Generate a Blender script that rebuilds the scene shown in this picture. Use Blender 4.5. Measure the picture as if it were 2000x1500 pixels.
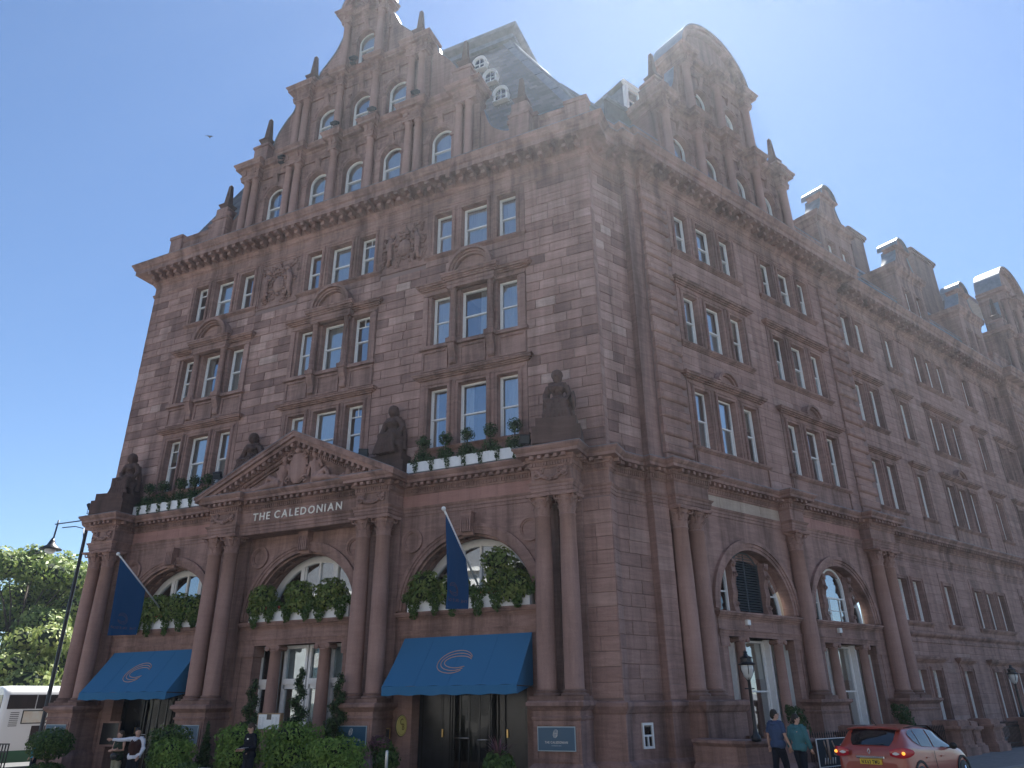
import bpy, bmesh, math, random
from mathutils import Vector, Matrix, noise
R = math.radians
random.seed(7)
for o in list(bpy.data.objects): bpy.data.objects.remove(o)
scn = bpy.context.scene
COL = scn.collection

# ---------------------------------------------------------------- camera
YAW, PITCH, ROLL = R(-24.592), R(23.640), R(-0.605)
_w = Vector((math.sin(YAW)*math.cos(PITCH), math.cos(YAW)*math.cos(PITCH), math.sin(PITCH)))
_r = Vector((math.cos(YAW), -math.sin(YAW), 0)); _u = _r.cross(_w)
_c, _s = math.cos(ROLL), math.sin(ROLL)
_r2, _u2 = _c*_r+_s*_u, -_s*_r+_c*_u
cd = bpy.data.cameras.new('camera'); cam = bpy.data.objects.new('camera', cd); COL.objects.link(cam)
cd.sensor_width = 36; cd.lens = 36*1415.46/2000; cd.clip_end = 3000
M = Matrix((( _r2.x, _u2.x, -_w.x, 0), (_r2.y, _u2.y, -_w.y, 0), (_r2.z, _u2.z, -_w.z, 2.1), (0, 0, 0, 1)))
cam.matrix_world = M
scn.camera = cam
# ---------------------------------------------------------------- sky, sun, exposure
SUN_EL, SUN_AZ = R(56.0), R(-5.9)      # azimuth from +Y towards +X
wd = bpy.data.worlds.new('World'); scn.world = wd; wd.use_nodes = True
nt = wd.node_tree
sky = nt.nodes.new('ShaderNodeTexSky'); sky.sky_type = 'NISHITA'; sky.sun_disc = False
sky.sun_elevation = SUN_EL; sky.sun_rotation = SUN_AZ; sky.air_density = 1.0; sky.dust_density = 0.05; sky.ozone_density = 6.0
bg = nt.nodes['Background']; bg.inputs['Strength'].default_value = 0.05
nt.links.new(sky.outputs[0], bg.inputs[0])
sl = bpy.data.lights.new('sun', 'SUN'); sl.energy = 5.0; sl.angle = R(0.53); sl.color = (1, .97, .92)
so = bpy.data.objects.new('sun', sl); COL.objects.link(so)
sd = Vector((math.sin(SUN_AZ)*math.cos(SUN_EL), math.cos(SUN_AZ)*math.cos(SUN_EL), math.sin(SUN_EL)))
so.rotation_euler = sd.to_track_quat('Z', 'Y').to_euler(); so.location = (0, 60, 80)
scn.view_settings.view_transform = 'Standard'; scn.view_settings.look = 'None'
scn.view_settings.exposure = 1.72; scn.view_settings.gamma = 1.0

# ---------------------------------------------------------------- materials
def mat(name, col=(.5, .5, .5), rough=.7, metal=0., spec=.5, emit=None, estr=1.):
    m = bpy.data.materials.new(name); m.use_nodes = True
    b = m.node_tree.nodes['Principled BSDF']
    b.inputs['Base Color'].default_value = (*col, 1); b.inputs['Roughness'].default_value = rough
    b.inputs['Metallic'].default_value = metal; b.inputs['Specular IOR Level'].default_value = spec
    if emit: b.inputs['Emission Color'].default_value = (*emit, 1); b.inputs['Emission Strength'].default_value = estr
    return m
def N(m, t, **kw):
    n = m.node_tree.nodes.new(t)
    for k, v in kw.items(): setattr(n, k, v)
    return n
def L(m, a, b): m.node_tree.links.new(a, b)
def ramp(m, stops, mode='LINEAR'):
    n = N(m, 'ShaderNodeValToRGB'); cr = n.color_ramp; cr.interpolation = mode
    while len(cr.elements) < len(stops): cr.elements.new(.5)
    for e, (p, c) in zip(cr.elements, stops): e.position = p; e.color = (*c, 1)
    return n
def noisy(m, scale, detail=4, vec=None, rough=.55, dist=0):
    n = N(m, 'ShaderNodeTexNoise'); n.inputs['Scale'].default_value = scale; n.inputs['Detail'].default_value = detail
    n.inputs['Roughness'].default_value = rough; n.inputs['Distortion'].default_value = dist
    if vec is not None: L(m, vec, n.inputs['Vector'])
    return n
def mul(m, a, b, fac=1., mode='MULTIPLY'):
    n = N(m, 'ShaderNodeMix', data_type='RGBA', blend_type=mode)
    n.inputs[0].default_value = fac; L(m, a, n.inputs[6]); L(m, b, n.inputs[7]); return n.outputs[2]
def bump(m, h, strength, dist=.02):
    b = N(m, 'ShaderNodeBump'); b.inputs['Strength'].default_value = strength; b.inputs['Distance'].default_value = dist
    L(m, h, b.inputs['Height']); L(m, b.outputs[0], m.node_tree.nodes['Principled BSDF'].inputs['Normal'])
def posvec(m, sc=(1, 1, 1)):
    g = N(m, 'ShaderNodeNewGeometry'); mp = N(m, 'ShaderNodeMapping'); mp.inputs['Scale'].default_value = sc
    L(m, g.outputs['Position'], mp.inputs['Vector']); return mp.outputs[0]
def G3(a): return (a, a, a)

def stone(name, mode, gain=1.0, soot=.55, bed=1., flat=0.):
    m = mat(name, rough=.88, spec=.25); b = m.node_tree.nodes['Principled BSDF']
    k = lambda c: tuple(x*gain for x in c)
    stops = [(0, k((.235, .145, .125))), (.22, k((.335, .208, .176))), (.5, k((.385, .242, .204))), (.78, k((.425, .272, .230))), (.95, k((.47, .314, .268))), (1, k((.52, .385, .33)))]
    if flat: mid = stops[2][1]; stops = [(p, tuple(x+(y-x)*flat for x, y in zip(c, mid))) for p, c in stops]
    cr = ramp(m, stops)
    p = posvec(m)
    if mode == 'obj':
        oi = N(m, 'ShaderNodeObjectInfo'); L(m, oi.outputs['Random'], cr.inputs[0])
    elif mode == 'island':
        g = N(m, 'ShaderNodeNewGeometry'); L(m, g.outputs['Random Per Island'], cr.inputs[0])
    else:
        n0 = noisy(m, .9, 3, p); L(m, n0.outputs[0], cr.inputs[0])
    col = cr.outputs[0]
    # bedding streaks inside the sandstone
    pb = posvec(m, (.7, .7, 5.)); nb = noisy(m, 1.6, 5, pb, .6, .6)
    rb = ramp(m, [(.3, G3(1-.22*bed)), (.7, G3(1+.12*bed))]); L(m, nb.outputs[0], rb.inputs[0]); col = mul(m, col, rb.outputs[0])
    # weathering and soot, running down the face
    ps = posvec(m, (1.5, 1.5, .16)); ns = noisy(m, .9, 7, ps, .66, .4)
    rs = ramp(m, [(.33, G3(1-soot*.75)), (.60, G3(1.03))]); L(m, ns.outputs[0], rs.inputs[0]); col = mul(m, col, rs.outputs[0])
    nf = noisy(m, 38, 3, p); rf = ramp(m, [(.25, G3(.86)), (.75, G3(1.1))]); L(m, nf.outputs[0], rf.inputs[0]); col = mul(m, col, rf.outputs[0])
    L(m, col, b.inputs['Base Color'])
    nn = noisy(m, 14, 6, p, .65); bump(m, nn.outputs[0], .45, .03)
    return m
MS_OBJ = stone('sandstone_block', 'obj'); MS_ISL = stone('sandstone_course', 'island')
MS = stone('sandstone_trim', 'noise', .92, .75); MS_BASE = stone('sandstone_weathered_base', 'noise', .62, .6); MS_DARK = stone('sandstone_sooty', 'noise', .33, .5)
MS_COL = stone('sandstone_column', 'noise', .98, .4, .35); MS_Q = stone('sandstone_quoin', 'obj', .98, .5, 1., .6); MS_ISL2 = stone('sandstone_fine_course', 'island', .98, .5, 1., .55)
MORTAR = mat('mortar', (.24, .165, .148), .95)
def simple_noise(name, c1, c2, scale, rough=.6, metal=0, bs=.1, spec=.5, sc=(1, 1, 1), bd=.01):
    m = mat(name, c1, rough, metal, spec); p = posvec(m, sc); n = noisy(m, scale, 5, p)
    r = ramp(m, [(.3, c1), (.7, c2)]); L(m, n.outputs[0], r.inputs[0])
    L(m, r.outputs[0], m.node_tree.nodes['Principled BSDF'].inputs['Base Color'])
    if bs: bump(m, n.outputs[0], bs, bd)
    return m
WHITE = simple_noise('white_paint', (.74, .74, .72), (.82, .82, .80), 9, .45, 0, .05)
LEAD = simple_noise('lead_flashing', (.13, .15, .18), (.21, .235, .265), 3, .5, .25, .15)
SLATE = simple_noise('roof_slate', (.07, .07, .073), (.11, .108, .112), 4, .6, 0, .2)
PAINTBOX = simple_noise('planter_paint', (.72, .73, .72), (.80, .80, .79), 6, .5, 0, .05)
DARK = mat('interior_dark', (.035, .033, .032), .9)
ROOM = simple_noise('interior_wall', (.34, .32, .29), (.45, .42, .38), .8, .9, 0, 0)
BLACK = mat('black_ironwork', (.018, .02, .024), .4, .2)
BLIND = mat('roller_blind', (.55, .50, .40), .85)
BRASS = mat('brass', (.62, .44, .18), .3, .9)
COPPERY = mat('logo_copper', (.62, .36, .24), .5, .1)
PALE = mat('letter_white', (.80, .76, .68), .5)
def glass_mat(name, base=.22, tint=(.9, .95, 1)):
    m = bpy.data.materials.new(name); m.use_nodes = True; t = m.node_tree; t.nodes.clear()
    out = t.nodes.new('ShaderNodeOutputMaterial'); mx = t.nodes.new('ShaderNodeMixShader')
    gl = t.nodes.new('ShaderNodeBsdfGlossy'); gl.inputs['Roughness'].default_value = .015; gl.inputs['Color'].default_value = (*tint, 1)
    tr = t.nodes.new('ShaderNodeBsdfTransparent'); tr.inputs['Color'].default_value = (.78, .84, .86, 1)
    fr = t.nodes.new('ShaderNodeFresnel'); fr.inputs['IOR'].default_value = 1.5
    ma = t.nodes.new('ShaderNodeMath'); ma.operation = 'MULTIPLY_ADD'; ma.inputs[1].default_value = 1.3; ma.inputs[2].default_value = base; ma.use_clamp = True
    t.links.new(fr.outputs[0], ma.inputs[0]); t.links.new(ma.outputs[0], mx.inputs[0])
    t.links.new(tr.outputs[0], mx.inputs[1]); t.links.new(gl.outputs[0], mx.inputs[2]); t.links.new(mx.outputs[0], out.inputs[0])
    g = t.nodes.new('ShaderNodeNewGeometry'); n = t.nodes.new('ShaderNodeTexNoise'); n.inputs['Scale'].default_value = 1.3
    b = t.nodes.new('ShaderNodeBump'); b.inputs['Strength'].default_value = .05; b.inputs['Distance'].default_value = .05
    t.links.new(g.outputs['Position'], n.inputs['Vector']); t.links.new(n.outputs[0], b.inputs['Height']); t.links.new(b.outputs[0], gl.inputs['Normal'])
    return m
GLASS = glass_mat('window_glass', .34)
GLASSD = glass_mat('dark_glass', .07)
GLASSK = glass_mat('door_glass', .0)
for _n in GLASSK.node_tree.nodes:
    if _n.type == 'MATH': _n.inputs[1].default_value = .7
    if _n.type == 'BSDF_TRANSPARENT': _n.inputs[0].default_value = (.35, .38, .4, 1)
def cloth(name, c, tl=.3, rough=.9, wave=0):
    m = mat(name, c, rough, 0, .2); t = m.node_tree; b = t.nodes['Principled BSDF']; out = t.nodes['Material Output']
    tr = t.nodes.new('ShaderNodeBsdfTranslucent'); tr.inputs['Color'].default_value = (*c, 1)
    mx = t.nodes.new('ShaderNodeMixShader'); mx.inputs[0].default_value = tl
    t.links.new(b.outputs[0], mx.inputs[1]); t.links.new(tr.outputs[0], mx.inputs[2]); t.links.new(mx.outputs[0], out.inputs[0])
    p = posvec(m); n = noisy(m, 160, 2, p); bump(m, n.outputs[0], .15, .004)
    return m
CURT = cloth('sheer_curtain', (.82, .82, .80), .3)
AWN = cloth('awning_canvas', (.046, .18, .345), .10); FLAGM = cloth('flag_cloth', (.022, .08, .19), .35)
def leaf_mat(name, c1, c2, tl=.35):
    m = mat(name, c1, .55, 0, .3); t = m.node_tree; b = t.nodes['Principled BSDF']; out = t.nodes['Material Output']
    g = N(m, 'ShaderNodeNewGeometry'); r = ramp(m, [(0, c1), (1, c2)]); L(m, g.outputs['Random Per Island'], r.inputs[0])
    L(m, r.outputs[0], b.inputs['Base Color'])
    tr = t.nodes.new('ShaderNodeBsdfTranslucent'); L(m, r.outputs[0], tr.inputs['Color'])
    mx = t.nodes.new('ShaderNodeMixShader'); mx.inputs[0].default_value = tl
    t.links.new(b.outputs[0], mx.inputs[1]); t.links.new(tr.outputs[0], mx.inputs[2]); t.links.new(mx.outputs[0], out.inputs[0])
    return m
LEAF_TREE = leaf_mat('tree_leaf', (.08, .15, .025), (.30, .36, .10), .25)
LEAF_TREE2 = leaf_mat('tree_leaf_pale', (.13, .20, .045), (.38, .42, .14), .28)
LEAF_BOX = leaf_mat('box_leaf', (.022, .05, .018), (.065, .11, .035), .2)
LEAF_BUSH = leaf_mat('bush_leaf', (.09, .18, .03), (.24, .36, .075), .3)
LEAF_IVY = leaf_mat('ivy_leaf', (.035, .08, .02), (.12, .19, .045), .25)
LEAF_YEL = leaf_mat('pittosporum_leaf', (.08, .15, .03), (.26, .30, .085), .3)
LEAF_FLOW = leaf_mat('petals', (.16, .12, .42), (.30, .22, .5), .2)
LEAF_RED = leaf_mat('red_petals', (.35, .03, .04), (.5, .06, .06), .2)
LEAF_PURP = leaf_mat('heather_leaf', (.10, .045, .06), (.2, .10, .12), .2)
BARK = simple_noise('bark', (.05, .038, .028), (.10, .08, .06), 12, .9, 0, .5)
DOORM = simple_noise('dark_door_paint', (.012, .013, .016), (.02, .022, .026), 3, .25, 0, .02)
PLAQ = mat('plaque_blue', (.02, .085, .15), .35); PLAQB = mat('plaque_border', (.35, .45, .5), .4)
YEL = mat('yellow_sign', (.85, .72, .24), .5); GOLDT = mat('gold_text', (.40, .27, .05), .5)
SKIN = mat('skin', (.52, .31, .23), .6); HAIR = mat('dark_hair', (.02, .015, .012), .7); HAIRB = mat('brown_hair', (.06, .035, .02), .7); HAIRG = mat('grey_hair', (.45, .44, .43), .8)

# ---------------------------------------------------------------- mesh helpers
class MB:
    def __init__(s): s.v = []; s.f = []; s.sm = []
    def add(s, verts, faces, sm=False):
        i = len(s.v); s.v += [tuple(v) for v in verts]; s.f += [tuple(i+k for k in f) for f in faces]; s.sm += [sm]*len(faces); return s
    def face(s, *pts): return s.add(pts, [tuple(range(len(pts)))])
    def box(s, x0, x1, y0, y1, z0, z1):
        return s.add([(x0, y0, z0), (x1, y0, z0), (x1, y1, z0), (x0, y1, z0), (x0, y0, z1), (x1, y0, z1), (x1, y1, z1), (x0, y1, z1)],
                     [(0, 3, 2, 1), (4, 5, 6, 7), (0, 1, 5, 4), (1, 2, 6, 5), (2, 3, 7, 6), (3, 0, 4, 7)])
    def cbox(s, x0, x1, y0, y1, z0, z1, b=.02):
        """box with a chamfered front face (towards -y)"""
        return s.add([(x0, y1, z0), (x1, y1, z0), (x1, y1, z1), (x0, y1, z1), (x0, y0+b, z0), (x1, y0+b, z0), (x1, y0+b, z1), (x0, y0+b, z1),
                      (x0+b, y0, z0+b), (x1-b, y0, z0+b), (x1-b, y0, z1-b), (x0+b, y0, z1-b)],
                     [(0, 1, 5, 4), (1, 2, 6, 5), (2, 3, 7, 6), (3, 0, 4, 7), (4, 5, 9, 8), (5, 6, 10, 9), (6, 7, 11, 10), (7, 4, 8, 11), (8, 9, 10, 11)])
    def loft(s, rings, sm=True, caps=True, closed=True):
        n = len(rings[0]); vs = [p for r in rings for p in r]; fs = []
        for i in range(len(rings)-1):
            for j in range(n if closed else n-1):
                k = (j+1) % n; fs.append((i*n+j, i*n+k, (i+1)*n+k, (i+1)*n+j))
        b = len(s.v); s.add(vs, fs, sm)
        if caps and closed:
            s.f.append(tuple(b+j for j in reversed(range(n)))); s.sm.append(False)
            s.f.append(tuple(b+(len(rings)-1)*n+j for j in range(n))); s.sm.append(False)
        return s
    def lathe(s, prof, cx=0, cy=0, n=20, sm=True, caps=True, a0=0., sx=1, sy=1):
        return s.loft([[(cx+r*sx*math.cos(a0+2*math.pi*j/n), cy+r*sy*math.sin(a0+2*math.pi*j/n), z) for j in range(n)] for r, z in prof], sm, caps)
    def prism(s, poly, y0, y1):
        n = len(poly)
        a = [(u, y0, z) for u, z in poly]; b = [(u, y1, z) for u, z in poly]
        return s.add(a+b, [tuple(range(n)), tuple(reversed(range(n, 2*n)))]+[(i, i+n, (i+1) % n+n, (i+1) % n) for i in range(n)])
    def prismz(s, poly, z0, z1):
        n = len(poly)
        a = [(u, y, z0) for u, y in poly]; b = [(u, y, z1) for u, y in poly]
        return s.add(a+b, [tuple(reversed(range(n))), tuple(range(n, 2*n))]+[(i, (i+1) % n, (i+1) % n+n, i+n) for i in range(n)])
    def arcband(s, c, zc, r0, r1, y0, y1, a0=0, a1=180, n=20):
        pts0 = [(c+r0*math.cos(R(a0+(a1-a0)*i/n)), zc+r0*math.sin(R(a0+(a1-a0)*i/n))) for i in range(n+1)]
        pts1 = [(c+r1*math.cos(R(a0+(a1-a0)*i/n)), zc+r1*math.sin(R(a0+(a1-a0)*i/n))) for i in range(n+1)]
        rings = [[(p[0], y0, p[1]), (q[0], y0, q[1]), (q[0], y1, q[1]), (p[0], y1, p[1])] for p, q in zip(pts0, pts1)]
        return s.loft(rings, False)
    def tube(s, pts, r, n=8, sm=True):
        pts = [Vector(p) for p in pts]; rings = []
        for i, p in enumerate(pts):
            d = (pts[min(i+1, len(pts)-1)]-pts[max(i-1, 0)]).normalized()
            a = d.cross(Vector((0, 0, 1)));
            if a.length < .05: a = d.cross(Vector((1, 0, 0)))
            a.normalize(); b = d.cross(a); rr = r[i] if isinstance(r, (list, tuple)) else r
            rings.append([tuple(p+a*rr*math.cos(2*math.pi*j/n)+b*rr*math.sin(2*math.pi*j/n)) for j in range(n)])
        return s.loft(rings, sm)
    def ball(s, c, r, n=10, m=6, sz=1, sy=1, sx=1):
        rings = []
        for i in range(1, m):
            t = math.pi*i/m; rings.append([(c[0]+sx*r*math.sin(t)*math.cos(2*math.pi*j/n), c[1]+sy*r*math.sin(t)*math.sin(2*math.pi*j/n), c[2]-sz*r*math.cos(t)) for j in range(n)])
        return s.loft(rings, True)
    def sweep(s, path, prof, closed=False):
        P = [Vector(p) for p in path]; n = len(P); offs = []
        def nrm(a, b): d = (b-a).normalized(); return Vector((d.y, -d.x))
        for i in range(n):
            n1 = nrm(P[i-1], P[i]) if i > 0 else None; n2 = nrm(P[i], P[i+1]) if i < n-1 else None
            if n1 is None: o = n2
            elif n2 is None: o = n1
            else: o = (n1+n2)/max(.15, 1+n1.dot(n2))
            offs.append(o)
        rings = [[(P[i].x+offs[i].x*o, P[i].y+offs[i].y*o, z) for o, z in prof] for i in range(n)]
        return s.loft(rings, False, False, False)
    def build(s, name, m, parent=None, loc=(0, 0, 0), rot=0., **kw):
        me = s.mesh(name, m); return obj(name, me, parent, loc, rot, **kw)
    def mesh(s, name, m):
        me = bpy.data.meshes.new(name); me.from_pydata(s.v, [], s.f)
        if m: me.materials.append(m)
        if any(s.sm): me.polygons.foreach_set('use_smooth', s.sm)
        me.update(); return me
def obj(name, me, parent=None, loc=(0, 0, 0), rot=0., kind=None, label=None, cat=None, group=None):
    o = bpy.data.objects.new(name, me); COL.objects.link(o); o.parent = parent
    o.location = loc
    o.rotation_euler = rot if isinstance(rot, (tuple, list)) else (0, 0, rot)
    if kind: o['kind'] = kind
    if label: o['label'] = label
    if cat: o['category'] = cat
    if group: o['group'] = group
    return o
def thing(name, label, cat, loc=(0, 0, 0), rot=0., group=None): return obj(name, None, None, loc, rot, None, label, cat, group)
def copy_tree(o, parent=None):
    c = o.copy(); COL.objects.link(c); c.parent = parent
    for ch in o.children: copy_tree(ch, c)
    return c

TMP = bpy.data.scenes.new('workbench')     # scratch scene, so modifiers are evaluated without the whole street
def tmp_dg():
    vl = TMP.view_layers[0]; vl.update(); return vl.depsgraph
# ---------------------------------------------------------------- frames of the two street fronts
TH = R(62.4306); OS = Vector((2.4, 42.0998, 0)); DS = Vector((math.cos(TH), math.sin(TH), 0)); NS = Vector((-math.sin(TH), math.cos(TH), 0))
HB = Vector((-19.9, 23.7, 0))
FR = (Vector((0, 23.7, 0)), 0.); SD = (OS, TH); WO = (Vector((0, 0, 0)), 0.)
def S2(a, off): p = OS+DS*a+NS*off; return (p.x, p.y)
def W3(fr, u, y, z):
    o, t = fr; return Vector((o.x+u*math.cos(t)-y*math.sin(t), o.y+u*math.sin(t)+y*math.cos(t), z))
def road(x): return .018*x-.10
def pave(x): return road(x)+.13
hotel = thing('hotel_building', 'large red sandstone grand hotel with columns, stepped gables and steep slate roof', 'building', HB)
def hp(mb, name, m, fr, parent=None, **kw):
    """part of the hotel, written in the frame of one street front"""
    return mb.build(name, m, hotel, fr[0]-HB, fr[1], **kw)
def hpm(me, name, fr, u, y, z, **kw):
    return obj(name, me, hotel, W3(fr, u, y, z)-HB, fr[1], **kw)

def wall(mb, u0, u1, z0, z1, ops, y=0., depth=.3, nseg=14):
    """wall face with openings: ops = (centre, width, bottom, head, arched[, depth])"""
    cuts = {u0, u1}
    for op in ops:
        c, w = op[0], op[1]
        if op[4]:
            for i in range(nseg+1): cuts.add(round(c-w/2*math.cos(math.pi*i/nseg), 4))
        else: cuts.add(round(c-w/2, 4)); cuts.add(round(c+w/2, 4))
    cuts = sorted(k for k in cuts if u0-1e-4 <= k <= u1+1e-4)
    def top(op, u):
        if not op[4]: return op[3]
        return op[3]+math.sqrt(max(0, (op[1]/2)**2-(u-op[0])**2))
    for a, b in zip(cuts, cuts[1:]):
        if b-a < 1e-4: continue
        mid = (a+b)/2; inn = sorted([op for op in ops if abs(mid-op[0]) < op[1]/2], key=lambda o: o[2])
        la, lb = z0, z0
        for op in inn:
            if op[2] > min(la, lb)+1e-4: mb.face((a, y, la), (b, y, lb), (b, y, op[2]), (a, y, op[2]))
            la, lb = top(op, a), top(op, b)
        if z1 > min(la, lb)+1e-4: mb.face((a, y, la), (b, y, lb), (b, y, z1), (a, y, z1))
    for op in ops:
        c, w, zb, zt, ar = op[:5]; d = op[5] if len(op) > 5 else depth
        l, r = c-w/2, c+w/2
        mb.face((l, y, zb), (l, y, zt), (l, y+d, zt), (l, y+d, zb)); mb.face((r, y, zb), (r, y+d, zb), (r, y+d, zt), (r, y, zt))
        mb.face((l, y, zb), (l, y+d, zb), (r, y+d, zb), (r, y, zb))
        if ar:
            for i in range(nseg):
                ua, ub = c-w/2*math.cos(math.pi*i/nseg), c-w/2*math.cos(math.pi*(i+1)/nseg)
                mb.face((ua, y, top(op, ua)), (ub, y, top(op, ub)), (ub, y+d, top(op, ub)), (ua, y+d, top(op, ua)))
        else: mb.face((l, y, zt), (r, y, zt), (r, y+d, zt), (l, y+d, zt))

# ---------------------------------------------------------------- ashlar blocks
_ub = MB().cbox(0, 1, 0, 1, 0, 1, .0)
def unit_block():
    b = .016; mb = MB()
    mb.add([(0, 1, 0), (1, 1, 0), (1, 1, 1), (0, 1, 1), (0, .5, 0), (1, .5, 0), (1, .5, 1), (0, .5, 1), (b*.7, 0, b*1.6), (1-b*.7, 0, b*1.6), (1-b*.7, 0, 1-b*1.6), (b*.7, 0, 1-b*1.6)],
           [(0, 1, 5, 4), (1, 2, 6, 5), (2, 3, 7, 6), (3, 0, 4, 7), (4, 5, 9, 8), (5, 6, 10, 9), (6, 7, 11, 10), (7, 4, 8, 11), (8, 9, 10, 11)])
    return mb.mesh('stone', MS_OBJ)
UB = unit_block()
def ashlar(fr, parent, u0, u1, z0, z1, holes, course=.40, lmin=.65, lmax=1.5, y=0., proud=.03, gap=.011, rnd=None, limit=300, stuff_name='stone_rest', jitter=.012):
    rnd = rnd or random.Random(3); blocks = []
    nrow = max(1, round((z1-z0)/course)); ch = (z1-z0)/nrow
    for i in range(nrow):
        za, zb = z0+i*ch, z0+(i+1)*ch
        segs = [(u0, u1)]
        for (h0, h1, k0, k1) in holes:
            if k0 < zb-.05 and k1 > za+.05:
                ns = []
                for (a, b) in segs:
                    if h1 <= a or h0 >= b: ns.append((a, b)); continue
                    if h0 > a: ns.append((a, h0))
                    if h1 < b: ns.append((h1, b))
                segs = ns
        for (h0, h1, k0, k1) in holes:      # slips filling the part of a course above or below an opening
            for (p, q) in ((za, min(zb, k0)), (max(za, k1), zb)):
                if k0 < zb-.05 and k1 > za+.05 and q-p > .03 and q-p < ch-.01:
                    a, b = max(u0, h0), min(u1, h1); n = max(1, round((b-a)/1.2))
                    if not any(g is not None and (g[0] < b-.05 and g[1] > a+.05 and g[2] < q-.02 and g[3] > p+.02) for g in holes if g != (h0, h1, k0, k1)):
                        for j in range(n): blocks.append((a+(b-a)*j/n+gap/2, a+(b-a)*(j+1)/n-gap/2, p+gap/2, q-gap/2, y-proud))
        for (a, b) in segs:
            u = a
            if i % 2 and b-a > 1.2: first = rnd.uniform(.3, .7)
            else: first = None
            while u < b-.01:
                l = first or rnd.uniform(lmin, lmax); first = None
                if b-u-l < .35: l = b-u
                if l > .1: blocks.append((u+gap/2, u+l-gap/2, za+gap/2, zb-gap/2, y-proud-rnd.uniform(0, jitter)))
                u += l
    blocks.sort(key=lambda k: -(k[1]-k[0])*(k[3]-k[2]))
    for (a, b, c, d, yy) in blocks[:limit]:
        o = obj('stone', UB, parent, (a, yy, c)); o.scale = (b-a, .06, d-c)
    if blocks[limit:]:
        mb = MB()
        for (a, b, c, d, yy) in blocks[limit:]: mb.cbox(a, b, yy, yy+.06, c, d, .009)
        mb.build(stuff_name, MS_ISL if limit else MS_ISL2, parent, kind='stuff')
    return len(blocks)

# ---------------------------------------------------------------- windows
_wc = {}
def wmeshes(w, h, kind, arch):
    key = (round(w, 3), round(h, 3), kind, arch)
    if key in _wc: return _wc[key]
    f = MB(); t = .078; hw = w/2; sp = h-hw if arch else h
    mid = h*.5 if not arch else sp*.72
    f.box(-hw, -hw+t, -.05, .07, 0, sp); f.box(hw-t, hw, -.05, .07, 0, sp); f.box(-hw+t, hw-t, -.06, .07, 0, t*1.2)
    if arch: f.arcband(0, sp, hw-t, hw, -.05, .07, 0, 180, 16)
    else: f.box(-hw+t, hw-t, -.05, .07, h-t, h)
    f.box(-hw+t, hw-t, -.035, .035, mid-.03, mid+.03)
    it = t+.03
    f.box(-hw+t, -hw+it, -.02, .02, mid, sp); f.box(hw-it, hw-t, -.02, .02, mid, sp); f.box(-hw+t, -hw+it, .0, .05, t, mid); f.box(hw-it, hw-t, .0, .05, t, mid)
    if kind == 'small':       # top light with two little panes
        f.box(-hw+t, hw-t, -.03, .03, h*.80, h*.80+.04); f.box(-.015, .015, -.02, .02, h*.80, h-t)
    if kind == 'multi':
        for k in (-1, 0, 1) if w > 1.3 else (0,): f.box(k*w/4-.012, k*w/4+.012, -.015, .015, mid, h-t)
        for k in (1, 2): z = mid+(h-mid)*k/3; f.box(-hw+t, hw-t, -.015, .015, z-.012, z+.012)
    if kind == 'multi_low':
        for k in (-.5, .5): f.box(k*w/2.2-.012, k*w/2.2+.012, -.015, .015, 0, mid)
        z = mid*.5; f.box(-hw+t, hw-t, -.015, .015, z-.012, z+.012)
    fm = f.mesh('window', WHITE)
    p1 = MB().face((-hw+t, .03, t), (hw-t, .03, t), (hw-t, .03, mid), (-hw+t, .03, mid)).mesh('pane', GLASS)
    if arch:
        q = [(-hw+t, 0, mid), (hw-t, 0, mid)]+[((hw-t)*math.cos(math.pi*i/14), 0, sp+(hw-t)*math.sin(math.pi*i/14)) for i in range(15)]
        p2 = MB().face(*q).mesh('pane', GLASS)
    else: p2 = MB().face((-hw+t, 0, mid), (hw-t, 0, mid), (hw-t, 0, h-t), (-hw+t, 0, h-t)).mesh('pane', GLASS)
    def curt(a, b, zb=0.):
        n = max(6, int((b-a)/.055)); mb = MB(); top = []; bot = []
        for i in range(n+1):
            u = a+(b-a)*i/n; yy = .16+.035*(i % 2)+.01*math.sin(i*1.7); bot.append((u, yy, zb)); top.append((u, yy+.01, h-.02))
        for i in range(n): mb.add([bot[i], bot[i+1], top[i+1], top[i]], [(0, 1, 2, 3)])
        return mb
    cs = {'L': curt(-hw, -hw*.25).mesh('curtain', CURT), 'R': curt(hw*.2, hw).mesh('curtain', CURT), 'F': curt(-hw, hw).mesh('curtain', CURT),
          'B': MB().box(-hw+t, hw-t, .10, .11, h*.62, h-.02).mesh('blind', BLIND)}
    m2 = MB()
    for src in (curt(-hw, -hw*.45), curt(hw*.45, hw)): m2.add(src.v, src.f)
    cs['LR'] = m2.mesh('curtain', CURT)
    _wc[key] = (fm, p1, p2, cs); return _wc[key]
wr = random.Random(11)
def window(fr, u, y, z, w, h, kind='sash', arch=False, cur=None):
    fm, p1, p2, cs = wmeshes(w, h, kind, arch)
    o = hpm(fm, 'window', fr, u, y, z)
    for p_ in (p1, p2): obj('pane', p_, o, (0, 0, 0), (R(wr.gauss(0, .35)), 0, R(wr.gauss(0, .5))))
    if cur is None: cur = wr.choice(['L', 'R', 'F', 'F', 'F', 'LR', 'LR', 'B'])
    if cur: obj('blind' if cur == 'B' else 'curtain', cs[cur], o)
    return o
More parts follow.
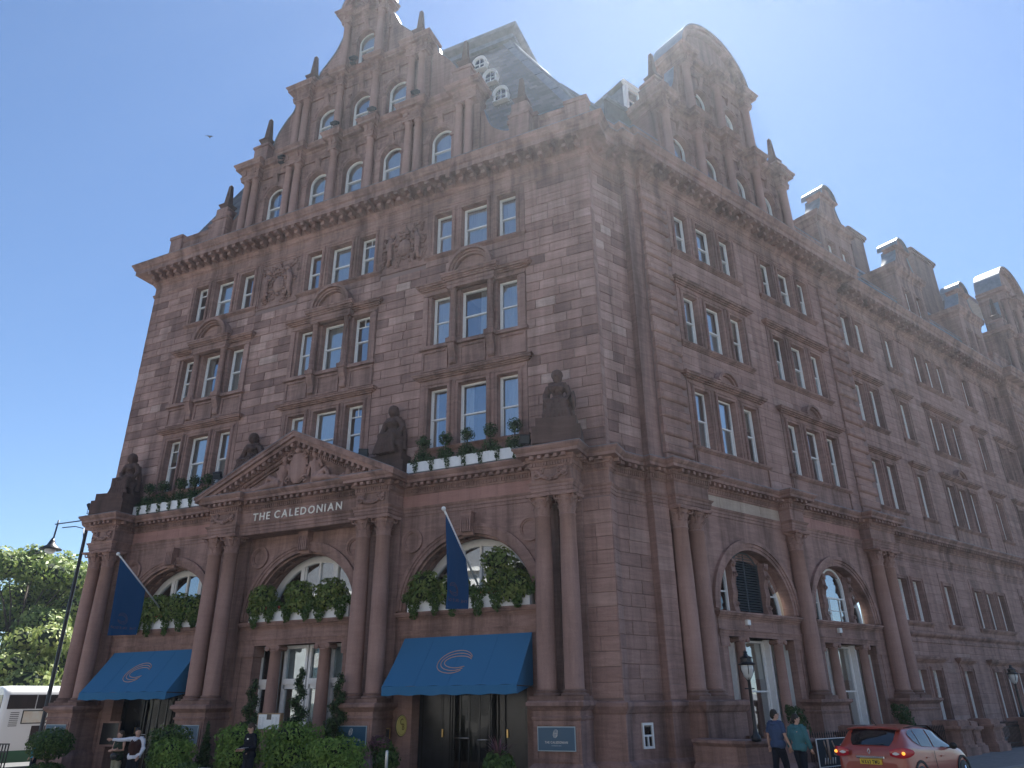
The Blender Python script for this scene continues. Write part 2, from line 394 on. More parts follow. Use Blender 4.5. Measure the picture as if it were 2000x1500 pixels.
def rooms(fr, ops, y0, name='room_interior', deep=1.6):
    mb = MB()
    for op in ops:
        c, w, zb, zt = op[:4]; h1 = zt+(w/2 if op[4] else 0)+.15
        a, b, z0 = c-w/2-.35, c+w/2+.35, zb-.1
        y1 = y0+deep
        mb.face((a, y1, z0), (b, y1, z0), (b, y1, h1), (a, y1, h1)); mb.face((a, y0, z0), (a, y1, z0), (a, y1, h1), (a, y0, h1)); mb.face((b, y1, z0), (b, y0, z0), (b, y0, h1), (b, y1, h1))
        mb.face((a, y0, z0), (b, y0, z0), (b, y1, z0), (a, y1, z0)); mb.face((a, y0, h1), (a, y1, h1), (b, y1, h1), (b, y0, h1))
    return hp(mb, name, ROOM, fr)

# ---------------------------------------------------------------- columns
_cc = {}
def col_meshes(r, z0, z1, order, m, n=22):
    key = (r, z0, z1, order)
    if key in _cc: return _cc[key]
    H = z1-z0; bh = r*1.0; ch = r*(2.2 if order == 'corinth' else .75 if order == 'ionic' else .8); rt = r*.86
    base = MB(); base.box(-r*1.42, r*1.42, -r*1.42, r*1.42, 0, bh*.42)
    base.lathe([(r*1.36, bh*.42), (r*1.40, bh*.52), (r*1.33, bh*.66), (r*1.14, bh*.70), (r*1.12, bh*.78), (r*1.22, bh*.84), (r*1.2, bh*.94), (r*1.05, bh)], n=n)
    sh = MB(); sh.lathe([(r*1.04, bh*.98), (r, bh*1.15), (r*.995, H*.33), (r*.95, H*.6), (rt, H-ch-.06), (rt*1.1, H-ch-.05), (rt*1.12, H-ch-.02), (rt*1.05, H-ch)], n=n)
    cap = MB(); zc = H-ch
    if order == 'corinth':
        cap.lathe([(rt*.98, zc), (rt*1.0, zc+ch*.5), (rt*1.15, zc+ch*.78), (rt*1.32, zc+ch*.88)], n=16)
        for tier, (cnt, zb, hh, out, wd) in enumerate(((8, zc+.01, ch*.36, rt*.32, .30), (8, zc+ch*.30, ch*.38, rt*.45, .30))):
            for k in range(cnt):
                a = 2*math.pi*(k+.5*tier)/cnt; ca, sa = math.cos(a), math.sin(a); w = rt*wd
                pr = [(rt*1.02, 0, 1.), (rt*1.08, .4, 1.15), (rt*1.05+out*.45, .8, 1.), (rt*1.05+out, 1., .7), (rt*1.05+out*1.05, .86, .35)]
                ring = []
                for (rad, tt, ww) in pr:
                    z = zb+hh*tt; ring.append([(rad*ca-sa*w*ww*q-ca*abs(q)*.03, rad*sa+ca*w*ww*q-sa*abs(q)*.03, z) for q in (-1, -.5, 0, .5, 1)])
                cap.loft(ring, True, False, False)
        for k in range(4):
            a = math.pi/4+k*math.pi/2; ca, sa = math.cos(a), math.sin(a); d = rt*1.62; zz = zc+ch*.79
            ring = []; pts = []
            for i in range(13):
                t = i/12; ang = 2.6-t*7.0; rr = r*.34*(1-.72*t); pts.append(((d-.02)*ca+rr*math.cos(ang)*ca, (d-.02)*sa+rr*math.cos(ang)*sa, zz+rr*math.sin(ang)))
            cap.tube([(rt*1.05*ca, rt*1.05*sa, zc+ch*.45), (rt*1.25*ca, rt*1.25*sa, zc+ch*.75)]+pts, r*.105, 6)
        q = r*1.42; s_ = r*1.12
        poly = []
        for k in range(4):
            a = math.pi/4+k*math.pi/2; b = a+math.pi/4
            for da in (-.09, .09): poly.append((q*1.38*math.cos(a+da), q*1.38*math.sin(a+da)))
            poly.append((s_*1.05*math.cos(b), s_*1.05*math.sin(b)))
        cap.prismz(poly, zc+ch*.88, zc+ch*.94); cap.prismz([(x*1.04, y*1.04) for x, y in poly], zc+ch*.942, H)
    elif order == 'ionic':
        cap.lathe([(rt*1.02, zc), (rt*1.2, zc+ch*.35), (rt*1.15, zc+ch*.5)], n=16)
        cap.box(-rt*1.25, rt*1.25, -rt*1.1, rt*1.1, zc+ch*.5, zc+ch*.8); cap.box(-rt*1.4, rt*1.4, -rt*1.3, rt*1.3, zc+ch*.8, H)
        for sx in (-1, 1):
            c = MB().lathe([(rt*.5, -rt*1.2), (rt*.52, -rt*1.15), (rt*.34, -rt*.3), (rt*.34, rt*.3), (rt*.52, rt*1.15), (rt*.5, rt*1.2)], n=12)
            cap.add([(x+sx*rt*1.25, z, y+zc+ch*.38) for x, y, z in c.v], c.f, True)
            c = MB().lathe([(rt*.2, -rt*1.24), (rt*.2, rt*1.24)], n=8); cap.add([(x+sx*rt*1.25, z, y+zc+ch*.38) for x, y, z in c.v], c.f, True)
    else:
        cap.lathe([(rt, zc), (rt*1.06, zc+ch*.2), (rt*1.02, zc+ch*.3), (rt*1.3, zc+ch*.7)], n=16); cap.box(-rt*1.4, rt*1.4, -rt*1.4, rt*1.4, zc+ch*.7, H)
    _cc[key] = (sh.mesh('column', m), base.mesh('column_base', MS_BASE if order == 'corinth' else m), cap.mesh('capital', m)); return _cc[key]
def column(fr, u, y, z0, z1, r, order='corinth', m=None, n=22):
    s, b, c = col_meshes(r, z0, z1, order, m or MS_COL, n)
    o = hpm(s, 'column', fr, u, y, z0); obj('column_base', b, o); obj('capital', c, o); return o
# ================================================================ HOTEL: upper walls
def console(mb, u, w, y0, z0, z1, d):
    h = z1-z0
    pr = [(0, z1), (-d, z1), (-d*1.02, z1-h*.12), (-d*.86, z1-h*.30), (-d*.55, z1-h*.5), (-d*.42, z1-h*.68), (-d*.5, z1-h*.82), (-d*.42, z1-h*.95), (-d*.2, z0), (0, z0)]
    n = len(pr); a = [(u-w/2, y0+y, z) for y, z in pr]; b = [(u+w/2, y0+y, z) for y, z in pr]
    mb.add(a+b, [tuple(reversed(range(n))), tuple(range(n, 2*n))]+[(i, (i+1) % n, (i+1) % n+n, i+n) for i in range(n)])
    mb.box(u-w/2-.02, u+w/2+.02, y0-d*1.08, y0, z1+.001, z1+.05)
def hood(mb, u0, u1, z0, z1, y, p):
    h = z1-z0
    for (a, b, k) in ((0, .22, .30), (.22, .45, .55), (.45, .78, .86), (.78, 1., 1.)):
        mb.box(u0-p*k, u1+p*k, y-p*k, y+.02, z0+h*a, z0+h*b)
def architrave(mb, c, w, zb, zt, y, t=.19):
    l, r = c-w/2, c+w/2
    for (a, b, d) in ((0, t*.62, .045), (t*.62, t*.82, .085), (t*.82, t, .06)):
        mb.box(l-b, l-a, y-d, y, zb, zt+b); mb.box(r+a, r+b, y-d, y, zb, zt+b); mb.box(l-a, r+a, y-d, y, zt+a, zt+b)
def bay_row(fr, wins, zb, zt, style, y, sash, low, high, pad=.40, kinds=None, curs=None):
    l, r = wins[0][0]-wins[0][1]/2, wins[-1][0]+wins[-1][1]/2
    ops = [(c, w, zb, zt, False, sash-y) for c, w in wins]
    mb = MB(); u0, u1 = l-pad, r+pad; yf = y-.035
    wall(mb, u0, u1, low, high, ops, yf, sash-yf)
    for s in (u0, u1): mb.face((s, yf, low), (s, yf, high), (s, y+.05, high), (s, y+.05, low))
    mb.face((u0, yf, high), (u1, yf, high), (u1, y+.05, high), (u0, y+.05, high)); mb.face((u0, yf, low), (u0, y+.05, low), (u1, y+.05, low), (u1, yf, low))
    mid = (l+r)/2
    if style == 'C':          # colonettes, broken entablature and segmental pediment
        m1 = (wins[0][0]+wins[0][1]/2+wins[1][0]-wins[1][1]/2)/2; m2 = (wins[1][0]+wins[1][1]/2+wins[2][0]-wins[2][1]/2)/2
        for m in (m1, m2):
            column(fr, m, yf-.16, zb-.02, zt+.02, .15, 'doric', MS, 14)
            mb.box(m-.22, m+.22, yf-.36, yf, zb-.16, zb-.02); console(mb, m, .3, yf, zb-1.05, zb-.17, .3)
        for e, s in ((u0, 1), (u1-.24, 1)): mb.box(e, e+.24, yf-.08, yf, zb, zt)
        mb.box(u0, u1, yf-.1, yf, zt+.02, zt+.10); mb.box(m1-.24, m2+.24, yf-.34, yf, zt+.02, zt+.34); mb.box(m1-.26, m2+.26, yf-.37, yf, zt+.16, zt+.20)
        hood(mb, u0, u1, zt+.30, zt+.56, yf, .32); hood(mb, m1-.24, m2+.24, zt+.36, zt+.70, yf-.32, .24)
        cz, c = zt+.71, (m1+m2)/2
        for (ra, rb, d) in ((.80, .88, .30), (.88, .98, .38), (.98, 1.10, .50)): mb.arcband(c, cz, ra, rb, yf-d, yf+.02, 0, 180, 20)
        mb.prism([(c+.82*math.cos(math.pi*i/16), cz+.82*math.sin(math.pi*i/16)) for i in range(17)], yf-.14, yf)
        mb.box(u0-.1, m1-.24, yf-.16, yf, zb-.18, zb-.03); mb.box(m2+.24, u1+.1, yf-.16, yf, zb-.18, zb-.03); mb.box(m1+.24, m2-.24, yf-.16, yf, zb-.18, zb-.03)
        for (a, b) in ((u0+.02, m1-.28), (m1+.28, m2-.28), (m2+.28, u1-.02)):      # panelled apron
            za, zz = low+.05, zb-.24
            for (p, q, t1, t2) in ((a, b, zz-.09, zz), (a, b, za, za+.09), (a, a+.09, za+.09, zz-.09), (b-.09, b, za+.09, zz-.09)): mb.box(p, q, yf-.06, yf, t1, t2)
    else:
        t = .17 if len(wins) > 1 else .2
        for c, w in wins: architrave(mb, c, w, zb, zt, yf, t)
        if style != 'wing': mb.box(u0+.10, u1-.10, yf-.035, yf, zt+t+.005, zt+t+.10)
        hood(mb, u0+.05, u1-.05, zb-.20, zb-.04, yf, .14)                       # sill
        if style in ('B', 'hood', 'hoodped'):
            hz = zt+.36
            hood(mb, u0, u1, hz, hz+.25, yf, .30)
            if style == 'hoodped':
                for (ra, rb, d) in ((.52, .60, .22), (.60, .72, .32)): mb.arcband(mid, hz+.14, ra, rb, yf-d, yf, 14, 166, 14)
                mb.prism([(mid+.54*math.cos(math.pi*i/12), hz+.2+.54*math.sin(math.pi*i/12)) for i in range(13)], yf-.1, yf)
        if style == 'B' or style == 'hoodped':
            for e in (u0+.06, u1-.16): mb.box(e, e+.10, yf-.07, yf, low, zb-.21)
    hp(mb, 'window_surround', MS, fr)
    for i, (c, w) in enumerate(wins):
        window(fr, c, sash, zb, w, zt-zb, (kinds or ['sash']*9)[i], False, (curs or [None]*9)[i] if curs else None)
    rooms(fr, ops, sash+.07)
    return (u0, u1, low, high)
def holes_gap(h, g=.012): return (h[0]-g, h[1]+g, h[2]-g, h[3]+g)

BL1 = {'A': -28.10, 'B': -20.59, 'C': -13.24}; BC = {k: v+.645 for k, v in BL1.items()}
holes = []
for k, l1 in BL1.items():
    wins = [(l1-.95, .92), (l1+.645, 1.29), (l1+2.23, .92)]
    curs = {'A': (['B', 'F', 'L'], ['L', 'LR', None], ['R', 'F', 'R']), 'B': (['F', 'F', 'R'], ['F', None, 'R'], ['R', None, 'LR']), 'C': (['LR', None, 'F'], ['F', 'R', 'F'], ['F', None, 'F'])}[k]
    kd = {'A': (['small', 'sash', 'sash'], ['small', 'sash', 'sash'], ['small', 'sash', 'sash']), 'B': (['sash', 'sash', 'small'], ['sash', 'sash', 'small'], ['sash', 'sash', 'small']), 'C': (['sash']*3,)*3}[k]
    holes.append(bay_row(FR, wins, 11.38, 14.0, 'B', 0, .3, 10.25, 14.72, .38, kd[0], curs[0]))
    holes.append(bay_row(FR, wins, 15.95, 18.38, 'C', 0, .3, 14.72, 18.95, .38, kd[1], curs[1]))
    holes.append(bay_row(FR, wins, 20.53, 22.73, 'D', 0, .3, 20.0, 23.0, .38, kd[2], curs[2]))
RELIEF = [(-25.0, -22.35, 20.2, 22.9), (-17.55, -14.95, 20.2, 22.9)]
mb = MB(); wall(mb, -32.8, -7.2, 10.1, 22.95, [((a+b)/2, b-a, c, d, False, .04) for a, b, c, d in holes], .012, .3)
fw = hp(mb, 'front_wall', MORTAR, FR)
nst = ashlar(FR, fw, -32.8, -7.2, 10.3, 22.92, [holes_gap(h) for h in holes+RELIEF], .415, .65, 1.5, 0, .022, .018, random.Random(5), 240)
# relief panels between the top windows (scrolls, shield, crown)
def scroll(mb, cx, cz, r, turns, a0, dirn, y, th=.05):
    pts = []
    for i in range(14):
        t = i/13; a = a0+dirn*t*turns*2*math.pi; rr = r*(1-.8*t); pts.append((cx+rr*math.cos(a), y-.02*t, cz+rr*math.sin(a)))
    mb.tube(pts, [th*(1-.4*i/13) for i in range(14)], 5)
def relief(a, b, c, d):
    mb = MB(); y = -.02; cx, cz = (a+b)/2, (c+d)/2; W, Hh = (b-a), (d-c); rr = random.Random(int(-a*10))
    for (p, q, z0, z1) in ((a+.02, b-.02, c+.02, c+.1), (a+.02, b-.02, d-.1, d-.02), (a+.02, a+.1, c+.1, d-.1), (b-.1, b-.02, c+.1, d-.1)): mb.box(p, q, -.05, .05, z0, z1)
    mb.box(a+.1, b-.1, -.01, .05, c+.1, d-.1)
    mb.ball((cx, y, cz-.12), .36, 14, 8, 1.35, .45)
    for k in range(13):
        t = k/12*2*math.pi; mb.ball((cx+.46*math.cos(t), y-.03, cz-.12+.58*math.sin(t)), rr.uniform(.06, .11), 7, 5)
    for k in range(5): mb.ball((cx+(k-2)*.12, y-.08, cz+.66+.07*(2-abs(k-2))), .09, 7, 5)
    mb.box(cx-.27, cx+.27, y-.12, y, cz+.54, cz+.63); mb.ball((cx, y-.06, cz+.92), .12, 8, 6); mb.ball((cx, y-.06, cz+1.1), .07, 7, 5)
    for s in (-1, 1):      # supporters: rampant beasts in a tangle of mantling
        mb.tube([(cx+s*.85, y-.06, cz-.95), (cx+s*.72, y-.1, cz-.45), (cx+s*.78, y-.12, cz+.1), (cx+s*.66, y-.1, cz+.5)], [.07, .12, .15, .11], 8); mb.ball((cx+s*.60, y-.14, cz+.62), .14, 9, 6)
        mb.tube([(cx+s*.72, y-.12, cz+.25), (cx+s*.5, y-.14, cz+.2), (cx+s*.42, y-.14, cz+.38)], [.07, .06, .05], 6); mb.tube([(cx+s*.78, y-.1, cz-.4), (cx+s*.6, y-.12, cz-.62), (cx+s*.62, y-.1, cz-.95)], [.08, .07, .06], 6)
        for q in range(26):
            x = cx+s*rr.uniform(.1, 1.15)*W/2.6; z = cz+rr.uniform(-1.15, 1.15)
            if abs(x-cx) < .4 and -.6 < z-cz < .5: continue
            scroll(mb, x, z, rr.uniform(.09, .19), rr.uniform(.7, 1.3), rr.uniform(0, 6), rr.choice((-1, 1)), y-.03, rr.uniform(.03, .055))
    hp(mb, 'carved_panel', MS, FR)
for q in RELIEF: relief(*q)
# return wall at the corner, pilaster and the side pavilion
CORNER_IN = [(-7.2, 24.14), S2(-18.6, .2)]
RT = (Vector((-7.2, 23.7, 0)), R(90))          # frame: u runs inwards along +Y, local -y faces +X
mb = MB(); wall(mb, 0, .44, 10.1, 22.95, [], .012); rw = hp(mb, 'return_wall', MORTAR, RT)
ashlar(RT, rw, 0, .44, 10.3, 22.92, [], .415, .44, .45, 0, .02, .014, random.Random(8), 0, 'wall_blocks')
mb = MB(); wall(mb, -20.36, -18.55, 10.1, 22.95, [], .212); rw = hp(mb, 'corner_wall', MORTAR, SD)
ashlar(SD, rw, -20.36, -18.6, 10.3, 22.92, [], .415, .5, 1.1, .2, .015, .014, random.Random(9), 60)
mb = MB(); mb.box(-18.6, -17.85, -.1, 1.2, 10.1, 22.95); hp(mb, 'corner_pilaster', MS, SD)
sh_holes = []
SW = {1: [(-15.245, .95), (-13.61, 1.18), (-11.975, .95)], 2: [(-8.645, .95), (-7.01, 1.18), (-5.385, .95)]}
for k, wins in SW.items():
    sh_holes.append(bay_row(SD, wins, 11.30, 13.84, 'hoodped', -.25, 0., 10.25, 14.30, .38))
    sh_holes.append(bay_row(SD, wins, 15.96, 18.36, 'hood', -.25, 0., 15.70, 18.85, .38))
    sh_holes.append(bay_row(SD, wins, 20.55, 22.70, 'D', -.25, 0., 20.30, 22.95, .38))
QZ0, QZ1 = 10.35, 22.92
mb = MB(); wall(mb, -17.85, -1.6, 10.1, 22.95, [((a+b)/2, b-a, c, d, False, .04) for a, b, c, d in sh_holes], -.238); mb.face((-1.6, -.238, 10.1), (-1.6, .4, 10.1), (-1.6, .4, 22.95), (-1.6, -.238, 22.95))
mb.face((-17.85, -.238, 10.1), (-17.85, -.238, 22.95), (-17.85, .2, 22.95), (-17.85, .2, 10.1))
sw = hp(mb, 'side_wall', MORTAR, SD)
ashlar(SD, sw, -16.2, -3.75, 10.3, 22.92, [holes_gap(h) for h in sh_holes], .415, .8, 1.7, -.25, .010, .012, random.Random(15), 0, 'wall_blocks', .004)
def quoins(a0, a1, y, d=.1):
    n = 17; h = (QZ1-QZ0)/n; W = a1-a0
    q = MB(); q.cbox(0, W, -d*1.35, .05, h*.40, h*.97, .05)
    for (u0, u1, z0, z1) in ((.1, W-.1, h*.50, h*.53), (.1, W-.1, h*.86, h*.89), (.1, .13, h*.53, h*.86), (W-.13, W-.1, h*.53, h*.86)): q.box(u0, u1, -d*1.35-.018, -d*1.3, z0, z1)
    me = q.mesh('quoin', MS_Q); me2 = MB().cbox(.05, W-.22, -d*.5, .05, h*.0, h*.40, .01).mesh('quoin', MS_Q)
    for i in range(n): hpm(me, 'quoin', SD, a0, y, QZ0+i*h); hpm(me2, 'quoin', SD, a0, y, QZ0+i*h)
quoins(-17.9, -16.25, -.25, .11); quoins(-3.7, -1.9, -.25, .11)
# wing further down the side street
w = .95
WG = {3: [(-.085, w), (1.505, w)], 4: [(5.035, w)], 5: [(8.815, w), (10.405, w), (11.965, w)], 6: [(15.835, w)], 7: [(19.585, w), (21.205, w)]}
wh = []
for k, wins in WG.items():
    wh.append(bay_row(SD, wins, 11.30, 13.84, 'hoodped' if k == 5 else 'hood', .3, .555, 10.25, 14.30, .36))
    wh.append(bay_row(SD, wins, 15.96, 18.36, 'hood', .3, .555, 15.70, 18.85, .36))
    wh.append(bay_row(SD, wins, 20.55, 22.70, 'wing', .3, .555, 20.30, 22.95, .36))
    wh.append(bay_row(SD, wins, 5.58, 7.60, 'wing', .3, .555, 5.33, 8.2, .36, ['multi']*3))
    wh.append(bay_row(SD, wins, .95, 3.30, 'hood', .3, .555, .60, 3.95, .36, ['multi']*3, [None, 'B', None]))
mb = MB(); wall(mb, -1.7, 22.6, -.3, 22.95, [((a+b)/2, b-a, c, d, False, .04) for a, b, c, d in wh], .312)
ww = hp(mb, 'wing_wall', MORTAR, SD)
hz = [holes_gap(h) for h in wh]
ashlar(SD, ww, -1.6, 22.5, 10.3, 22.92, hz, .415, .8, 1.7, .3, .010, .012, random.Random(16), 0, 'wall_blocks', .004)
ashlar(SD, ww, -1.6, 22.5, -.2, 8.5, hz, .48, .9, 1.8, .3, .012, .014, random.Random(17), 0, 'wall_blocks', .004)
mb = MB(); mb.sweep([S2(-1.7, .3), S2(22.6, .3)], [(0, 4.55), (.06, 4.6), (.06, 4.72), (.02, 4.75), (.02, 4.82), (.14, 4.9), (.2, 4.98), (.2, 5.06), (0, 5.1)])
hp(mb, 'string_course', MS, WO)
# far pavilion, same design as the near one
mb = MB(); wall(mb, 22.6, 44, -.3, 22.95, [], -.25); mb.face((22.6, -.25, -.3), (22.6, -.25, 22.95), (22.6, .4, 22.95), (22.6, .4, -.3)); fpw = hp(mb, 'far_pavilion_wall', MS, SD)
quoins(22.75, 24.5, -.25, .11)
for wins in ([(26.0, w), (27.6, 1.18), (29.2, w)],):
    for (zb, zt, st, lo, hi) in ((11.30, 13.84, 'hoodped', 10.25, 14.30), (15.96, 18.36, 'hood', 15.7, 18.85), (20.55, 22.70, 'D', 20.3, 22.95)): bay_row(SD, wins, zb, zt, st, -.27, -.05, lo, hi, .38)
# left and rear flanks of the block (closing the volume)
mb = MB(); mb.face((-32.8, 0, -1), (-32.8, 22, -1), (-32.8, 22, 24.8), (-32.8, 0, 24.8)); hp(mb, 'flank_wall', MS, FR)

# ---------------------------------------------------------------- main cornice
CP = [(-32.8, 34), (-32.8, 23.7), (-7.2, 23.7), *CORNER_IN, S2(-18.6, -.1), S2(-17.85, -.1), S2(-17.85, -.3), S2(-1.5, -.3), S2(-1.5, .27), S2(22.4, .27), S2(22.4, -.3), S2(44, -.3)]
prof = [(-.02, 22.9), (.05, 22.93), (.05, 23.0), (.09, 23.04), (.09, 23.10), (.02, 23.13), (.02, 23.55), (.05, 23.58), (.05, 23.64), (.10, 23.66), (.14, 23.76), (.22, 23.82), (.22, 24.16), (.26, 24.20), (.86, 24.21), (.86, 24.45), (.90, 24.48), (.94, 24.50), (.95, 24.58), (1.0, 24.66), (1.06, 24.74), (1.06, 24.80), (-.3, 24.84)]
mb = MB(); mb.sweep(CP, prof); hp(mb, 'main_cornice', MS, WO)
mb = MB(); mb.sweep(CP, [(.98, 24.812), (1.07, 24.80), (1.07, 24.818), (.5, 24.845), (-.3, 24.86)]); hp(mb, 'cornice_lead', LEAD, WO)
mod = MB(); mod.box(-.10, .10, -.62, 0, .02, .16); mod.box(-.10, .10, -.36, 0, -.16, .02); mod.box(-.13, .13, -.66, 0, .16, .20)
mods = mod.mesh('modillion', MS)
def along(path, spacing, start=.28):
    out = []
    for (a, b) in zip(path, path[1:]):
        a, b = Vector(a), Vector(b); d = b-a; l = d.length
        if l < .5: continue
        n = max(1, round(l/spacing)); t = math.atan2(d.y, d.x)
        for i in range(n): out.append((a+d*((i+.5)/n), t))
    return out
for p, t in along(CP[1:-1], .556):
    obj('modillion', mods, hotel, Vector((p.x+math.sin(t)*.22, p.y-math.cos(t)*.22, 24.0))-HB, t)

# ---------------------------------------------------------------- lower storeys, front
PC = [-31.03, -23.68, -16.17, -8.81]; LB = [-27.35, -19.93, -12.49]; YW = -.29
G0 = -.9
ops = [(c, 5.16, 5.07, 5.15, True, .95) for c in LB]+[(c, 5.5, G0, 4.2, False, .55) for c in LB]
mb = MB(); wall(mb, -33.0, -7.07, G0, 8.517, ops, YW, .95, 24); lw = hp(mb, 'arcade_wall', MS, FR)
rooms(FR, [(c, 5.0, 5.1, 5.2, True) for c in LB], YW+1.0, deep=2.5)
mb = MB()
for c in LB:
    for (ra, rb, d) in ((2.58, 2.72, .05), (2.72, 2.82, .09), (2.82, 2.95, .13)): mb.arcband(c, 5.15, ra, rb, YW-d, YW+.02, 0, 180, 30)
    for s in (-1, 1):
        mb.arcband(c+s*2.42, 7.68, .30, .36, YW-.05, YW, 0, 360, 22); mb.arcband(c+s*2.42, 7.68, .36, .45, YW-.09, YW, 0, 360, 22)
        # impost panel mouldings of the spandrel
        mb.box(c+s*2.95-.035, c+s*2.95+.035, YW-.03, YW, 5.3, 8.4)
    console(mb, c, .46, YW, 7.62, 8.44, .34)
    for k in range(5): mb.box(c-.2+k*.09, c-.15+k*.09, YW-.36, YW-.2, 7.75, 8.3)
    # sill, frieze and lintel above the ground floor opening
    for (z0, z1, d, e) in ((4.20, 4.30, .05, 0), (4.30, 4.40, .08, 0), (4.40, 4.44, .12, 0), (4.80, 4.86, .06, 0), (4.86, 4.93, .12, .0), (4.93, 5.0, .22, .06), (5.0, 5.07, .27, .10)): mb.box(c-2.82-e, c+2.82+e, YW-d, YW+.5, z0, z1)
    mb.box(c-2.80, c+2.80, YW-.03, YW+.3, 4.44, 4.80)
hp(mb, 'arch_moulding', MS, FR)
mb = MB()
for i, z in enumerate([z*.40+.4 for z in range(20)]):
    pass
# coffered soffit ribs inside each arch
for c in LB:
    for y in (YW+.10, YW+.55): mb.arcband(c, 5.15, 2.50, 2.575, y, y+.12, 2, 178, 26)
    for k in range(12): 
        a = 8+k*15; mb.arcband(c, 5.15, 2.50, 2.574, YW+.22, YW+.55, a, a+3, 1)
hp(mb, 'soffit_rib', MS, FR)
for p in PC:      # flat responds behind the columns
    for s in (-.45, .45): hp(MB().box(p+s-.30, p+s+.30, YW-.14, YW, 2.1, 8.5), 'respond', MS, FR)
YC = -1.06
for p in PC:
    for s in (-.45, .45): column(FR, p+s, YC, 2.10, 8.53, .31, 'corinth', MS_COL, 26)
pedp = [(.16, G0), (.16, .22), (.12, .30), (.05, .36), (.0, .42), (.0, 1.56), (.03, 1.58), (.05, 1.64), (.0, 1.68), (.0, 1.82), (.05, 1.86), (.12, 1.93), (.17, 1.96), (.17, 2.06), (.12, 2.1), (-.6, 2.1)]
for p in PC:
    mb = MB(); a, b = p-.76, p+.76
    mb.sweep([(a, YW), (a, YC-.44), (b, YC-.44), (b, YW)], pedp)
    for (u0, u1, z0, z1) in ((a+.08, b-.08, 1.44, 1.52), (a+.08, b-.08, .46, .54), (a+.08, a+.16, .54, 1.44), (b-.16, b-.08, .54, 1.44)): mb.box(u0, u1, YC-.475, YC-.44, z0, z1)
    mb.face((a, YC-.3, 2.1), (b, YC-.3, 2.1), (b, YW, 2.1), (a, YW, 2.1))
    hp(mb, 'pedestal', MS, FR)
mb = MB(); mb.sweep([(-33.0, 23.41), (PC[0]-.76, 23.41)], pedp)
hp(mb, 'plinth', MS, WO)
# ---------------------------------------------------------------- lower entablature (breaks forward over the columns)
YF = 23.41; YB = 22.39
cor2 = (-7.07, 26.0)
LP = [(-32.9, 30), (-32.9, YF), (PC[0]-.735, YF), (PC[0]-.735, YB), (PC[0]+.735, YB), (PC[0]+.735, YF), (PC[1]-.735, YF), (PC[1]-.735, YB), (PC[1]+.735, YB), (PC[1]+.735, 22.64), (PC[2]-.735, 22.64), (PC[2]-.735, YB), (PC[2]+.735, YB), (PC[2]+.735, YF), (PC[3]-.735, YF), (PC[3]-.735, YB), (PC[3]+.735, YB), (PC[3]+.735, YF), (-7.07, YF)]
x0, a_ = -7.07, -18.8      # where the return meets the first pilaster of the side
CI2 = S2(a_, .05)
LPS = [(-7.07, 24.07), CI2, S2(-18.8, -.25), S2(-17.97, -.25), S2(-17.97, -.62), S2(-16.05, -.62), S2(-16.05, -.1), S2(-10.65, -.1), S2(-10.65, -.62), S2(-9.65, -.62), S2(-9.65, -.1), S2(-4.05, -.1), S2(-4.05, -.62), S2(-1.75, -.62), S2(-1.75, .3), S2(45, .3)]
ent = [(-.9, 8.52), (.0, 8.52), (.0, 8.63), (.03, 8.64), (.03, 8.76), (.06, 8.77), (.06, 8.86), (.10, 8.90), (.13, 8.96), (.0, 8.98), (.0, 9.44), (.03, 9.46), (.05, 9.50), (.05, 9.68), (.10, 9.70), (.13, 9.76), (.16, 9.80), (.16, 9.86), (.40, 9.87), (.40, 9.98), (.43, 10.0), (.46, 10.03), (.52, 10.10), (.52, 10.16), (-.6, 10.2)]
mb = MB(); mb.sweep(LP+LPS, ent); hp(mb, 'entablature', MS, WO)
mb = MB(); mb.sweep(LP+LPS, [(.46, 10.170), (.527, 10.162), (.527, 10.176), (.3, 10.19), (-.9, 10.22)]); hp(mb, 'cornice_lead', LEAD, WO)
dn = MB()
def dentils(path, spacing, o, w, d, z0, z1, mbt):
    for (a, b) in zip(path, path[1:]):
        a, b = Vector(a), Vector(b); v = b-a; l = v.length
        if l < .12: continue
        n = max(1, round(l/spacing)); t = v.normalized(); nr = Vector((t.y, -t.x))
        for i in range(n):
            p = a+v*((i+.5)/n)+nr*o
            q = [p-t*w/2, p+t*w/2, p+t*w/2+nr*d, p-t*w/2+nr*d]
            mbt.add([(k.x, k.y, z) for z in (z0, z1) for k in q], [(0, 1, 2, 3), (4, 7, 6, 5), (0, 4, 5, 1), (1, 5, 6, 2), (2, 6, 7, 3), (3, 7, 4, 0)])
dentils(LP[1:]+LPS, .105, .05, .06, .055, 9.53, 9.675, dn)
hp(dn, 'dentil_course', MS, WO, kind='stuff')
dn = MB(); dentils(LP[1:]+LPS, .30, .16, .13, .19, 9.74, 9.855, dn)
hp(dn, 'small_modillions', MS, WO, kind='stuff')
# carved swags on the frieze blocks
def swag(p):
    mb = MB(); y = YB-23.7-.005; rr = random.Random(int(-p*10))
    for i in range(46):
        t = (i % 23)/22; u = p-.55+1.1*t; z = 9.34-.26*math.sin(math.pi*t)+rr.uniform(-.05, .05); mb.ball((u, y-.04, z), rr.uniform(.045, .085), 6, 4)
    for s in (-1, 1): scroll(mb, p+s*.52, 9.22, .15, 1.3, 1, s, y-.05, .045); scroll(mb, p+s*.3, 9.36, .09, 1.2, 1, -s, y-.05, .04)
    hp(mb, 'carved_swag', MS, FR)
for p in PC: swag(p)
# soffit slab of the portico between pairs 2 and 3
mb = MB(); mb.box(PC[1], PC[2], 22.66-23.7, YW, 8.5, 8.54); hp(mb, 'portico_soffit', MS, FR)
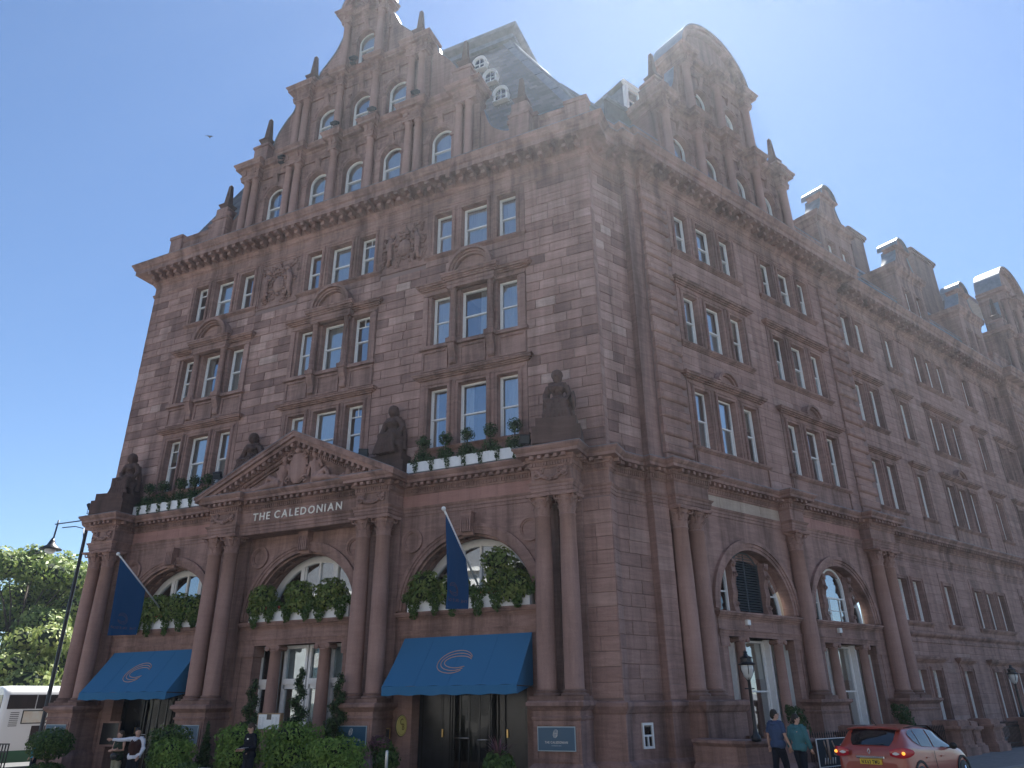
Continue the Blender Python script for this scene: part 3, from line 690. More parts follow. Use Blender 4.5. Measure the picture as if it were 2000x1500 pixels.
# renewed frieze stones of a different colour
MS_PINK = stone('renewed_pink_stone', 'noise', 1.12, .3, .5); MS_PALE = stone('renewed_pale_stone', 'noise', 1.15, .35, .5)
for m_, cols_ in ((MS_PINK, ((.36, .20, .165), (.39, .215, .18), (.40, .225, .19), (.41, .235, .2), (.42, .25, .21), (.44, .27, .23))), (MS_PALE, ((.42, .32, .26), (.45, .36, .29), (.47, .38, .31), (.48, .39, .32), (.5, .41, .34), (.52, .44, .37)))):
    for n_ in m_.node_tree.nodes:
        if n_.type == 'VALTORGB' and len(n_.color_ramp.elements) == 6:
            for e_, c_ in zip(n_.color_ramp.elements, cols_): e_.color = (*c_, 1)
for (p0, p1_) in ((PC[0], PC[1]), (PC[2], PC[3])):
    u_ = p0+.76; k_ = 0
    while u_ < p1_-.8:
        l_ = min(1.55-.2*(k_ % 3), p1_-.76-u_); hp(MB().cbox(u_+.006, u_+l_-.006, YF-23.7-.012, YF-23.7+.05, 8.99, 9.45, .008), 'frieze_stone', MS_PINK, FR); u_ += l_; k_ += 1
for (a0_, a1_, m_) in ((-16.03, -10.67, MS_PALE), (-9.63, -4.07, MS_PINK)):
    for k_ in range(4): w_ = (a1_-a0_)/4; hp(MB().cbox(a0_+k_*w_+.006, a0_+(k_+1)*w_-.006, -.112, -.05, 8.99, 9.45, .008), 'frieze_stone', m_, SD)
# corner pier below the cornice, banded courses
mb = MB(); mb.face((-8.1, YW, G0), (-7.07, YW, G0), (-7.07, YW, 8.55), (-8.1, YW, 8.55))
RT2 = (Vector((-7.07, 23.41, 0)), R(90)); ln = .66
mb = MB(); wall(mb, 0, ln, G0, 8.55, [], .012); crw = hp(mb, 'corner_return_wall', MORTAR, RT2)
ashlar(RT2, crw, 0, ln, G0+.05, 8.5, [], .45, .6, .7, 0, .02, .014, random.Random(21), 0, 'wall_blocks', .012)
mb = MB(); wall(mb, -20.37, -18.75, G0, 8.55, [], .062); crw = hp(mb, 'corner_wall', MORTAR, SD)
ashlar(SD, crw, -20.37, -18.8, G0+.05, 8.5, [], .45, .5, 1.1, .05, .015, .014, random.Random(24), 0, 'wall_blocks', .01)
mb = MB(); wall(mb, -8.35, -7.07, 2.1, 8.55, [], YW-.01); cfw = hp(mb, 'corner_front_wall', MORTAR, FR)
ashlar(FR, cfw, -8.34, -7.065, 2.15, 8.5, [], .45, .5, 1.3, YW-.012, .02, .02, random.Random(22), 0, 'wall_blocks', .01)
cpp = [(.14, G0), (.14, .3), (.08, .36), (.0, .42), (.0, 1.70), (.04, 1.74), (.1, 1.86), (.14, 1.92), (.14, 2.03), (0, 2.08)]
mb = MB(); mb.sweep([(PC[3]+.76, YF-.06), (-7.01, YF-.06), (-7.01, 24.0), S2(-18.83, -.02), S2(-18.83, -.31), S2(-18.0, -.31), S2(-18.0, -1.0), S2(-15.9, -1.0), S2(-15.9, -.1)], cpp); hp(mb, 'plinth', MS, WO)
mb = MB(); mb.box(-18.8, -17.97, -.245, 1.1, 1.9, 8.517); hp(mb, 'corner_pilaster', MS, SD)
bpw = MB(); wall(bpw, -18.8, -17.97, 2.08, 8.5, [], -.262); bp = hp(bpw, 'pilaster_face', MORTAR, SD)
ashlar(SD, bp, -18.8, -17.97, 2.1, 8.5, [], .45, .9, .95, -.262, .012, .014, random.Random(23), 0, 'wall_blocks', .006)
# little basement window in the corner plinth
# ---------------------------------------------------------------- lower storeys, side pavilion
SA = [(-13.1, 'louvre'), (-6.75, 'window')]
sy = -.1
ops = [(c, 4.7, 5.07, 5.15, True, .42) for c, _ in SA]+[(c, 4.9, .4, 4.2, False, .4) for c, _ in SA]
mb = MB(); wall(mb, -18.0, -1.75, G0, 8.517, ops, sy, .42, 22); mb.face((-1.75, sy, G0), (-1.75, .4, G0), (-1.75, .4, 8.55), (-1.75, sy, 8.55)); hp(mb, 'side_arcade_wall', MS, SD)
rooms(SD, [(c, 4.6, 5.1, 5.2, True) for c, _ in SA], sy+.9)
rooms(SD, [(c, 4.8, .4, 4.2, False) for c, _ in SA], sy+1.0)
mb = MB()
for c, _ in SA:
    for (ra, rb, d) in ((2.35, 2.48, .05), (2.48, 2.60, .09), (2.60, 2.76, .14)): mb.arcband(c, 5.15, ra, rb, sy-d, sy+.02, 0, 180, 28)
    for (z0, z1, d, e) in ((4.20, 4.30, .05, 0), (4.30, 4.40, .08, 0), (4.40, 4.44, .12, 0), (4.80, 4.86, .06, 0), (4.86, 4.93, .12, .0), (4.93, 5.0, .2, .05), (5.0, 5.07, .25, .08)): mb.box(c-2.62-e, c+2.62+e, sy-d, sy+.4, z0, z1)
    mb.box(c-2.60, c+2.60, sy-.03, sy+.3, 4.44, 4.80)
hp(mb, 'arch_moulding', MS, SD)
for a in (-17.55, -16.65, -10.15, -3.48, -2.4): column(SD, a, -.33, 2.06, 8.53, .33, 'corinth', MS_COL, 26)
for (a, b) in ((-11.1, -9.2), (-4.3, -1.5)):
    mb = MB(); mb.sweep([S2(a, sy), S2(a, -.85), S2(b, -.85), S2(b, sy)], [(o, min(z, 2.06)) for o, z in pedp]); mb2 = MB()
    hp(mb, 'pedestal', MS, WO)
    mb = MB(); mb.box(a+.02, b-.02, -.83, sy, 1.9, 2.062); hp(mb, 'pedestal_top', MS, SD)
mb = MB(); mb.box(-17.98, -15.92, -.98, sy, 1.9, 2.062); hp(mb, 'pedestal_top', MS, SD)
# arch fillings: three lights divided by scrolled terms; louvre in the first
for c, kind in SA:
    ys = sy+.42
    mb = MB()
    for s in (-1, 1):
        x = c+s*1.05
        mb.box(x-.16, x+.16, ys-.1, ys+.12, 5.07, 7.15)
        term = [(0, 7.1), (-.30, 7.1), (-.30, 7.0), (-.22, 6.9), (-.26, 6.6), (-.16, 6.2), (-.2, 5.8), (-.12, 5.5), (-.2, 5.2), (-.2, 5.07), (0, 5.07)]
        n = len(term); A = [(x-.14, ys-.05+y, z) for y, z in term]; B = [(x+.14, ys-.05+y, z) for y, z in term]
        mb.add(A+B, [tuple(reversed(range(n))), tuple(range(n, 2*n))]+[(i, (i+1) % n, (i+1) % n+n, i+n) for i in range(n)])
        scroll(mb, x, 6.55, .13, 1.3, 0, s, ys-.33, .035); scroll(mb, x, 5.4, .1, 1.2, 0, -s, ys-.27, .03); mb.ball((x, ys-.3, 6.92), .11, 8, 6)
    mb.arcband(c, 5.15, 2.0, 2.36, ys-.02, ys+.1, 25, 155, 18)
    hp(mb, 'arch_term', MS, SD)
    for s in (-1, 1):      # quarter lights either side
        fr_ = MB()
        pts = [(c+s*1.25, 5.1)]+[(c+s*(2.02*math.cos(R(a))), 5.15+2.02*math.sin(R(a))) for a in range(0, 52, 6)]
        q = [(c+s*1.25, 5.12), (c+s*1.25, 5.15+2.02*math.sin(math.acos(1.25/2.02)))]
        for i in range(9):
            a, b = i*5.8, (i+1)*5.8
            for (aa, bb) in ((a, b),):
                p = [(c+s*r_*math.cos(R(t)), 5.15+r_*math.sin(R(t))) for r_, t in ((2.02, aa), (2.02, bb), (2.14, bb), (2.14, aa))]
                fr_.prism(p if s > 0 else p[::-1], ys-.02, ys+.08)
        fr_.box(min(c+s*1.22, c+s*1.30), max(c+s*1.22, c+s*1.30), ys-.02, ys+.08, 5.08, 6.75); fr_.box(min(c+s*1.3, c+s*2.1), max(c+s*1.3, c+s*2.1), ys-.02, ys+.08, 5.07, 5.16)
        fr_.box(min(c+s*1.3, c+s*1.98), max(c+s*1.3, c+s*1.98), ys, ys+.05, 5.86, 5.91)
        o = hp(fr_, 'arch_side_light', WHITE, SD)
    gl = MB().prism([(c+2.1*math.cos(math.pi*i/20), 5.15+2.1*math.sin(math.pi*i/20)) for i in range(21)], ys+.05, ys+.055).build('pane', GLASSD, o)
    if kind == 'louvre':
        lv = MB(); lv.box(c-.90, c-.82, ys-.03, ys+.03, 5.08, 7.1); lv.box(c+.82, c+.90, ys-.03, ys+.03, 5.08, 7.1); lv.box(c-.03, c+.03, ys-.03, ys+.03, 5.08, 7.4); lv.arcband(c, 6.6, .84, .92, ys-.03, ys+.04, 20, 160, 12)
        lo = hp(lv, 'louvre_frame', mat('louvre_paint', (.045, .055, .065), .5), SD)
        sl_ = lo.data.materials[0]
        for k in range(24):
            z = 5.12+k*.1; hw = .82 if z < 6.9 else max(.2, math.sqrt(max(.04, .88**2-(z-6.6)**2)))
            m_ = MB(); m_.add([(c-hw, ys-.05, z), (c+hw, ys-.05, z), (c+hw, ys+.03, z+.075), (c-hw, ys+.03, z+.075), (c-hw, ys-.04, z-.012), (c+hw, ys-.04, z-.012)], [(0, 1, 2, 3), (4, 5, 1, 0)])
            m_.build('louvre_slat', sl_, lo)
    else:
        window(SD, c, ys-.02, 5.08, 1.75, 2.35, 'multi_low', True, 'B')
    # ground floor: ionic columns between tall sash windows
    for s in (-1.2, 1.2): column(SD, c+s, sy+.16, .55, 4.20, .21, 'ionic', MS_COL, 18)
    for s in (-2.3, 2.3): mb = MB(); mb.box(c+s-.2, c+s+.2, sy+.03, sy+.4, .4, 3.85); mb.box(c+s-.26, c+s+.26, sy-.02, sy+.4, 3.85, 4.2); hp(mb, 'pilaster', MS, SD)
    for s, ww_ in ((-1.75, .68), (0, 1.75), (1.75, .68)): window(SD, c+s, sy+.62, .55, ww_, 3.6, 'sash', False, 'B'); [hp(MB().box(c+s+q*(ww_/2+.05)-.05, c+s+q*(ww_/2+.05)+.05, sy+.34, sy+.62, .5, 4.2), 'window_lining', WHITE, SD) for q in (-1, 1)]
# ================================================================ pediment over the centre bay
PCc = (PC[1]+PC[2])/2; PHL = 5.05; PZ0, PZA = 10.16, 12.44
def vband(t0, t1, y0, y1, mb, hl=PHL):
    k = hl/PHL; z0 = PZA-(PZA-PZ0)*k
    mb.prism([(PCc-hl, z0-t0), (PCc, PZA-t0), (PCc+hl, z0-t0), (PCc+hl, z0-t1), (PCc, PZA-t1), (PCc-hl, z0-t1)], y0, y1)
mb = MB(); yb = YB-23.7
YP = -.92
for (t0_, t1_, y_, e_) in ((0, .09, .58, 0), (.09, .24, .54, .05), (.24, .40, .42, .22), (.40, .56, .17, .5), (.56, .72, .06, .75), (.72, .80, -.02, 1.)): vband(t0_, t1_, yb-y_, YP, mb, PHL-e_)
mb.prism([(PCc-4.3, 10.2), (PCc, PZA-.75), (PCc+4.3, 10.2)], yb+.12, YP+.02)
sl_ = (PZA-PZ0)/PHL; ang = math.atan(sl_)
for s in (-1, 1):
    for i in range(16):
        d = .18+i*.28; z = PZA-.40-sl_*d
        if d > 4.45: continue
        mb.box(PCc+s*d-.06, PCc+s*d+.06, yb-.38, yb-.1, z-.13-.02, z+.0)
    for i in range(40):
        d = .1+i*.105; z = PZA-.60-sl_*d
        if d > 4.1: continue
        mb.box(PCc+s*d-.03, PCc+s*d+.03, yb-.11, yb, z-.12, z)
hp(mb, 'pediment', MS, FR)
mb = MB(); vband(-.012, .008, yb-.60, YP+.05, mb); hp(mb, 'pediment_lead', LEAD, FR)

def sculpt(prims, voxel, m, name, disp=0., dscale=6., smooth=2, seed=0):
    mb = MB()
    for p in prims:
        if p[0] == 's': mb.ball(p[1], 1, 14, 10, p[2][2], p[2][1], p[2][0]) if len(p) < 4 else None
        elif p[0] == 'c': mb.tube(p[1], p[2], 10)
        elif p[0] == 'b': mb.box(*p[1])
        elif p[0] == 'p': mb.prismz(*p[1:])
    me = mb.mesh(name, m); o = bpy.data.objects.new('tmp', me); TMP.collection.objects.link(o)
    md = o.modifiers.new('r', 'REMESH'); md.mode = 'VOXEL'; md.voxel_size = voxel; md.use_smooth_shade = True
    if smooth: s = o.modifiers.new('s', 'SMOOTH'); s.iterations = smooth; s.factor = .5
    dg = tmp_dg()
    nm = bpy.data.meshes.new_from_object(o.evaluated_get(dg)); nm.name = name
    bpy.data.objects.remove(o); bpy.data.meshes.remove(me)
    if disp:
        n = len(nm.vertices); co = [0.]*(3*n); nr = [0.]*(3*n); nm.vertices.foreach_get('co', co); nm.vertices.foreach_get('normal', nr)
        for i in range(0, 3*n, 3):
            k = noise.noise(Vector((co[i]*dscale+seed, co[i+1]*dscale, co[i+2]*dscale*.35)))*disp
            co[i] += nr[i]*k; co[i+1] += nr[i+1]*k; co[i+2] += nr[i+2]*k
        nm.vertices.foreach_set('co', co)
    nm.materials.clear(); nm.materials.append(m)
    nm.polygons.foreach_set('use_smooth', [True]*len(nm.polygons)); nm.update()
    return nm
def recline(s, x0, z0):
    """half-draped reclining figure leaning on the shield; s = +1 looks right"""
    P = []; y = yb-.02
    def q(x, z, dy=0): return (x0+s*x, y+dy, z0+z)
    P += [('c', [q(0, .28), q(.06, .62), q(.12, .92)], [.20, .19, .21]), ('c', [q(.12, .95), q(.13, 1.1)], [.08, .075]), ('s', q(.12, 1.22, -.05), (.12, .12, .155)), ('s', q(.13, 1.28, -.02), (.13, .13, .12))]
    P += [('c', [q(-.10, .98), q(-.24, .72), q(-.12, .48)], [.085, .07, .055]), ('c', [q(.30, .98), q(.40, .66), q(.44, .3)], [.085, .07, .055])]
    P += [('c', [q(-.05, .25, -.05), q(-.55, .5, -.1), q(-.75, .12, -.06), q(-1.0, .04)], [.17, .13, .09, .06]), ('c', [q(.05, .2, -.1), q(-.5, .16, -.14), q(-1.0, .1, -.1), q(-1.45, .05)], [.17, .13, .10, .06])]
    P += [('c', [q(.2, .1), q(-.4, .07), q(-1.2, .03)], [.14, .12, .06])]
    return P
zt_ = 10.2
for s, x in ((1, PCc-.85), (-1, PCc+.95)):
    me = sculpt(recline(s, x, zt_), .028, MS_COL, 'reclining_figure', .02, 9); hpm(me, 'reclining_figure', FR, 0, 0, 0)
mb = MB()
mb.loft([[(PCc+w*math.cos(math.pi*k/10*1.0)*1.0, yb-.02-.16*math.sin(math.pi*k/10), zt_+z) for k in range(11)] for z, w in ((.1, .1), (.25, .3), (.5, .43), (.9, .46), (1.2, .42), (1.35, .34))], True, False, False)
for s in (-1, 1): scroll(mb, PCc+s*.36, zt_+1.28, .2, 1.4, 1.6, -s, yb-.12, .05); scroll(mb, PCc+s*.42, zt_+.3, .16, 1.2, 4.5, s, yb-.1, .045); scroll(mb, PCc+s*.48, zt_+.8, .13, 1.1, 3, s, yb-.06, .04); scroll(mb, PCc+s*.16, zt_+1.6, .13, 1.2, 1, -s, yb-.1, .04)
mb.ball((PCc, yb-.08, zt_+1.5), .16, 10, 6); mb.ball((PCc, yb-.1, zt_+1.72), .10, 8, 6)
hp(mb, 'shield_carving', MS_COL, FR)
for s in (-1, 1):
    mb = MB()
    for k in range(9): mb.ball((PCc+s*(2.2+k*.13), yb+.02, zt_+.1+.05*(k % 2)), .13, 7, 5)
    hp(mb, 'fruit_carving', MS_COL, FR)
mb = MB(); mb.tube([(PCc+2.55, yb+.02, zt_), (PCc+2.55, yb+.02, zt_+.42), (PCc+2.55, yb+.0, zt_+.5)], [.16, .13, .09], 9); mb.arcband(PCc+2.9, zt_+.18, .09, .13, yb-.08, yb+.02, 0, 180, 8); hp(mb, 'urn_carving', MS_COL, FR)

# ================================================================ front gable
GC = -19.72
def mir(u): return 2*GC-u
gprof = lambda z0, k=1.: [(-.5, z0), (0, z0), (0, z0+.13*k), (.03, z0+.15*k), (.03, z0+.24*k), (.06, z0+.27*k), (0, z0+.29*k), (0, z0+.58*k), (.05, z0+.61*k), (.08, z0+.69*k), (.26, z0+.72*k), (.26, z0+.86*k), (.30, z0+.89*k), (.36, z0+.99*k), (.36, z0+1.05*k), (-.7, z0+1.09*k)]
def brk_path(u0, u1, blocks, y0, y1, yend=.6):
    p = [(u0, yend)]
    bl = sorted(blocks)
    if bl[0][0] <= u0+.01: p += [(u0, y1)]
    else: p += [(u0, y0)]
    for (a, b) in bl:
        if a > u0+.01: p += [(a, y0), (a, y1)]
        if b < u1-.01: p += [(b, y1), (b, y0)]
    p += [(u1, y1 if bl[-1][1] >= u1-.01 else y0), (u1, yend)]
    return p
def gable_tier(fr, u0, u1, z0, z1, wins, cols, ybase, zb_win, sill, big=True, entk=1., r=.62, rc=.2, blocks=None, curs=None, yend=.6):
    """one storey of a shaped gable: arched windows between columns under a broken entablature"""
    mb = MB(); ops = [(c, 2*r+.0, zb_win, sill-r, True, .3) for c in wins]
    wall(mb, u0, u1, z0, z1, ops, ybase, .3, 14)
    for s in (u0, u1): mb.face((s, ybase, z0), (s, ybase+.7, z0), (s, ybase+.7, z1), (s, ybase, z1))
    hp(mb, 'gable_wall', MS, fr)
    mb = MB()
    for c in wins:
        for (ra, rb, d) in ((r, r+.10, .05), (r+.10, r+.20, .09), (r+.2, r+.27, .06)): mb.arcband(c, sill-r, ra, rb, ybase-d, ybase, 0, 180, 16)
        for s in (-1, 1):
            mb.box(c+s*(r+.13)-.13, c+s*(r+.13)+.13, ybase-.07, ybase, zb_win, sill-r-.16); mb.box(c+s*(r+.13)-.17, c+s*(r+.13)+.17, ybase-.12, ybase, sill-r-.16, sill-r+.0)
        console(mb, c, .26, ybase, sill+.02, z1-.02, .2)
        for s in (-1, 1): scroll(mb, c+s*(r+.18), sill+.1, .13, 1.1, 1, s, ybase-.05, .035)
    if big:
        for a in [k for k in cols]: mb.box(a-.12, a+.12, ybase-.06, ybase, z0, z1)
    hp(mb, 'gable_moulding', MS, fr)
    for c in cols: column(fr, c, ybase-.26, z0, z1, rc, 'doric', MS_COL, 16)
    mb = MB(); mb.sweep(brk_path(u0-.02, u1+.02, blocks, ybase-.10, ybase-.46, yend), gprof(z1, entk)); o = hp(mb, 'gable_entablature', MS, fr)
    for (a, b) in blocks:
        for k in (-1, 1): mb = MB(); console(mb, (a+b)/2+k*(b-a)*.28, .16, ybase-.46, z1+.32*entk, z1+.70*entk, .12); hp(mb, 'frieze_bracket', MS, fr)
    for i, c in enumerate(wins): window(fr, c, ybase+.3, zb_win, 2*r, sill-zb_win, 'sash', True, (curs or ['F', 'F', 'LR', 'F', 'F'])[i % 5])
    rooms(fr, ops, ybase+.38, deep=.9)
def obelisk(fr, u, y, z0, zt, s=1.):
    mb = MB(); h = zt-z0; q = math.pi/4
    mb.lathe([(.34*s, z0), (.62*s, z0+.16*h), (.62*s, z0+.19*h), (.30*s, z0+.26*h), (.15*s, zt-.06*h), (.01, zt)], u, y, 4, False, True, q)
    return hp(mb, 'obelisk', MS_DARK, fr)
def coping(fr, line, y0, y1, t=.05):
    mb = MB(); rings = [[(u, y0, z), (u, y1, z), (u, y1, z+t), (u, y0, z+t)] for u, z in line]; mb.loft(rings, True); return hp(mb, 'lead_coping', LEAD, fr)
def curve(pts, n=6):
    """Catmull-Rom through points"""
    out = []; P = [pts[0]]+list(pts)+[pts[-1]]
    for i in range(1, len(P)-2):
        p0, p1, p2, p3 = P[i-1], P[i], P[i+1], P[i+2]
        for k in range(n):
            t = k/n; out.append(tuple(.5*((2*p1[j])+(-p0[j]+p2[j])*t+(2*p0[j]-5*p1[j]+4*p2[j]-p3[j])*t*t+(-p0[j]+3*p1[j]-3*p2[j]+p3[j])*t**3) for j in (0, 1)))
    out.append(tuple(pts[-1])); return out
gable_tier(FR, -27.1, -12.42, 24.85, 28.72, [-24.9, -22.03, -19.71, -17.39, -14.52], [-26.78, -26.2, -23.85, -23.25, -20.88, -18.58, -16.27, -15.70, -13.4, -12.86], .0, 25.2, 27.97, True, .98, .62, .2,
           [(-27.12, -25.9), (-24.15, -22.95), (-21.15, -20.6), (-18.86, -18.3), (-16.55, -15.42), (-13.65, -12.4)], ['L', 'F', 'F', None, 'F'])
gable_tier(FR, -24.15, -15.42, 29.78, 33.36, [-22.03, -19.71, -17.39], [-23.88, -23.33, -21.0, -18.67, -16.40, -15.76], .1, 30.1, 32.57, True, .95, .62, .2,
           [(-24.17, -23.05), (-21.27, -20.73), (-18.94, -18.4), (-16.66, -15.4)], ['F', 'R', 'F'])
gable_tier(FR, -21.25, -18.32, 34.34, 38.10, [-19.76], [-21.0, -18.65], .1, 34.85, 37.34, True, .8, .62, .21, [(-21.27, -20.7), (-18.93, -18.3)], ['B'])
mb = MB()
for (ra, rb, d) in ((0.02, 1.25, .05), (1.25, 1.38, .35), (1.38, 1.6, .5)): mb.arcband(GC, 39.0, ra, rb, -d, .6, 0, 180, 22)
for k in range(11): a = R(10+k*16); mb.tube([(GC, -.06, 39.05), (GC+1.15*math.cos(a), -.1, 39.05+1.15*math.sin(a))], [.03, .09], 5)
hp(mb, 'gable_crest', MS, FR)
coping(FR, [(GC+1.62*math.cos(R(a)), 39.0+1.62*math.sin(R(a))) for a in range(0, 181, 9)], -.52, .6, .03)
V1 = curve([(-28.75, 26.45), (-28.1, 26.7), (-27.5, 27.3), (-27.2, 28.3)])
V2 = curve([(-25.85, 31.0), (-25.5, 32.0), (-24.95, 32.85), (-24.55, 33.3), (-24.38, 33.95)])
V3 = curve([(-23.05, 34.8), (-22.95, 35.5), (-22.45, 36.1), (-21.95, 36.75), (-21.55, 37.6), (-21.4, 38.0)])
for V, zb, ue in ((V1, 24.85, -27.0), (V2, 29.8, -24.1), (V3, 34.36, -21.2)):
    for fl in (0, 1):
        ln_ = [(mir(u) if fl else u, z) for u, z in V]; e = mir(ue) if fl else ue; st = ln_[0][0]
        mb = MB(); mb.prism([(st, zb)]+ln_+[(e, ln_[-1][1]), (e, zb)], .18, .62)
        if V is V3: scroll(mb, ln_[0][0]+(.55 if not fl else -.55), 35.25, .42, 1.6, 2, 1 if fl else -1, .15, .07); scroll(mb, ln_[-1][0]+(-.2 if fl else .2), 37.0, .16, 1.2, 2, -1 if fl else 1, .15, .05)
        hp(mb, 'gable_scroll', MS, FR); coping(FR, ln_, .12, .66, .05)
for (u, z0, zt) in ((-28.45, 27.55, 29.4), (-26.15, 31.3, 33.4), (-23.32, 34.95, 37.05)):
    for fl in (0, 1):
        x = mir(u) if fl else u
        if zt < 30 and fl: x = -10.22
        obelisk(FR, x, .1, z0, zt, .8)
        mb = MB()
        if zt < 30: mb.box(x-.5, x+.5, -.3, .7, 24.85, 26.75); mb.box(x-.55, x+.55, -.35, .7, 26.75, 26.9); mb.ball((x-.3, 0, 27.15), .27, 10, 6); mb.ball((x+.3, 0, 27.15), .27, 10, 6); mb.box(x-.4, x+.4, -.25, .45, 26.9, 27.56)
        elif zt < 34: mb.box(x-.48, x+.48, -.3, .6, 29.82, 30.95); mb.box(x-.55, x+.55, -.37, .6, 30.95, 31.1); mb.box(x-.4, x+.4, -.2, .5, 31.1, 31.32)
        else: mb.box(x-.4, x+.4, -.25, .5, 34.36, 34.98)
        hp(mb, 'obelisk_pedestal', MS, FR)
# parapets
pp = [(-.22, 24.84), (-.22, 25.05), (-.28, 25.08), (-.28, 26.55), (-.22, 26.6), (-.18, 26.68), (-.18, 26.82), (-.7, 26.86)]
PR_ = [(-10.9, 23.7), (-7.2, 23.7), *CORNER_IN, S2(-18.6, -.1), S2(-17.85, -.1), S2(-17.85, -.3), S2(-15.9, -.3)]
PL_ = [S2(-5.3, -.3), S2(-1.5, -.3), S2(-1.5, .27), S2(22.4, .27), S2(22.4, -.3), S2(26, -.3)]
for q in ([(-32.8, 30), (-32.8, 23.7), (-28.8, 23.7)], PR_, PL_): hp(MB().sweep(q, pp), 'parapet', MS, WO)
for q in (PR_, PL_[:4]): hp(MB().sweep(q, [(-.16, 26.83), (-.16, 26.87), (-.7, 26.92)]), 'parapet_lead', LEAD, WO)
for (a, b) in ((-32.65, -31.75), (-29.7, -28.9), (-8.15, -7.12), (-10.95, -9.5)):
    mb = MB(); mb.box(a, b, .14, .6, 24.86, 26.84); mb.box(a-.05, b+.05, .08, .65, 26.84, 27.04); hp(mb, 'parapet_pier', MS, FR)

# ================================================================ roofs
def slate_plane(fr, bl, br, tr, tl, course=.27, name='slate_roof', jit=.006):
    """courses of slates laid on a quad: each course a lapped strip cut into slates"""
    bl, br, tr, tl = map(Vector, (bl, br, tr, tl)); rr = random.Random(9)
    h = ((tl-bl).length+(tr-br).length)/2; n = int(h/course); mb = MB(); nr = (br-bl).cross(tl-bl).normalized()
    for i in range(n):
        t0, t1 = i/n, (i+1.25)/n; a, b = bl.lerp(tl, t0), br.lerp(tr, t0); c, d = bl.lerp(tl, min(t1, 1)), br.lerp(tr, min(t1, 1))
        w = (b-a).length; k = max(1, int(w/.42)); off = .5*(i % 2)
        us = [0]+[max(0, min(1, (j+off)/k)) for j in range(1, k+1)]+[1]
        for u, v in zip(us, us[1:]):
            if v-u < 1e-3: continue
            g = .004/w if w else 0; e = .022+rr.uniform(0, jit)
            mb.face(tuple(a.lerp(b, u+g)+nr*e), tuple(a.lerp(b, v-g)+nr*e), tuple(c.lerp(d, v-g)), tuple(c.lerp(d, u+g)))
    return hp(mb, name, SLATE2, fr, kind='stuff')
SLATE2 = mat('slates', (.07, .075, .085), .55); _g = N(SLATE2, 'ShaderNodeNewGeometry'); _rp = ramp(SLATE2, [(0, (.085, .078, .078)), (.6, (.125, .116, .115)), (.92, (.155, .146, .142)), (1, (.19, .185, .165))]); L(SLATE2, _g.outputs['Random Per Island'], _rp.inputs[0]); L(SLATE2, _rp.outputs[0], SLATE2.node_tree.nodes['Principled BSDF'].inputs['Base Color'])
# main pavilion roof, front slope and right slope; hips in lead
A0, A1 = (-32.4, .7, 26.5), (-7.2, .7, 26.5); B0, B1 = (-26.9, 4.3, 37.4), (-12.7, 4.3, 37.4)
slate_plane(FR, A0, A1, B1, B0)
d_ = Vector((0, 1, 0))*9
slate_plane(FR, A1, tuple(Vector(A1)+d_), tuple(Vector(B1)+d_*.8), B1)
slate_plane(FR, (-32.4, 8, 26.5), A0, B0, (-26.9, 8, 37.4))
mb = MB(); hv = Vector(B1)-Vector(A1); mb.tube([Vector(A1)+Vector((.02, -.03, 0)), Vector(B1)+Vector((.02, -.03, 0))], .09, 8)
pl = Vector((-1, 0, 0)); nn_ = Vector((0, -.95, .31))
A1v, B1v = Vector(A1), Vector(B1)
mb.add([A1v+nn_*.05, B1v+nn_*.05, B1v+nn_*.05+pl*.5, A1v+nn_*.05+pl*.5], [(0, 1, 2, 3)]); dd = Vector((0, 1, 0)); n2 = Vector((.89, 0, .45))
mb.add([A1v+n2*.05, B1v+n2*.05, B1v+n2*.05+dd*.6, A1v+n2*.05+dd*.6], [(0, 3, 2, 1)])
for k in range(4): p = A1v.lerp(B1v, .3+.2*k); mb.tube([p+nn_*.06, p+nn_*.06+pl*.5], .03, 5)
hp(mb, 'hip_flashing', LEAD, FR)
mb = MB(); mb.sweep([(-27.1, 12), (-27.1, 4.3), (-12.6, 4.3), (-12.6, 12.5)], [(-.2, 37.3), (.25, 37.35), (.25, 37.6), (.05, 37.62), (.05, 37.95), (.2, 38.0), (.4, 38.1), (.46, 38.2), (.46, 38.3), (-.4, 38.4)])
hp(mb, 'roof_crest', LEAD, FR)
def eye_dormer(u, z, k=.76):
    y = .7+(z-26.5)/3.03; mb = MB()
    mb.arcband(0, 0, .40, .50, -.55, .5, 0, 180, 14); mb.arcband(0, 0, .50, .58, -.60, -.4, -4, 184, 14)
    for s in (-1, 1): mb.box(s*.45-.05, s*.45+.05, -.55, .2, -.65, 0); mb.box(s*.54-.06, s*.54+.06, -.60, -.45, -.1, .02)
    mb.box(-.56, .56, -.62, .1, -.72, -.64)
    o = hpm(mb.mesh('dormer_window', WHITE), 'dormer_window', FR, u, y, z); o.scale = (k, k, k)
    MB().prism([(-.4, -.64), (.4, -.64)]+[(.4*math.cos(math.pi*i/10), .4*math.sin(math.pi*i/10)) for i in range(11)], -.45, -.44).build('pane', GLASSD, o)
    m_ = MB(); m_.box(-.02, .02, -.47, -.42, -.64, .38); m_.box(-.4, .4, -.48, -.42, -.16, -.11); m_.build('glazing_bar', WHITE, o)
    q = MB(); q.loft([[(.54*math.cos(R(a)), yy, .54*math.sin(R(a))) for a in range(0, 181, 12)] for yy in (-.55, .8)], True, False, False); q.build('dormer_roof', LEAD, o)
for (u, z) in ((-12.12, 30.8), (-13.12, 33.2), (-14.15, 35.35)): eye_dormer(u, z)
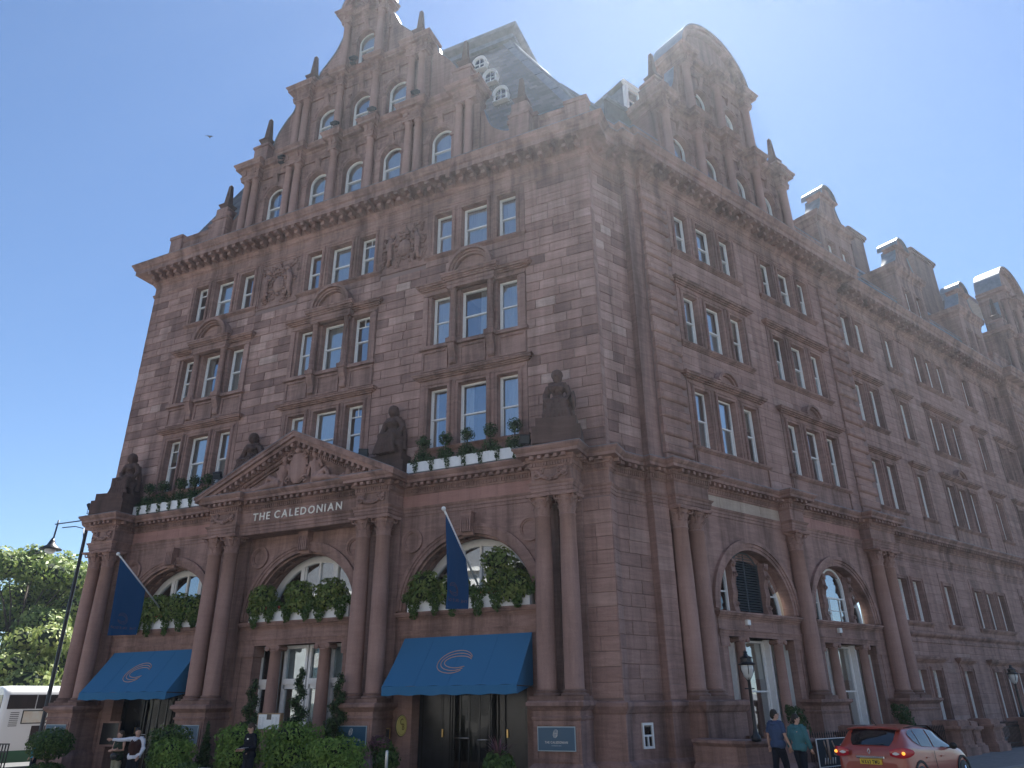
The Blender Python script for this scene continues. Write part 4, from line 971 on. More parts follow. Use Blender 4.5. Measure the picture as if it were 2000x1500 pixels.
# side street roof slopes
for (a0, a1) in ((-19.5, -15.5), (-5.6, 25.8)):
    o_ = .9
    slate_plane(SD, (a0, o_, 26.7), (a1, o_, 26.7), (a1, 2.9, 30.6), (a0, 2.9, 30.6))
    mb = MB(); mb.box(a0, a1, 2.75, 6.5, 30.55, 30.75); hp(mb, 'roof_flat', LEAD, SD); hp(MB().box(a0, a1, .45, 1.0, 26.6, 26.75), 'roof_gutter', LEAD, SD)
def white_dormer(c, y0, z0, w=1.3, h=1.75):
    mb = MB(); l, r = c-w/2, c+w/2
    mb.box(l, l+.2, y0, y0+.2, z0, z0+h-.25); mb.box(r-.2, r, y0, y0+.2, z0, z0+h-.25); mb.box(l, r, y0, y0+.2, z0+h-.25, z0+h-.12); hood(mb, l, r, z0+h-.12, z0+h+.1, y0+.1, .16); mb.box(l+.2, r-.2, y0+.02, y0+.2, z0, z0+.12)
    mb.box(l+.2, r-.2, y0+.06, y0+.14, z0+h*.45, z0+h*.45+.05)
    o = hp(mb, 'dormer_window', WHITE, SD)
    MB().box(l+.2, r-.2, y0+.1, y0+.11, z0+.12, z0+h-.25).build('pane', GLASS, o)
    MB().box(l+.03, r-.03, y0+.2, y0+2.2, z0, z0+h-.12).build('dormer_cheek', LEAD, o)
    MB().box(l-.12, r+.12, y0-.02, y0+2.3, z0+h+.1, z0+h+.16).build('dormer_roof', LEAD, o)
    MB().box(l, r, y0+.04, y0+1.6, z0-2.4, z0-.002).build('dormer_apron', SLATE, o)
white_dormer(-15.3, 1.6, 30.2, 1.25, 1.9); hp(MB().box(-17.8, -14.4, 1.25, 1.55, 29.65, 29.8), 'roof_gutter', LEAD, SD); hp(MB().box(-17.8, -14.4, 1.4, 1.5, 27.5, 29.65), 'roof_apron', SLATE, SD); white_dormer(4.9, 1.5, 29.0); white_dormer(15.2, 1.5, 29.0); white_dormer(-3.2, 1.5, 28.6, 1.2)
for k in range(5): hp(MB().box(6.2+k*.4, 6.5+k*.4, 2.6, 3.0, 30.6, 30.95+.1*(k % 2)), 'roof_vent', LEAD, SD); hp(MB().box(15.9+k*.35, 16.2+k*.35, 2.6, 3.0, 30.6, 30.9), 'roof_vent', LEAD, SD)
hp(MB().box(-2.0, -1.0, 2.0, 2.6, 30.3, 30.7), 'roof_vent', LEAD, SD)
def chimney(a0, a1, y0, z1, zb=29, pots=2, d=1.5):
    mb = MB(); mb.box(a0, a1, y0, y0+d, zb, z1-.5); mb.box(a0-.12, a1+.12, y0-.12, y0+d+.12, z1-.5, z1-.3); mb.box(a0-.22, a1+.22, y0-.22, y0+d+.22, z1-.3, z1-.05); mb.box(a0-.1, a1+.1, y0-.1, y0+d+.1, z1-.05, z1+.1)
    o = hp(mb, 'chimney', MS_DARK2, SD)
    for k in range(pots):
        MB().lathe([(.2, z1+.1), (.17, z1+.5), (.21, z1+.52), (.21, z1+.6), (.16, z1+.6)], a0+.35+k*.75, y0+.6, 12).build('chimney_pot', TERRA, o)
MS_DARK2 = stone('chimney_stone', 'noise', .55, .5); TERRA = simple_noise('terracotta', (.30, .17, .12), (.36, .22, .16), 8, .8, 0, .1)
chimney(10.9, 13.0, 3.5, 35.5, 29, 2); chimney(22.2, 26.2, 3.5, 38.2, 29, 3)

# ================================================================ side gables
def side_gable(c, full=True):
    yb_ = -.22
    gable_tier(SD, c-5.3, c+5.3, 24.85, 28.7, [c-3.70, c-1.24, c+1.24, c+3.70], [c-4.95, c-2.46, c, c+2.46, c+4.98], yb_, 25.2, 27.9, True, .98, .60, .22, [(c-5.32, c-4.6), (c-2.78, c-2.14), (c-.32, c+.32), (c+2.14, c+2.78), (c+4.6, c+5.32)], ['F', 'L', 'F', 'R'], 2.)
    gable_tier(SD, c-2.95, c+2.95, 29.75, 33.30, [c-1.24, c+1.24], [c-2.6, c, c+2.6], yb_+.05, 30.1, 32.5, True, .95, .60, .22, [(c-2.97, c-2.28), (c-.32, c+.32), (c+2.28, c+2.97)], ['F', 'F'], 1.4)
    mb = MB()
    for (ra, rb, d) in ((0.02, 2.6, .0), (2.6, 2.8, .28), (2.8, 3.0, .42)): mb.arcband(c, 34.3, ra, rb, yb_-d, .7, 0, 180, 26)
    hp(mb, 'gable_crest', MS, SD)
    q = MB(); q.loft([[(c+3.05*math.cos(R(a)), yy, 34.3+3.05*math.sin(R(a))) for a in range(0, 181, 6)] for yy in (yb_-.46, 1.4)], True, False, False); q.arcband(c, 34.3, 3.0, 3.06, yb_-.46, yb_-.40, 0, 180, 30); hp(q, 'barrel_roof', LEAD, SD)
    for s in (-1, 1):
        V = [(c+s*u, z) for u, z in curve([(5.6, 30.25), (4.6, 30.45), (3.9, 31.0), (3.45, 31.9), (3.25, 33.0)])]
        mb = MB(); mb.prism([(c+s*5.6, 29.78)]+V+[(c+s*2.9, 33.0), (c+s*2.9, 29.78)], -.05, .5); hp(mb, 'gable_scroll', MS, SD); coping(SD, V, -.12, .55, .05)
        obelisk(SD, c+s*5.15, -.15, 30.55, 32.7, .8)
        mb = MB(); mb.box(c+s*5.15-.45, c+s*5.15+.45, -.6, .4, 29.78, 30.35); mb.box(c+s*5.15-.52, c+s*5.15+.52, -.66, .4, 30.35, 30.5); mb.box(c+s*5.15-.35, c+s*5.15+.35, -.45, .2, 30.5, 30.58); hp(mb, 'obelisk_pedestal', MS, SD)
    slate_plane(SD, (c-5, 1.2, 27), (c-4.9, 1.2, 27), (c-3, 6, 35), (c-3.1, 6, 35)) if False else None
    hp(MB().box(c-5.3, c+5.3, .45, 5.5, 24.9, 28.9), 'gable_back', MS, SD); hp(MB().box(c-2.9, c+2.9, .4, 1.38, 29.0, 34.6), 'gable_back', MS, SD)
side_gable(-10.65); side_gable(31.0)
slate_plane(SD, (24.2, 6.5, 27.5), (24.2, 1.0, 27.5), (27.8, 2.6, 35.2), (27.8, 6.5, 35.2)); hp(MB().box(27.6, 34.5, 2.3, 6.5, 35.0, 35.5), 'roof_flat', LEAD, SD)
def wing_gable(c):
    y = .16; mb = MB(); ops = [(c-.8, .78, 26.15, 27.75, False, .25), (c+.8, .78, 26.15, 27.75, False, .25)]
    wall(mb, c-1.95, c+1.95, 24.85, 29.05, ops, y, .25)
    for s in (-1, 1): mb.face((c+s*1.95, y, 24.85), (c+s*1.95, y+2.4, 24.85), (c+s*1.95, y+2.4, 29.05), (c+s*1.95, y, 29.05))
    for o in ops: architrave(mb, o[0], o[1], o[2], o[3], y, .14)
    mb.sweep([(c-1.95, y+2.4), (c-1.95, y), (c+1.95, y), (c+1.95, y+2.4)], [(0, 28.75), (.06, 28.8), (.06, 28.95), (.12, 29.05), (.26, 29.15), (.28, 29.3), (.34, 29.4), (.34, 29.5), (-.4, 29.55)])
    V = curve([(1.85, 29.5), (1.45, 29.9), (1.12, 30.4), (.92, 30.9), (.86, 31.25)]); poly = [(c+u, z) for u, z in V]+[(c-u, z) for u, z in reversed(V)]
    mb.prism(poly, y+.05, y+.75); mb.sweep([(c-.86, y+.8), (c-.86, y+.02), (c+.86, y+.02), (c+.86, y+.8)], [(0, 31.1), (.06, 31.16), (.08, 31.25), (.2, 31.32), (.22, 31.42), (-.3, 31.45)])
    mb.arcband(c, 31.43, .02, .80, y-.04, y+.8, 0, 180, 16)
    hp(mb, 'dormer_gable', MS, SD)
    q = MB(); q.arcband(c, 31.43, .80, .90, y-.22, y+1.2, 0, 180, 18); hp(q, 'barrel_roof', LEAD, SD)
    for s in (-1, 1): coping(SD, [(c+s*u, z) for u, z in V], y-.02, y+1.0, .04)
    for o in ops: window(SD, o[0], y+.25, 26.15, .78, 1.6, 'sash', False, 'F')
    rooms(SD, ops, y+.3, deep=.7)
    mb = MB(); mb.box(c-1.9, c+1.9, y+1.2, y+3.2, 26.5, 29.3); hp(mb, 'gable_back', LEAD, SD)
for c in (.85, 10.5, 20.4): wing_gable(c)

# ================================================================ ground floor and arch windows of the front
for i, c in enumerate(LB):
    y = YW+.95; f = MB()
    f.arcband(c, 5.15, 2.36, 2.58, y-.02, y+.1, 0, 180, 30); f.arcband(c, 5.15, 2.28, 2.36, y-.05, y+.05, 0, 180, 30); f.box(c-2.58, c+2.58, y-.02, y+.1, 5.07, 5.25)
    for s in (-1, 1):
        f.box(c+s*.85-.09, c+s*.85+.09, y-.06, y+.1, 5.2, 5.15+math.sqrt(2.3**2-.85**2)); f.box(c+s*.72-.03, c+s*.72+.03, y-.02, y+.06, 5.2, 5.15+2.18)
    f.box(c-.045, c+.045, y-.03, y+.06, 5.2, 7.45)
    o = hp(f, 'arch_window', WHITE, FR)
    for (a, b) in ((-2.3, -.9), (-.7, 0), (0, .7), (.9, 2.3)):
        top = [(c+a+(b-a)*k/8, 5.15+math.sqrt(max(0, 2.3**2-(a+(b-a)*k/8)**2))) for k in range(9)]
        MB().prism([(c+b, 5.2)]+top[::-1]+[(c+a, 5.2)], y+.03, y+.035).build('pane', GLASS, o)
# centre bay: ionic screen in front of white joinery
c = LB[1]; yy = YW+.2
for s in (-1.2, 1.2): column(FR, c+s, yy, .55, 4.20, .24, 'ionic', MS_COL, 18)
for s in (-2.45, 2.45): mb = MB(); mb.box(c+s-.28, c+s+.28, YW+.02, YW+.55, G0, 3.8); mb.box(c+s-.34, c+s+.34, YW-.04, YW+.55, 3.8, 4.2); hp(mb, 'pilaster', MS, FR)
mb = MB(); mb.box(c-2.17, c+2.17, YW-.02, YW+.55, G0, .55); hp(mb, 'window_plinth', MS, FR)
yw = YW+.58
for k, (u, w_) in enumerate(((c-1.75, 1.0), (c-.45, 1.15), (c+.62, .85), (c+1.75, 1.0))):
    f = MB(); l, r = u-w_/2, u+w_/2
    for (a, b, z0, z1, d) in ((l, l+.1, .55, 4.2, 0), (r-.1, r, .55, 4.2, 0), (l+.1, r-.1, 4.08, 4.2, 0), (l+.1, r-.1, 2.78, 2.98, .03), (l+.1, r-.1, .55, .68, 0), (l+.1, l+.15, .68, 2.78, -.02), (r-.15, r-.1, .68, 2.78, -.02), (l+.1, r-.1, 2.62, 2.78, -.02)): f.box(a, b, yw-.06-d, yw+.08, z0, z1)
    o = hp(f, 'shop_window', WHITE, FR)
    MB().box(l+.1, r-.1, yw+.04, yw+.045, .6, 4.1).build('pane', GLASSD, o)
    if k in (0, 1, 3): MB().box(l+.08, r-.08, yw+.10, yw+.12, 2.9, 4.1).build('blind', CURT, o)
    else:
        for q in range(14): MB().add([(l+.1, yw+.10, 2.98+q*.08), (r-.1, yw+.10, 2.98+q*.08), (r-.1, yw+.16, 3.03+q*.08), (l+.1, yw+.16, 3.03+q*.08)], [(0, 1, 2, 3)]).build('blind_slat', BLIND, o)
rooms(FR, [(c, 5.4, .5, 4.2, False)], yw+.2, deep=2.2)
# doorways under the awnings
for c in (LB[0], LB[2]):
    for s in (-1, 1): mb = MB(); mb.box(c+s*2.48-.30, c+s*2.48+.30, YW+.03, YW+.75, G0, 4.2); mb.box(c+s*2.48-.36, c+s*2.48+.36, YW-.02, YW+.75, 3.75, 3.9); hp(mb, 'door_jamb', MS, FR)
    yd = YW+.6; f = MB()
    f.box(c-2.2, c+2.2, yd, yd+.12, 3.2, 4.2); f.box(c-2.2, c+2.2, yd-.05, yd+.1, 2.95, 3.2)
    for x in (-2.14, -1.05, 1.05, 2.14): f.box(c+x-.09, c+x+.09, yd-.06, yd+.1, G0, 2.95)
    d = hp(f, 'door_frame', DOORM, FR)
    for (a, b) in ((-2.05, -1.14), (1.14, 2.05)):
        l_ = MB(); l_.box(c+a, c+b, yd+.02, yd+.08, G0, 2.95)
        for (z0, z1) in ((.1, .9), (1.1, 2.75)):
            l_.box(c+a+.12, c+b-.12, yd-.0, yd+.02, z0, z1); l_.box(c+a+.18, c+b-.18, yd-.015, yd+.0, z0+.06, z1-.06)
        l_.build('door_leaf', DOORM, d)
        MB().box(c+b-.12 if a < 0 else c+a+.06, c+b-.07 if a < 0 else c+a+.11, yd-.06, yd, 1.0, 1.25).build('door_handle', BRASS, d)
    rv = MB()
    for k in range(9): a = R(180+k*22.5); rv.box(c+.95*math.cos(a)-.025, c+.95*math.cos(a)+.025, yd+.15+.75*math.sin(a)*.8, yd+.2+.75*math.sin(a)*.8, G0, 2.9)
    rv.build('revolving_door', DOORM, d)
    gp = MB(); gp.loft([[(c+.93*math.cos(R(180+k*11.25)), yd+.17+.74*math.sin(R(180+k*11.25))*.8, z) for k in range(17)] for z in (.3, 2.7)], True, False, False); gp.build('pane', GLASSK, d)
    pb = MB(); pb.tube([(c-.55, yd-.45, 1.0), (c+.05, yd-.55, 1.0)], .02, 6); pb.tube([(c+.35, yd-.5, .95), (c+.75, yd-.35, .95)], .02, 6); pb.build('push_bar', mat('steel', (.5, .5, .5), .25, .9), d)
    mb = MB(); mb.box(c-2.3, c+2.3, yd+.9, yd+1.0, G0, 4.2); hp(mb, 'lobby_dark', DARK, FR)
# small barred window in the corner plinth
# ================================================================ ground
ASPH = simple_noise('asphalt', (.075, .074, .072), (.11, .108, .104), 30, .85, 0, .3)
PAVE = simple_noise('paving', (.16, .155, .15), (.23, .22, .21), 5, .8, 0, .2)
mb = MB(); mb.face((-500, -500, road(-500)), (500, -500, road(500)), (500, 500, road(500)), (-500, 500, road(-500))); mb.build('road', ASPH, None, kind='structure')
def slab(name, poly, m, dz, h=.13):
    mb = MB(); n = len(poly); top = [(x, y, road(x)+dz) for x, y in poly]; bot = [(x, y, road(x)+dz-h) for x, y in poly]
    mb.add(top+bot, [tuple(range(n))]+[(i, i+n, (i+1) % n+n, (i+1) % n) for i in range(n)]); return mb.build(name, m, None, kind='structure')
def off_line(a, o): return S2(a, o)
slab('pavement', [(-34.5, 16.6), (-5.5, 16.6), (-3.2, 17.6), S2(-14, -6.6), S2(46, -6.6), S2(46, 2), S2(-17, 2), (-8, 26), (-34.5, 26)], PAVE, .13)
slab('kerb', [(-34.7, 16.4), (-5.45, 16.4), (-3.05, 17.45), S2(-14.1, -6.8), S2(46, -6.8), S2(46, -6.62), S2(-14.02, -6.62), (-3.25, 17.58), (-5.52, 16.58), (-34.7, 16.58)], simple_noise('kerb_stone', (.22, .21, .2), (.28, .27, .26), 8, .8), .134)
# ================================================================ the terrace across the street (behind the camera; seen in the window reflections)
TEN = stone('blonde_sandstone', 'noise', 1.0, .3)
for n in TEN.node_tree.nodes:
    if n.type == 'VALTORGB' and len(n.color_ramp.elements) == 6:
        for e, c in zip(n.color_ramp.elements, ((.40, .37, .33), (.47, .44, .40), (.50, .47, .43), (.52, .49, .45), (.54, .51, .47), (.58, .55, .5))): e.color = (*c, 1)
def tenement(x0, x1, y, h, label, storeys=4):
    cx = (x0+x1)/2; t = thing('tenement', label, 'building', (cx, y, road(cx)), R(180), 'stone terrace across the street'); hw = (x1-x0)/2-.02; mb = MB(); n = int(2*hw/3.1); ops = []; sh = h/storeys
    for k in range(n):
        for s in range(storeys): ops.append((-hw+(k+.5)*2*hw/n, 1.25, s*sh+1.1, s*sh+3.2, False))
    wall(mb, -hw, hw, -1.5, h, ops, 0, .25); mb.box(-hw, hw, .4, 11, -1.5, h); mb.box(-hw, hw, -.5, .4, h, h+.45); mb.build('wall', TEN, t)
    mb = MB(); mb.prism([(-hw, h+.45), (hw, h+.45), (hw-3, h+4), (-hw+3, h+4)], .6, 10.5); mb.build('roof', SLATE, t)
    pm = MB().box(-.62, .62, 0, .02, 0, 2.1).mesh('window', GLASSD)
    for o in ops: obj('window', pm, t, (o[0], .23, o[2]))
tenement(-64, -40, -16, 13.5, 'pale stone tenement block furthest left across the street'); tenement(-40, -14, -16, 14.5, 'pale stone tenement block left of centre across the street'); tenement(-14, 14, -16, 13.8, 'pale stone tenement block directly behind the viewpoint'); tenement(14, 42, -16, 14.2, 'pale stone tenement block right of centre across the street')
slab('far_pavement', [(-70, -15.9), (50, -15.9), (50, -6), (-70, -6)], PAVE, .13)
# ================================================================ lettering, awnings, flags, plaques
def text_mesh(s, size, ext, m, bold=0.):
    cu = bpy.data.curves.new('t', 'FONT'); cu.body = s; cu.size = size; cu.extrude = ext; cu.offset = bold; cu.align_x = 'LEFT'; cu.resolution_u = 3
    o = bpy.data.objects.new('t', cu); TMP.collection.objects.link(o); dg = tmp_dg()
    me = bpy.data.meshes.new_from_object(o.evaluated_get(dg)); bpy.data.objects.remove(o); bpy.data.curves.remove(cu)
    me.materials.clear(); me.materials.append(m); me.name = 'letter'; return me
def letters(s, parent, u0, y, z, width, height, m, ext=.01, rot=(R(90), 0, 0), space=.25, bold=0.):
    """one mesh per letter, laid out along local x"""
    size = height/.70; ms = []; x = 0
    for ch in s:
        if ch == ' ': x += size*.32; continue
        me = text_mesh(ch, size, ext, m, bold); xs = [v.co.x for v in me.vertices]; ms.append((me, x-min(xs))); x += max(xs)-min(xs)+size*space*.55
    x -= size*space*.55; k = width/x
    for me, px in ms:
        o = obj('letter', me, parent, (u0+px*k, y, z), rot); o.scale = (k if abs(k-1) < .35 else 1, 1, 1)
sg = thing('hotel_name_sign', 'pale metal letters THE CALEDONIAN on the frieze under the triangular pediment', 'sign', W3(FR, -20.0, -1.08, 9.06))
letters('THE CALEDONIAN', sg, -2.27, 0, 0, 4.52, .31, PALE, .018, space=.42, bold=.004)

def arc_c(mb, S, rx, ry, k, r, a0=32, a1=330, n=26):
    """the three looping C strokes of the hotel emblem, S maps (x, y) in the plane to 3D"""
    for q in range(k):
        t = q/max(1, k-1); pts = []
        for i in range(n+1):
            a = R(a0+(a1-a0)*i/n); ex = rx*(1-.10*q); ey = ry*(1-.30*q*.8)
            x = ex*math.cos(a)+rx*.10*q; y = ey*math.sin(a); pts.append(S(x+.18*y, y))
        mb.tube(pts, r, 5)
def awning(c, label):
    top, bot, val, yt, yf, hw = 4.19, 2.58, 2.31, YW-.14, -1.72, 2.48
    t = thing('awning', label, 'awning', W3(FR, c, YW, 2.3), 0, 'blue canvas awnings')
    def S(x, v, e=0): return (x, (yt+(yf-yt)*v)-YW-e*.66, (top+(bot-top)*v)-2.3+e*.75-.045*math.sin(math.pi*v)*(1+.35*math.sin(x*2.1+c))-.012*math.sin(x*7.3+v*2)*v*v)
    mb = MB(); nx, nv = 40, 10
    mb.loft([[S(-hw+2*hw*i/nx, j/nv) for i in range(nx+1)] for j in range(nv+1)], True, False, False)
    mb.build('canopy', AWN, t)
    for x in (-1.24, 0, 1.24): MB().tube([S(x, j/8, .004) for j in range(9)], .006, 4).build('seam', AWN, t)
    mb = MB(); mb.loft([[(-hw+2*hw*i/nx, yf-YW+.022*math.sin(i*1.3+c)*(1-j), z-2.3-.018*math.sin(i*.9+c)*(1-j)) for i in range(nx+1)] for j, z in ((1, bot-.002), (0, val))], True, False, False); mb.build('valance', AWN, t)
    for s in (-1, 1):
        mb = MB(); x = s*hw
        q = [S(x, j/6) for j in range(7)]; mb.face((x, yf-YW, val-2.3), *q[::-1], (x, yt-YW, bot-2.3)); mb.build('side_panel', AWN, t)
    mb = MB(); arc_c(mb, lambda x, y: S(x-.05, .52-y/2.2, .012), .62, .50, 3, .013, 28, 312); mb.build('emblem', COPPERY, t)
    mb = MB(); mb.tube([(-hw, yt-YW, bot-2.35), (-hw, yf-YW+.03, bot-2.33), (hw, yf-YW+.03, bot-2.33), (hw, yt-YW, bot-2.35)], .02, 6); mb.build('frame', BLACK, t)
awning(LB[0], 'blue canvas awning over the far left doorway by the bus'); awning(LB[2], 'blue canvas awning over the doorway beside the corner, nearest one')

def flag(bx, by, bz, tx, ty, tz, label):
    base, tip = Vector((bx, by, bz)), Vector((tx, ty, tz)); t = thing('hotel_flag', label, 'flag', base, 0, 'flags hung from the facade')
    d = tip-base; mb = MB(); mb.tube([(0, 0, 0), d], .035, 10); mb.build('flagpole', WHITE, t)
    mb = MB(); mb.ball(d*1.015, .075, 10, 8); mb.build('finial', WHITE, t)
    zb = tz-3.1-base.z
    def F(a, b):       # a along the pole, b down the drop
        p = d*(.96-.60*a); q = Vector((d.x*(.96-.60*a), d.y*(.96-.52*a), zb+.12*a)); r = p.lerp(q, b)
        r.x += (.10*math.sin(a*7+b*2)+.07*math.sin(a*13+1))*b**.7+.12*b*a; return tuple(r)
    mb = MB(); mb.loft([[F(i/16, j/14) for i in range(17)] for j in range(15)], True, False, False); mb.build('flag_cloth', FLAGM, t)
    mb = MB(); arc_c(mb, lambda x, y: tuple(Vector(F(.5-x*.55, .74-y*.5))+Vector((.012, 0, 0))), .27, .17, 3, .006); mb.build('emblem', FADED, t)
    for i, ch in enumerate('THE CALEDONIAN'):
        if ch == ' ': continue
        p = Vector(F(.93-.062*i, .90))+Vector((.015, 0, 0)); q = Vector(F(.93-.062*(i+1), .90)); dv = q-p
        me = text_mesh(ch, .125, .002, FADED); o = obj('letter', me, t, p, (R(90), 0, math.atan2(dv.y, dv.x)))
    mb = MB(); mb.tube([tuple(d*.36), tuple(Vector(F(1, 1)))], .006, 4); mb.build('halyard', WHITE, t)
FADED = mat('faded_print', (.16, .10, .12), .8)
flag(-11.9, 22.95, 5.85, -11.78, 20.3, 7.86, 'navy flag on white pole in front of the right arch'); flag(-27.2, 22.95, 5.92, -26.92, 20.3, 7.7, 'navy flag on white pole by the far left column pair')

def plaque(p, label, grp='blue hotel name plaques'):
    t = thing('name_plaque', label, 'sign', W3(FR, p, YC-.485, .74), 0, grp)
    mb = MB(); mb.box(-.60, .60, -.03, 0, .0, .66); mb.build('plaque_border', PLAQB, t)
    mb = MB(); mb.box(-.575, .575, -.038, -.03, .025, .635); mb.build('plaque_face', PLAQ, t)
    mb = MB(); arc_c(mb, lambda x, y: (x-.02, -.042, .47+y), .075, .11, 5, .0045); mb.build('emblem', PALE, t)
    letters('THE CALEDONIAN', t, -.36, -.04, .205, .72, .065, PALE, .002, space=.4); letters('EDINBURGH', t, -.15, -.04, .135, .30, .028, PLAQB, .002, space=.5)
for p, l in zip(PC, ('blue name plaque on the far left pedestal behind the clipped ball bush', 'blue name plaque on the pedestal behind the cone shrub and man in black', 'blue name plaque on the pedestal left of the yellow round sign', 'blue THE CALEDONIAN plaque on the pedestal right of the doorway')): plaque(p, l)
t = thing('round_sign', 'round yellow sign with initials beside the right doorway', 'sign', W3(FR, -14.75, -.75, 1.05))
mb = MB(); c_ = MB().lathe([(.33, -.02), (.335, 0), (.33, .02)], n=32); mb.add([(x, y_, z+.33) for x, z, y_ in c_.v], c_.f, True); o = mb.build('disc', mat('sign_edge', (.12, .10, .05), .5), t, (0, 0, 0), R(90))
mb = MB(); c_ = MB().lathe([(.315, -.004), (.315, .004)], n=32); mb.add([(x, y_-.024, z+.33) for x, z, y_ in c_.v], c_.f); mb.arcband(0, .33, .262, .27, -.033, -.026, 0, 360, 32); mb.build('face', YEL, t, (0, 0, 0), R(90))
mb = MB(); mb.arcband(0, .33, .275, .283, -.034, -.029, 0, 360, 32); mb.build('ring', GOLDT, t, (0, 0, 0), R(90))
for ch, dx, dz in (('C', -.12, .36), ('B', .0, .20)):
    me = text_mesh(ch, .27, .004, GOLDT, .006); v = Matrix.Rotation(R(90), 3, 'Z') @ Vector((dx, -.033, dz)); obj('letter', me, t, v, (R(90), 0, R(90)))

# ================================================================ foliage
def leaf_cloud(mb, blobs, n, size, rnd, inner=.55, droop=0.):
    """many leaf-sized faces scattered through ellipsoids (cx,cy,cz,rx,ry,rz)"""
    tot = sum(b[3]*b[5]+b[4]*b[5] for b in blobs)
    for b in blobs:
        for _ in range(int(n*(b[3]*b[5]+b[4]*b[5])/tot)):
            while True:
                v = Vector((rnd.uniform(-1, 1), rnd.uniform(-1, 1), rnd.uniform(-1, 1)))
                if .05 < v.length < 1: break
            v.normalize(); k = inner+(1-inner)*rnd.random()**.6; k *= 1+.10*noise.noise(v*2.3+Vector((b[0], b[1], b[2])))
            p = Vector((b[0]+v.x*b[3]*k, b[1]+v.y*b[4]*k, b[2]+v.z*b[5]*k))
            nrm = (v+Vector((rnd.uniform(-.8, .8), rnd.uniform(-.8, .8), rnd.uniform(-.5, .9)))).normalized()
            a = nrm.cross(Vector((rnd.uniform(-1, 1), rnd.uniform(-1, 1), rnd.uniform(-.3, 1)))).normalized(); c = nrm.cross(a)
            s = size*rnd.uniform(.6, 1.3); a2 = a*s; c2 = c*s*.5
            mb.add([p-a2, p-a2*.1+c2, p+a2, p-a2*.1-c2], [(0, 1, 2, 3)])
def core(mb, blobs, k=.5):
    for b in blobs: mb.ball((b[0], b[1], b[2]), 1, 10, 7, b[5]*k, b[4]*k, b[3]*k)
MCORE = mat('foliage_shade', (.012, .022, .008), .95)  # near-black cores inside foliage: shade of the gaps put into the colour
rl = random.Random(31)
def shrub(name, label, cat, loc, blobs, n, size, m, group=None, cored=True, stem=None, extra=None):
    t = thing(name, label, cat, loc, 0, group); mb = MB(); leaf_cloud(mb, blobs, n, size, rl); mb.build('foliage', m, t, kind='stuff')
    if cored: mb = MB(); core(mb, blobs); mb.build('shade_core', MCORE, t, kind='stuff')
    if stem: mb = MB(); mb.tube(stem[0], stem[1], 7); mb.build('stem', BARK, t)
    if extra: mb = MB(); leaf_cloud(mb, extra[0], extra[1], extra[2], rl); mb.build('flowers', extra[3], t, kind='stuff')
    return t
# sill planters of the three arches
pos_names = ('left', 'middle', 'right')
for i, c in enumerate(LB):
    t = thing('sill_planter', f'white planter box of trailing greenery on the sill of the {("far left", "middle", "right")[i]} arch', 'planter', W3(FR, c+.05, -.43, 5.07), 0, 'planters in the arches')
    mb = MB(); mb.box(-2.42, 2.42, -.12, .22, 0, .42); mb.box(-2.44, 2.44, -.14, .24, .42, .46); mb.build('box', PAINTBOX, t)
    mb = MB(); cr_ = [(-1.85, .95), (-.05, 1.0), (1.5, 1.0)] if i == 1 else ([(-1.7, 1.0), (-.4, .95), (.8, .95), (1.75, .85)] if i == 0 else [(-1.75, .95), (-.55, .75), (1.2, 1.55), (1.9, .7)])
    bl = []
    for (x, h) in cr_: bl += [(x, -.05, h, .70, .45, .52), (x+rl.uniform(-.15, .15), -.08, h*.6, .66, .42, .36)]
    leaf_cloud(mb, bl, 3800, .085, rl); mb.build('shrub_foliage', LEAF_YEL, t, kind='stuff')
    mb = MB(); core(mb, bl, .62); mb.build('shade_core', MCORE, t, kind='stuff')
    mb = MB(); bl = [(-2.3+k*.42+rl.uniform(-.1, .1), -.12, .52+rl.uniform(-.06, .1), .26, .22, .22) for k in range(12)]
    for k in range(6):      # ivy falling over the front
        x = -2.15+k*.84+rl.uniform(-.12, .12); dp = rl.uniform(.25, .55); bl += [(x, -.2, .42, .30, .14, .22), (x+.03, -.26, .40-dp*.5, .25, .10, .25), (x+.05, -.25, .40-dp, .16, .08, .2)]
    leaf_cloud(mb, bl, 3800, .065, rl); mb.build('trailing_ivy', LEAF_IVY, t, kind='stuff')
    mb = MB(); leaf_cloud(mb, [(rl.uniform(-2, 2), -.22, .5, .18, .08, .08) for _ in range(4)], 60, .04, rl); mb.build('flowers', LEAF_RED, t, kind='stuff')
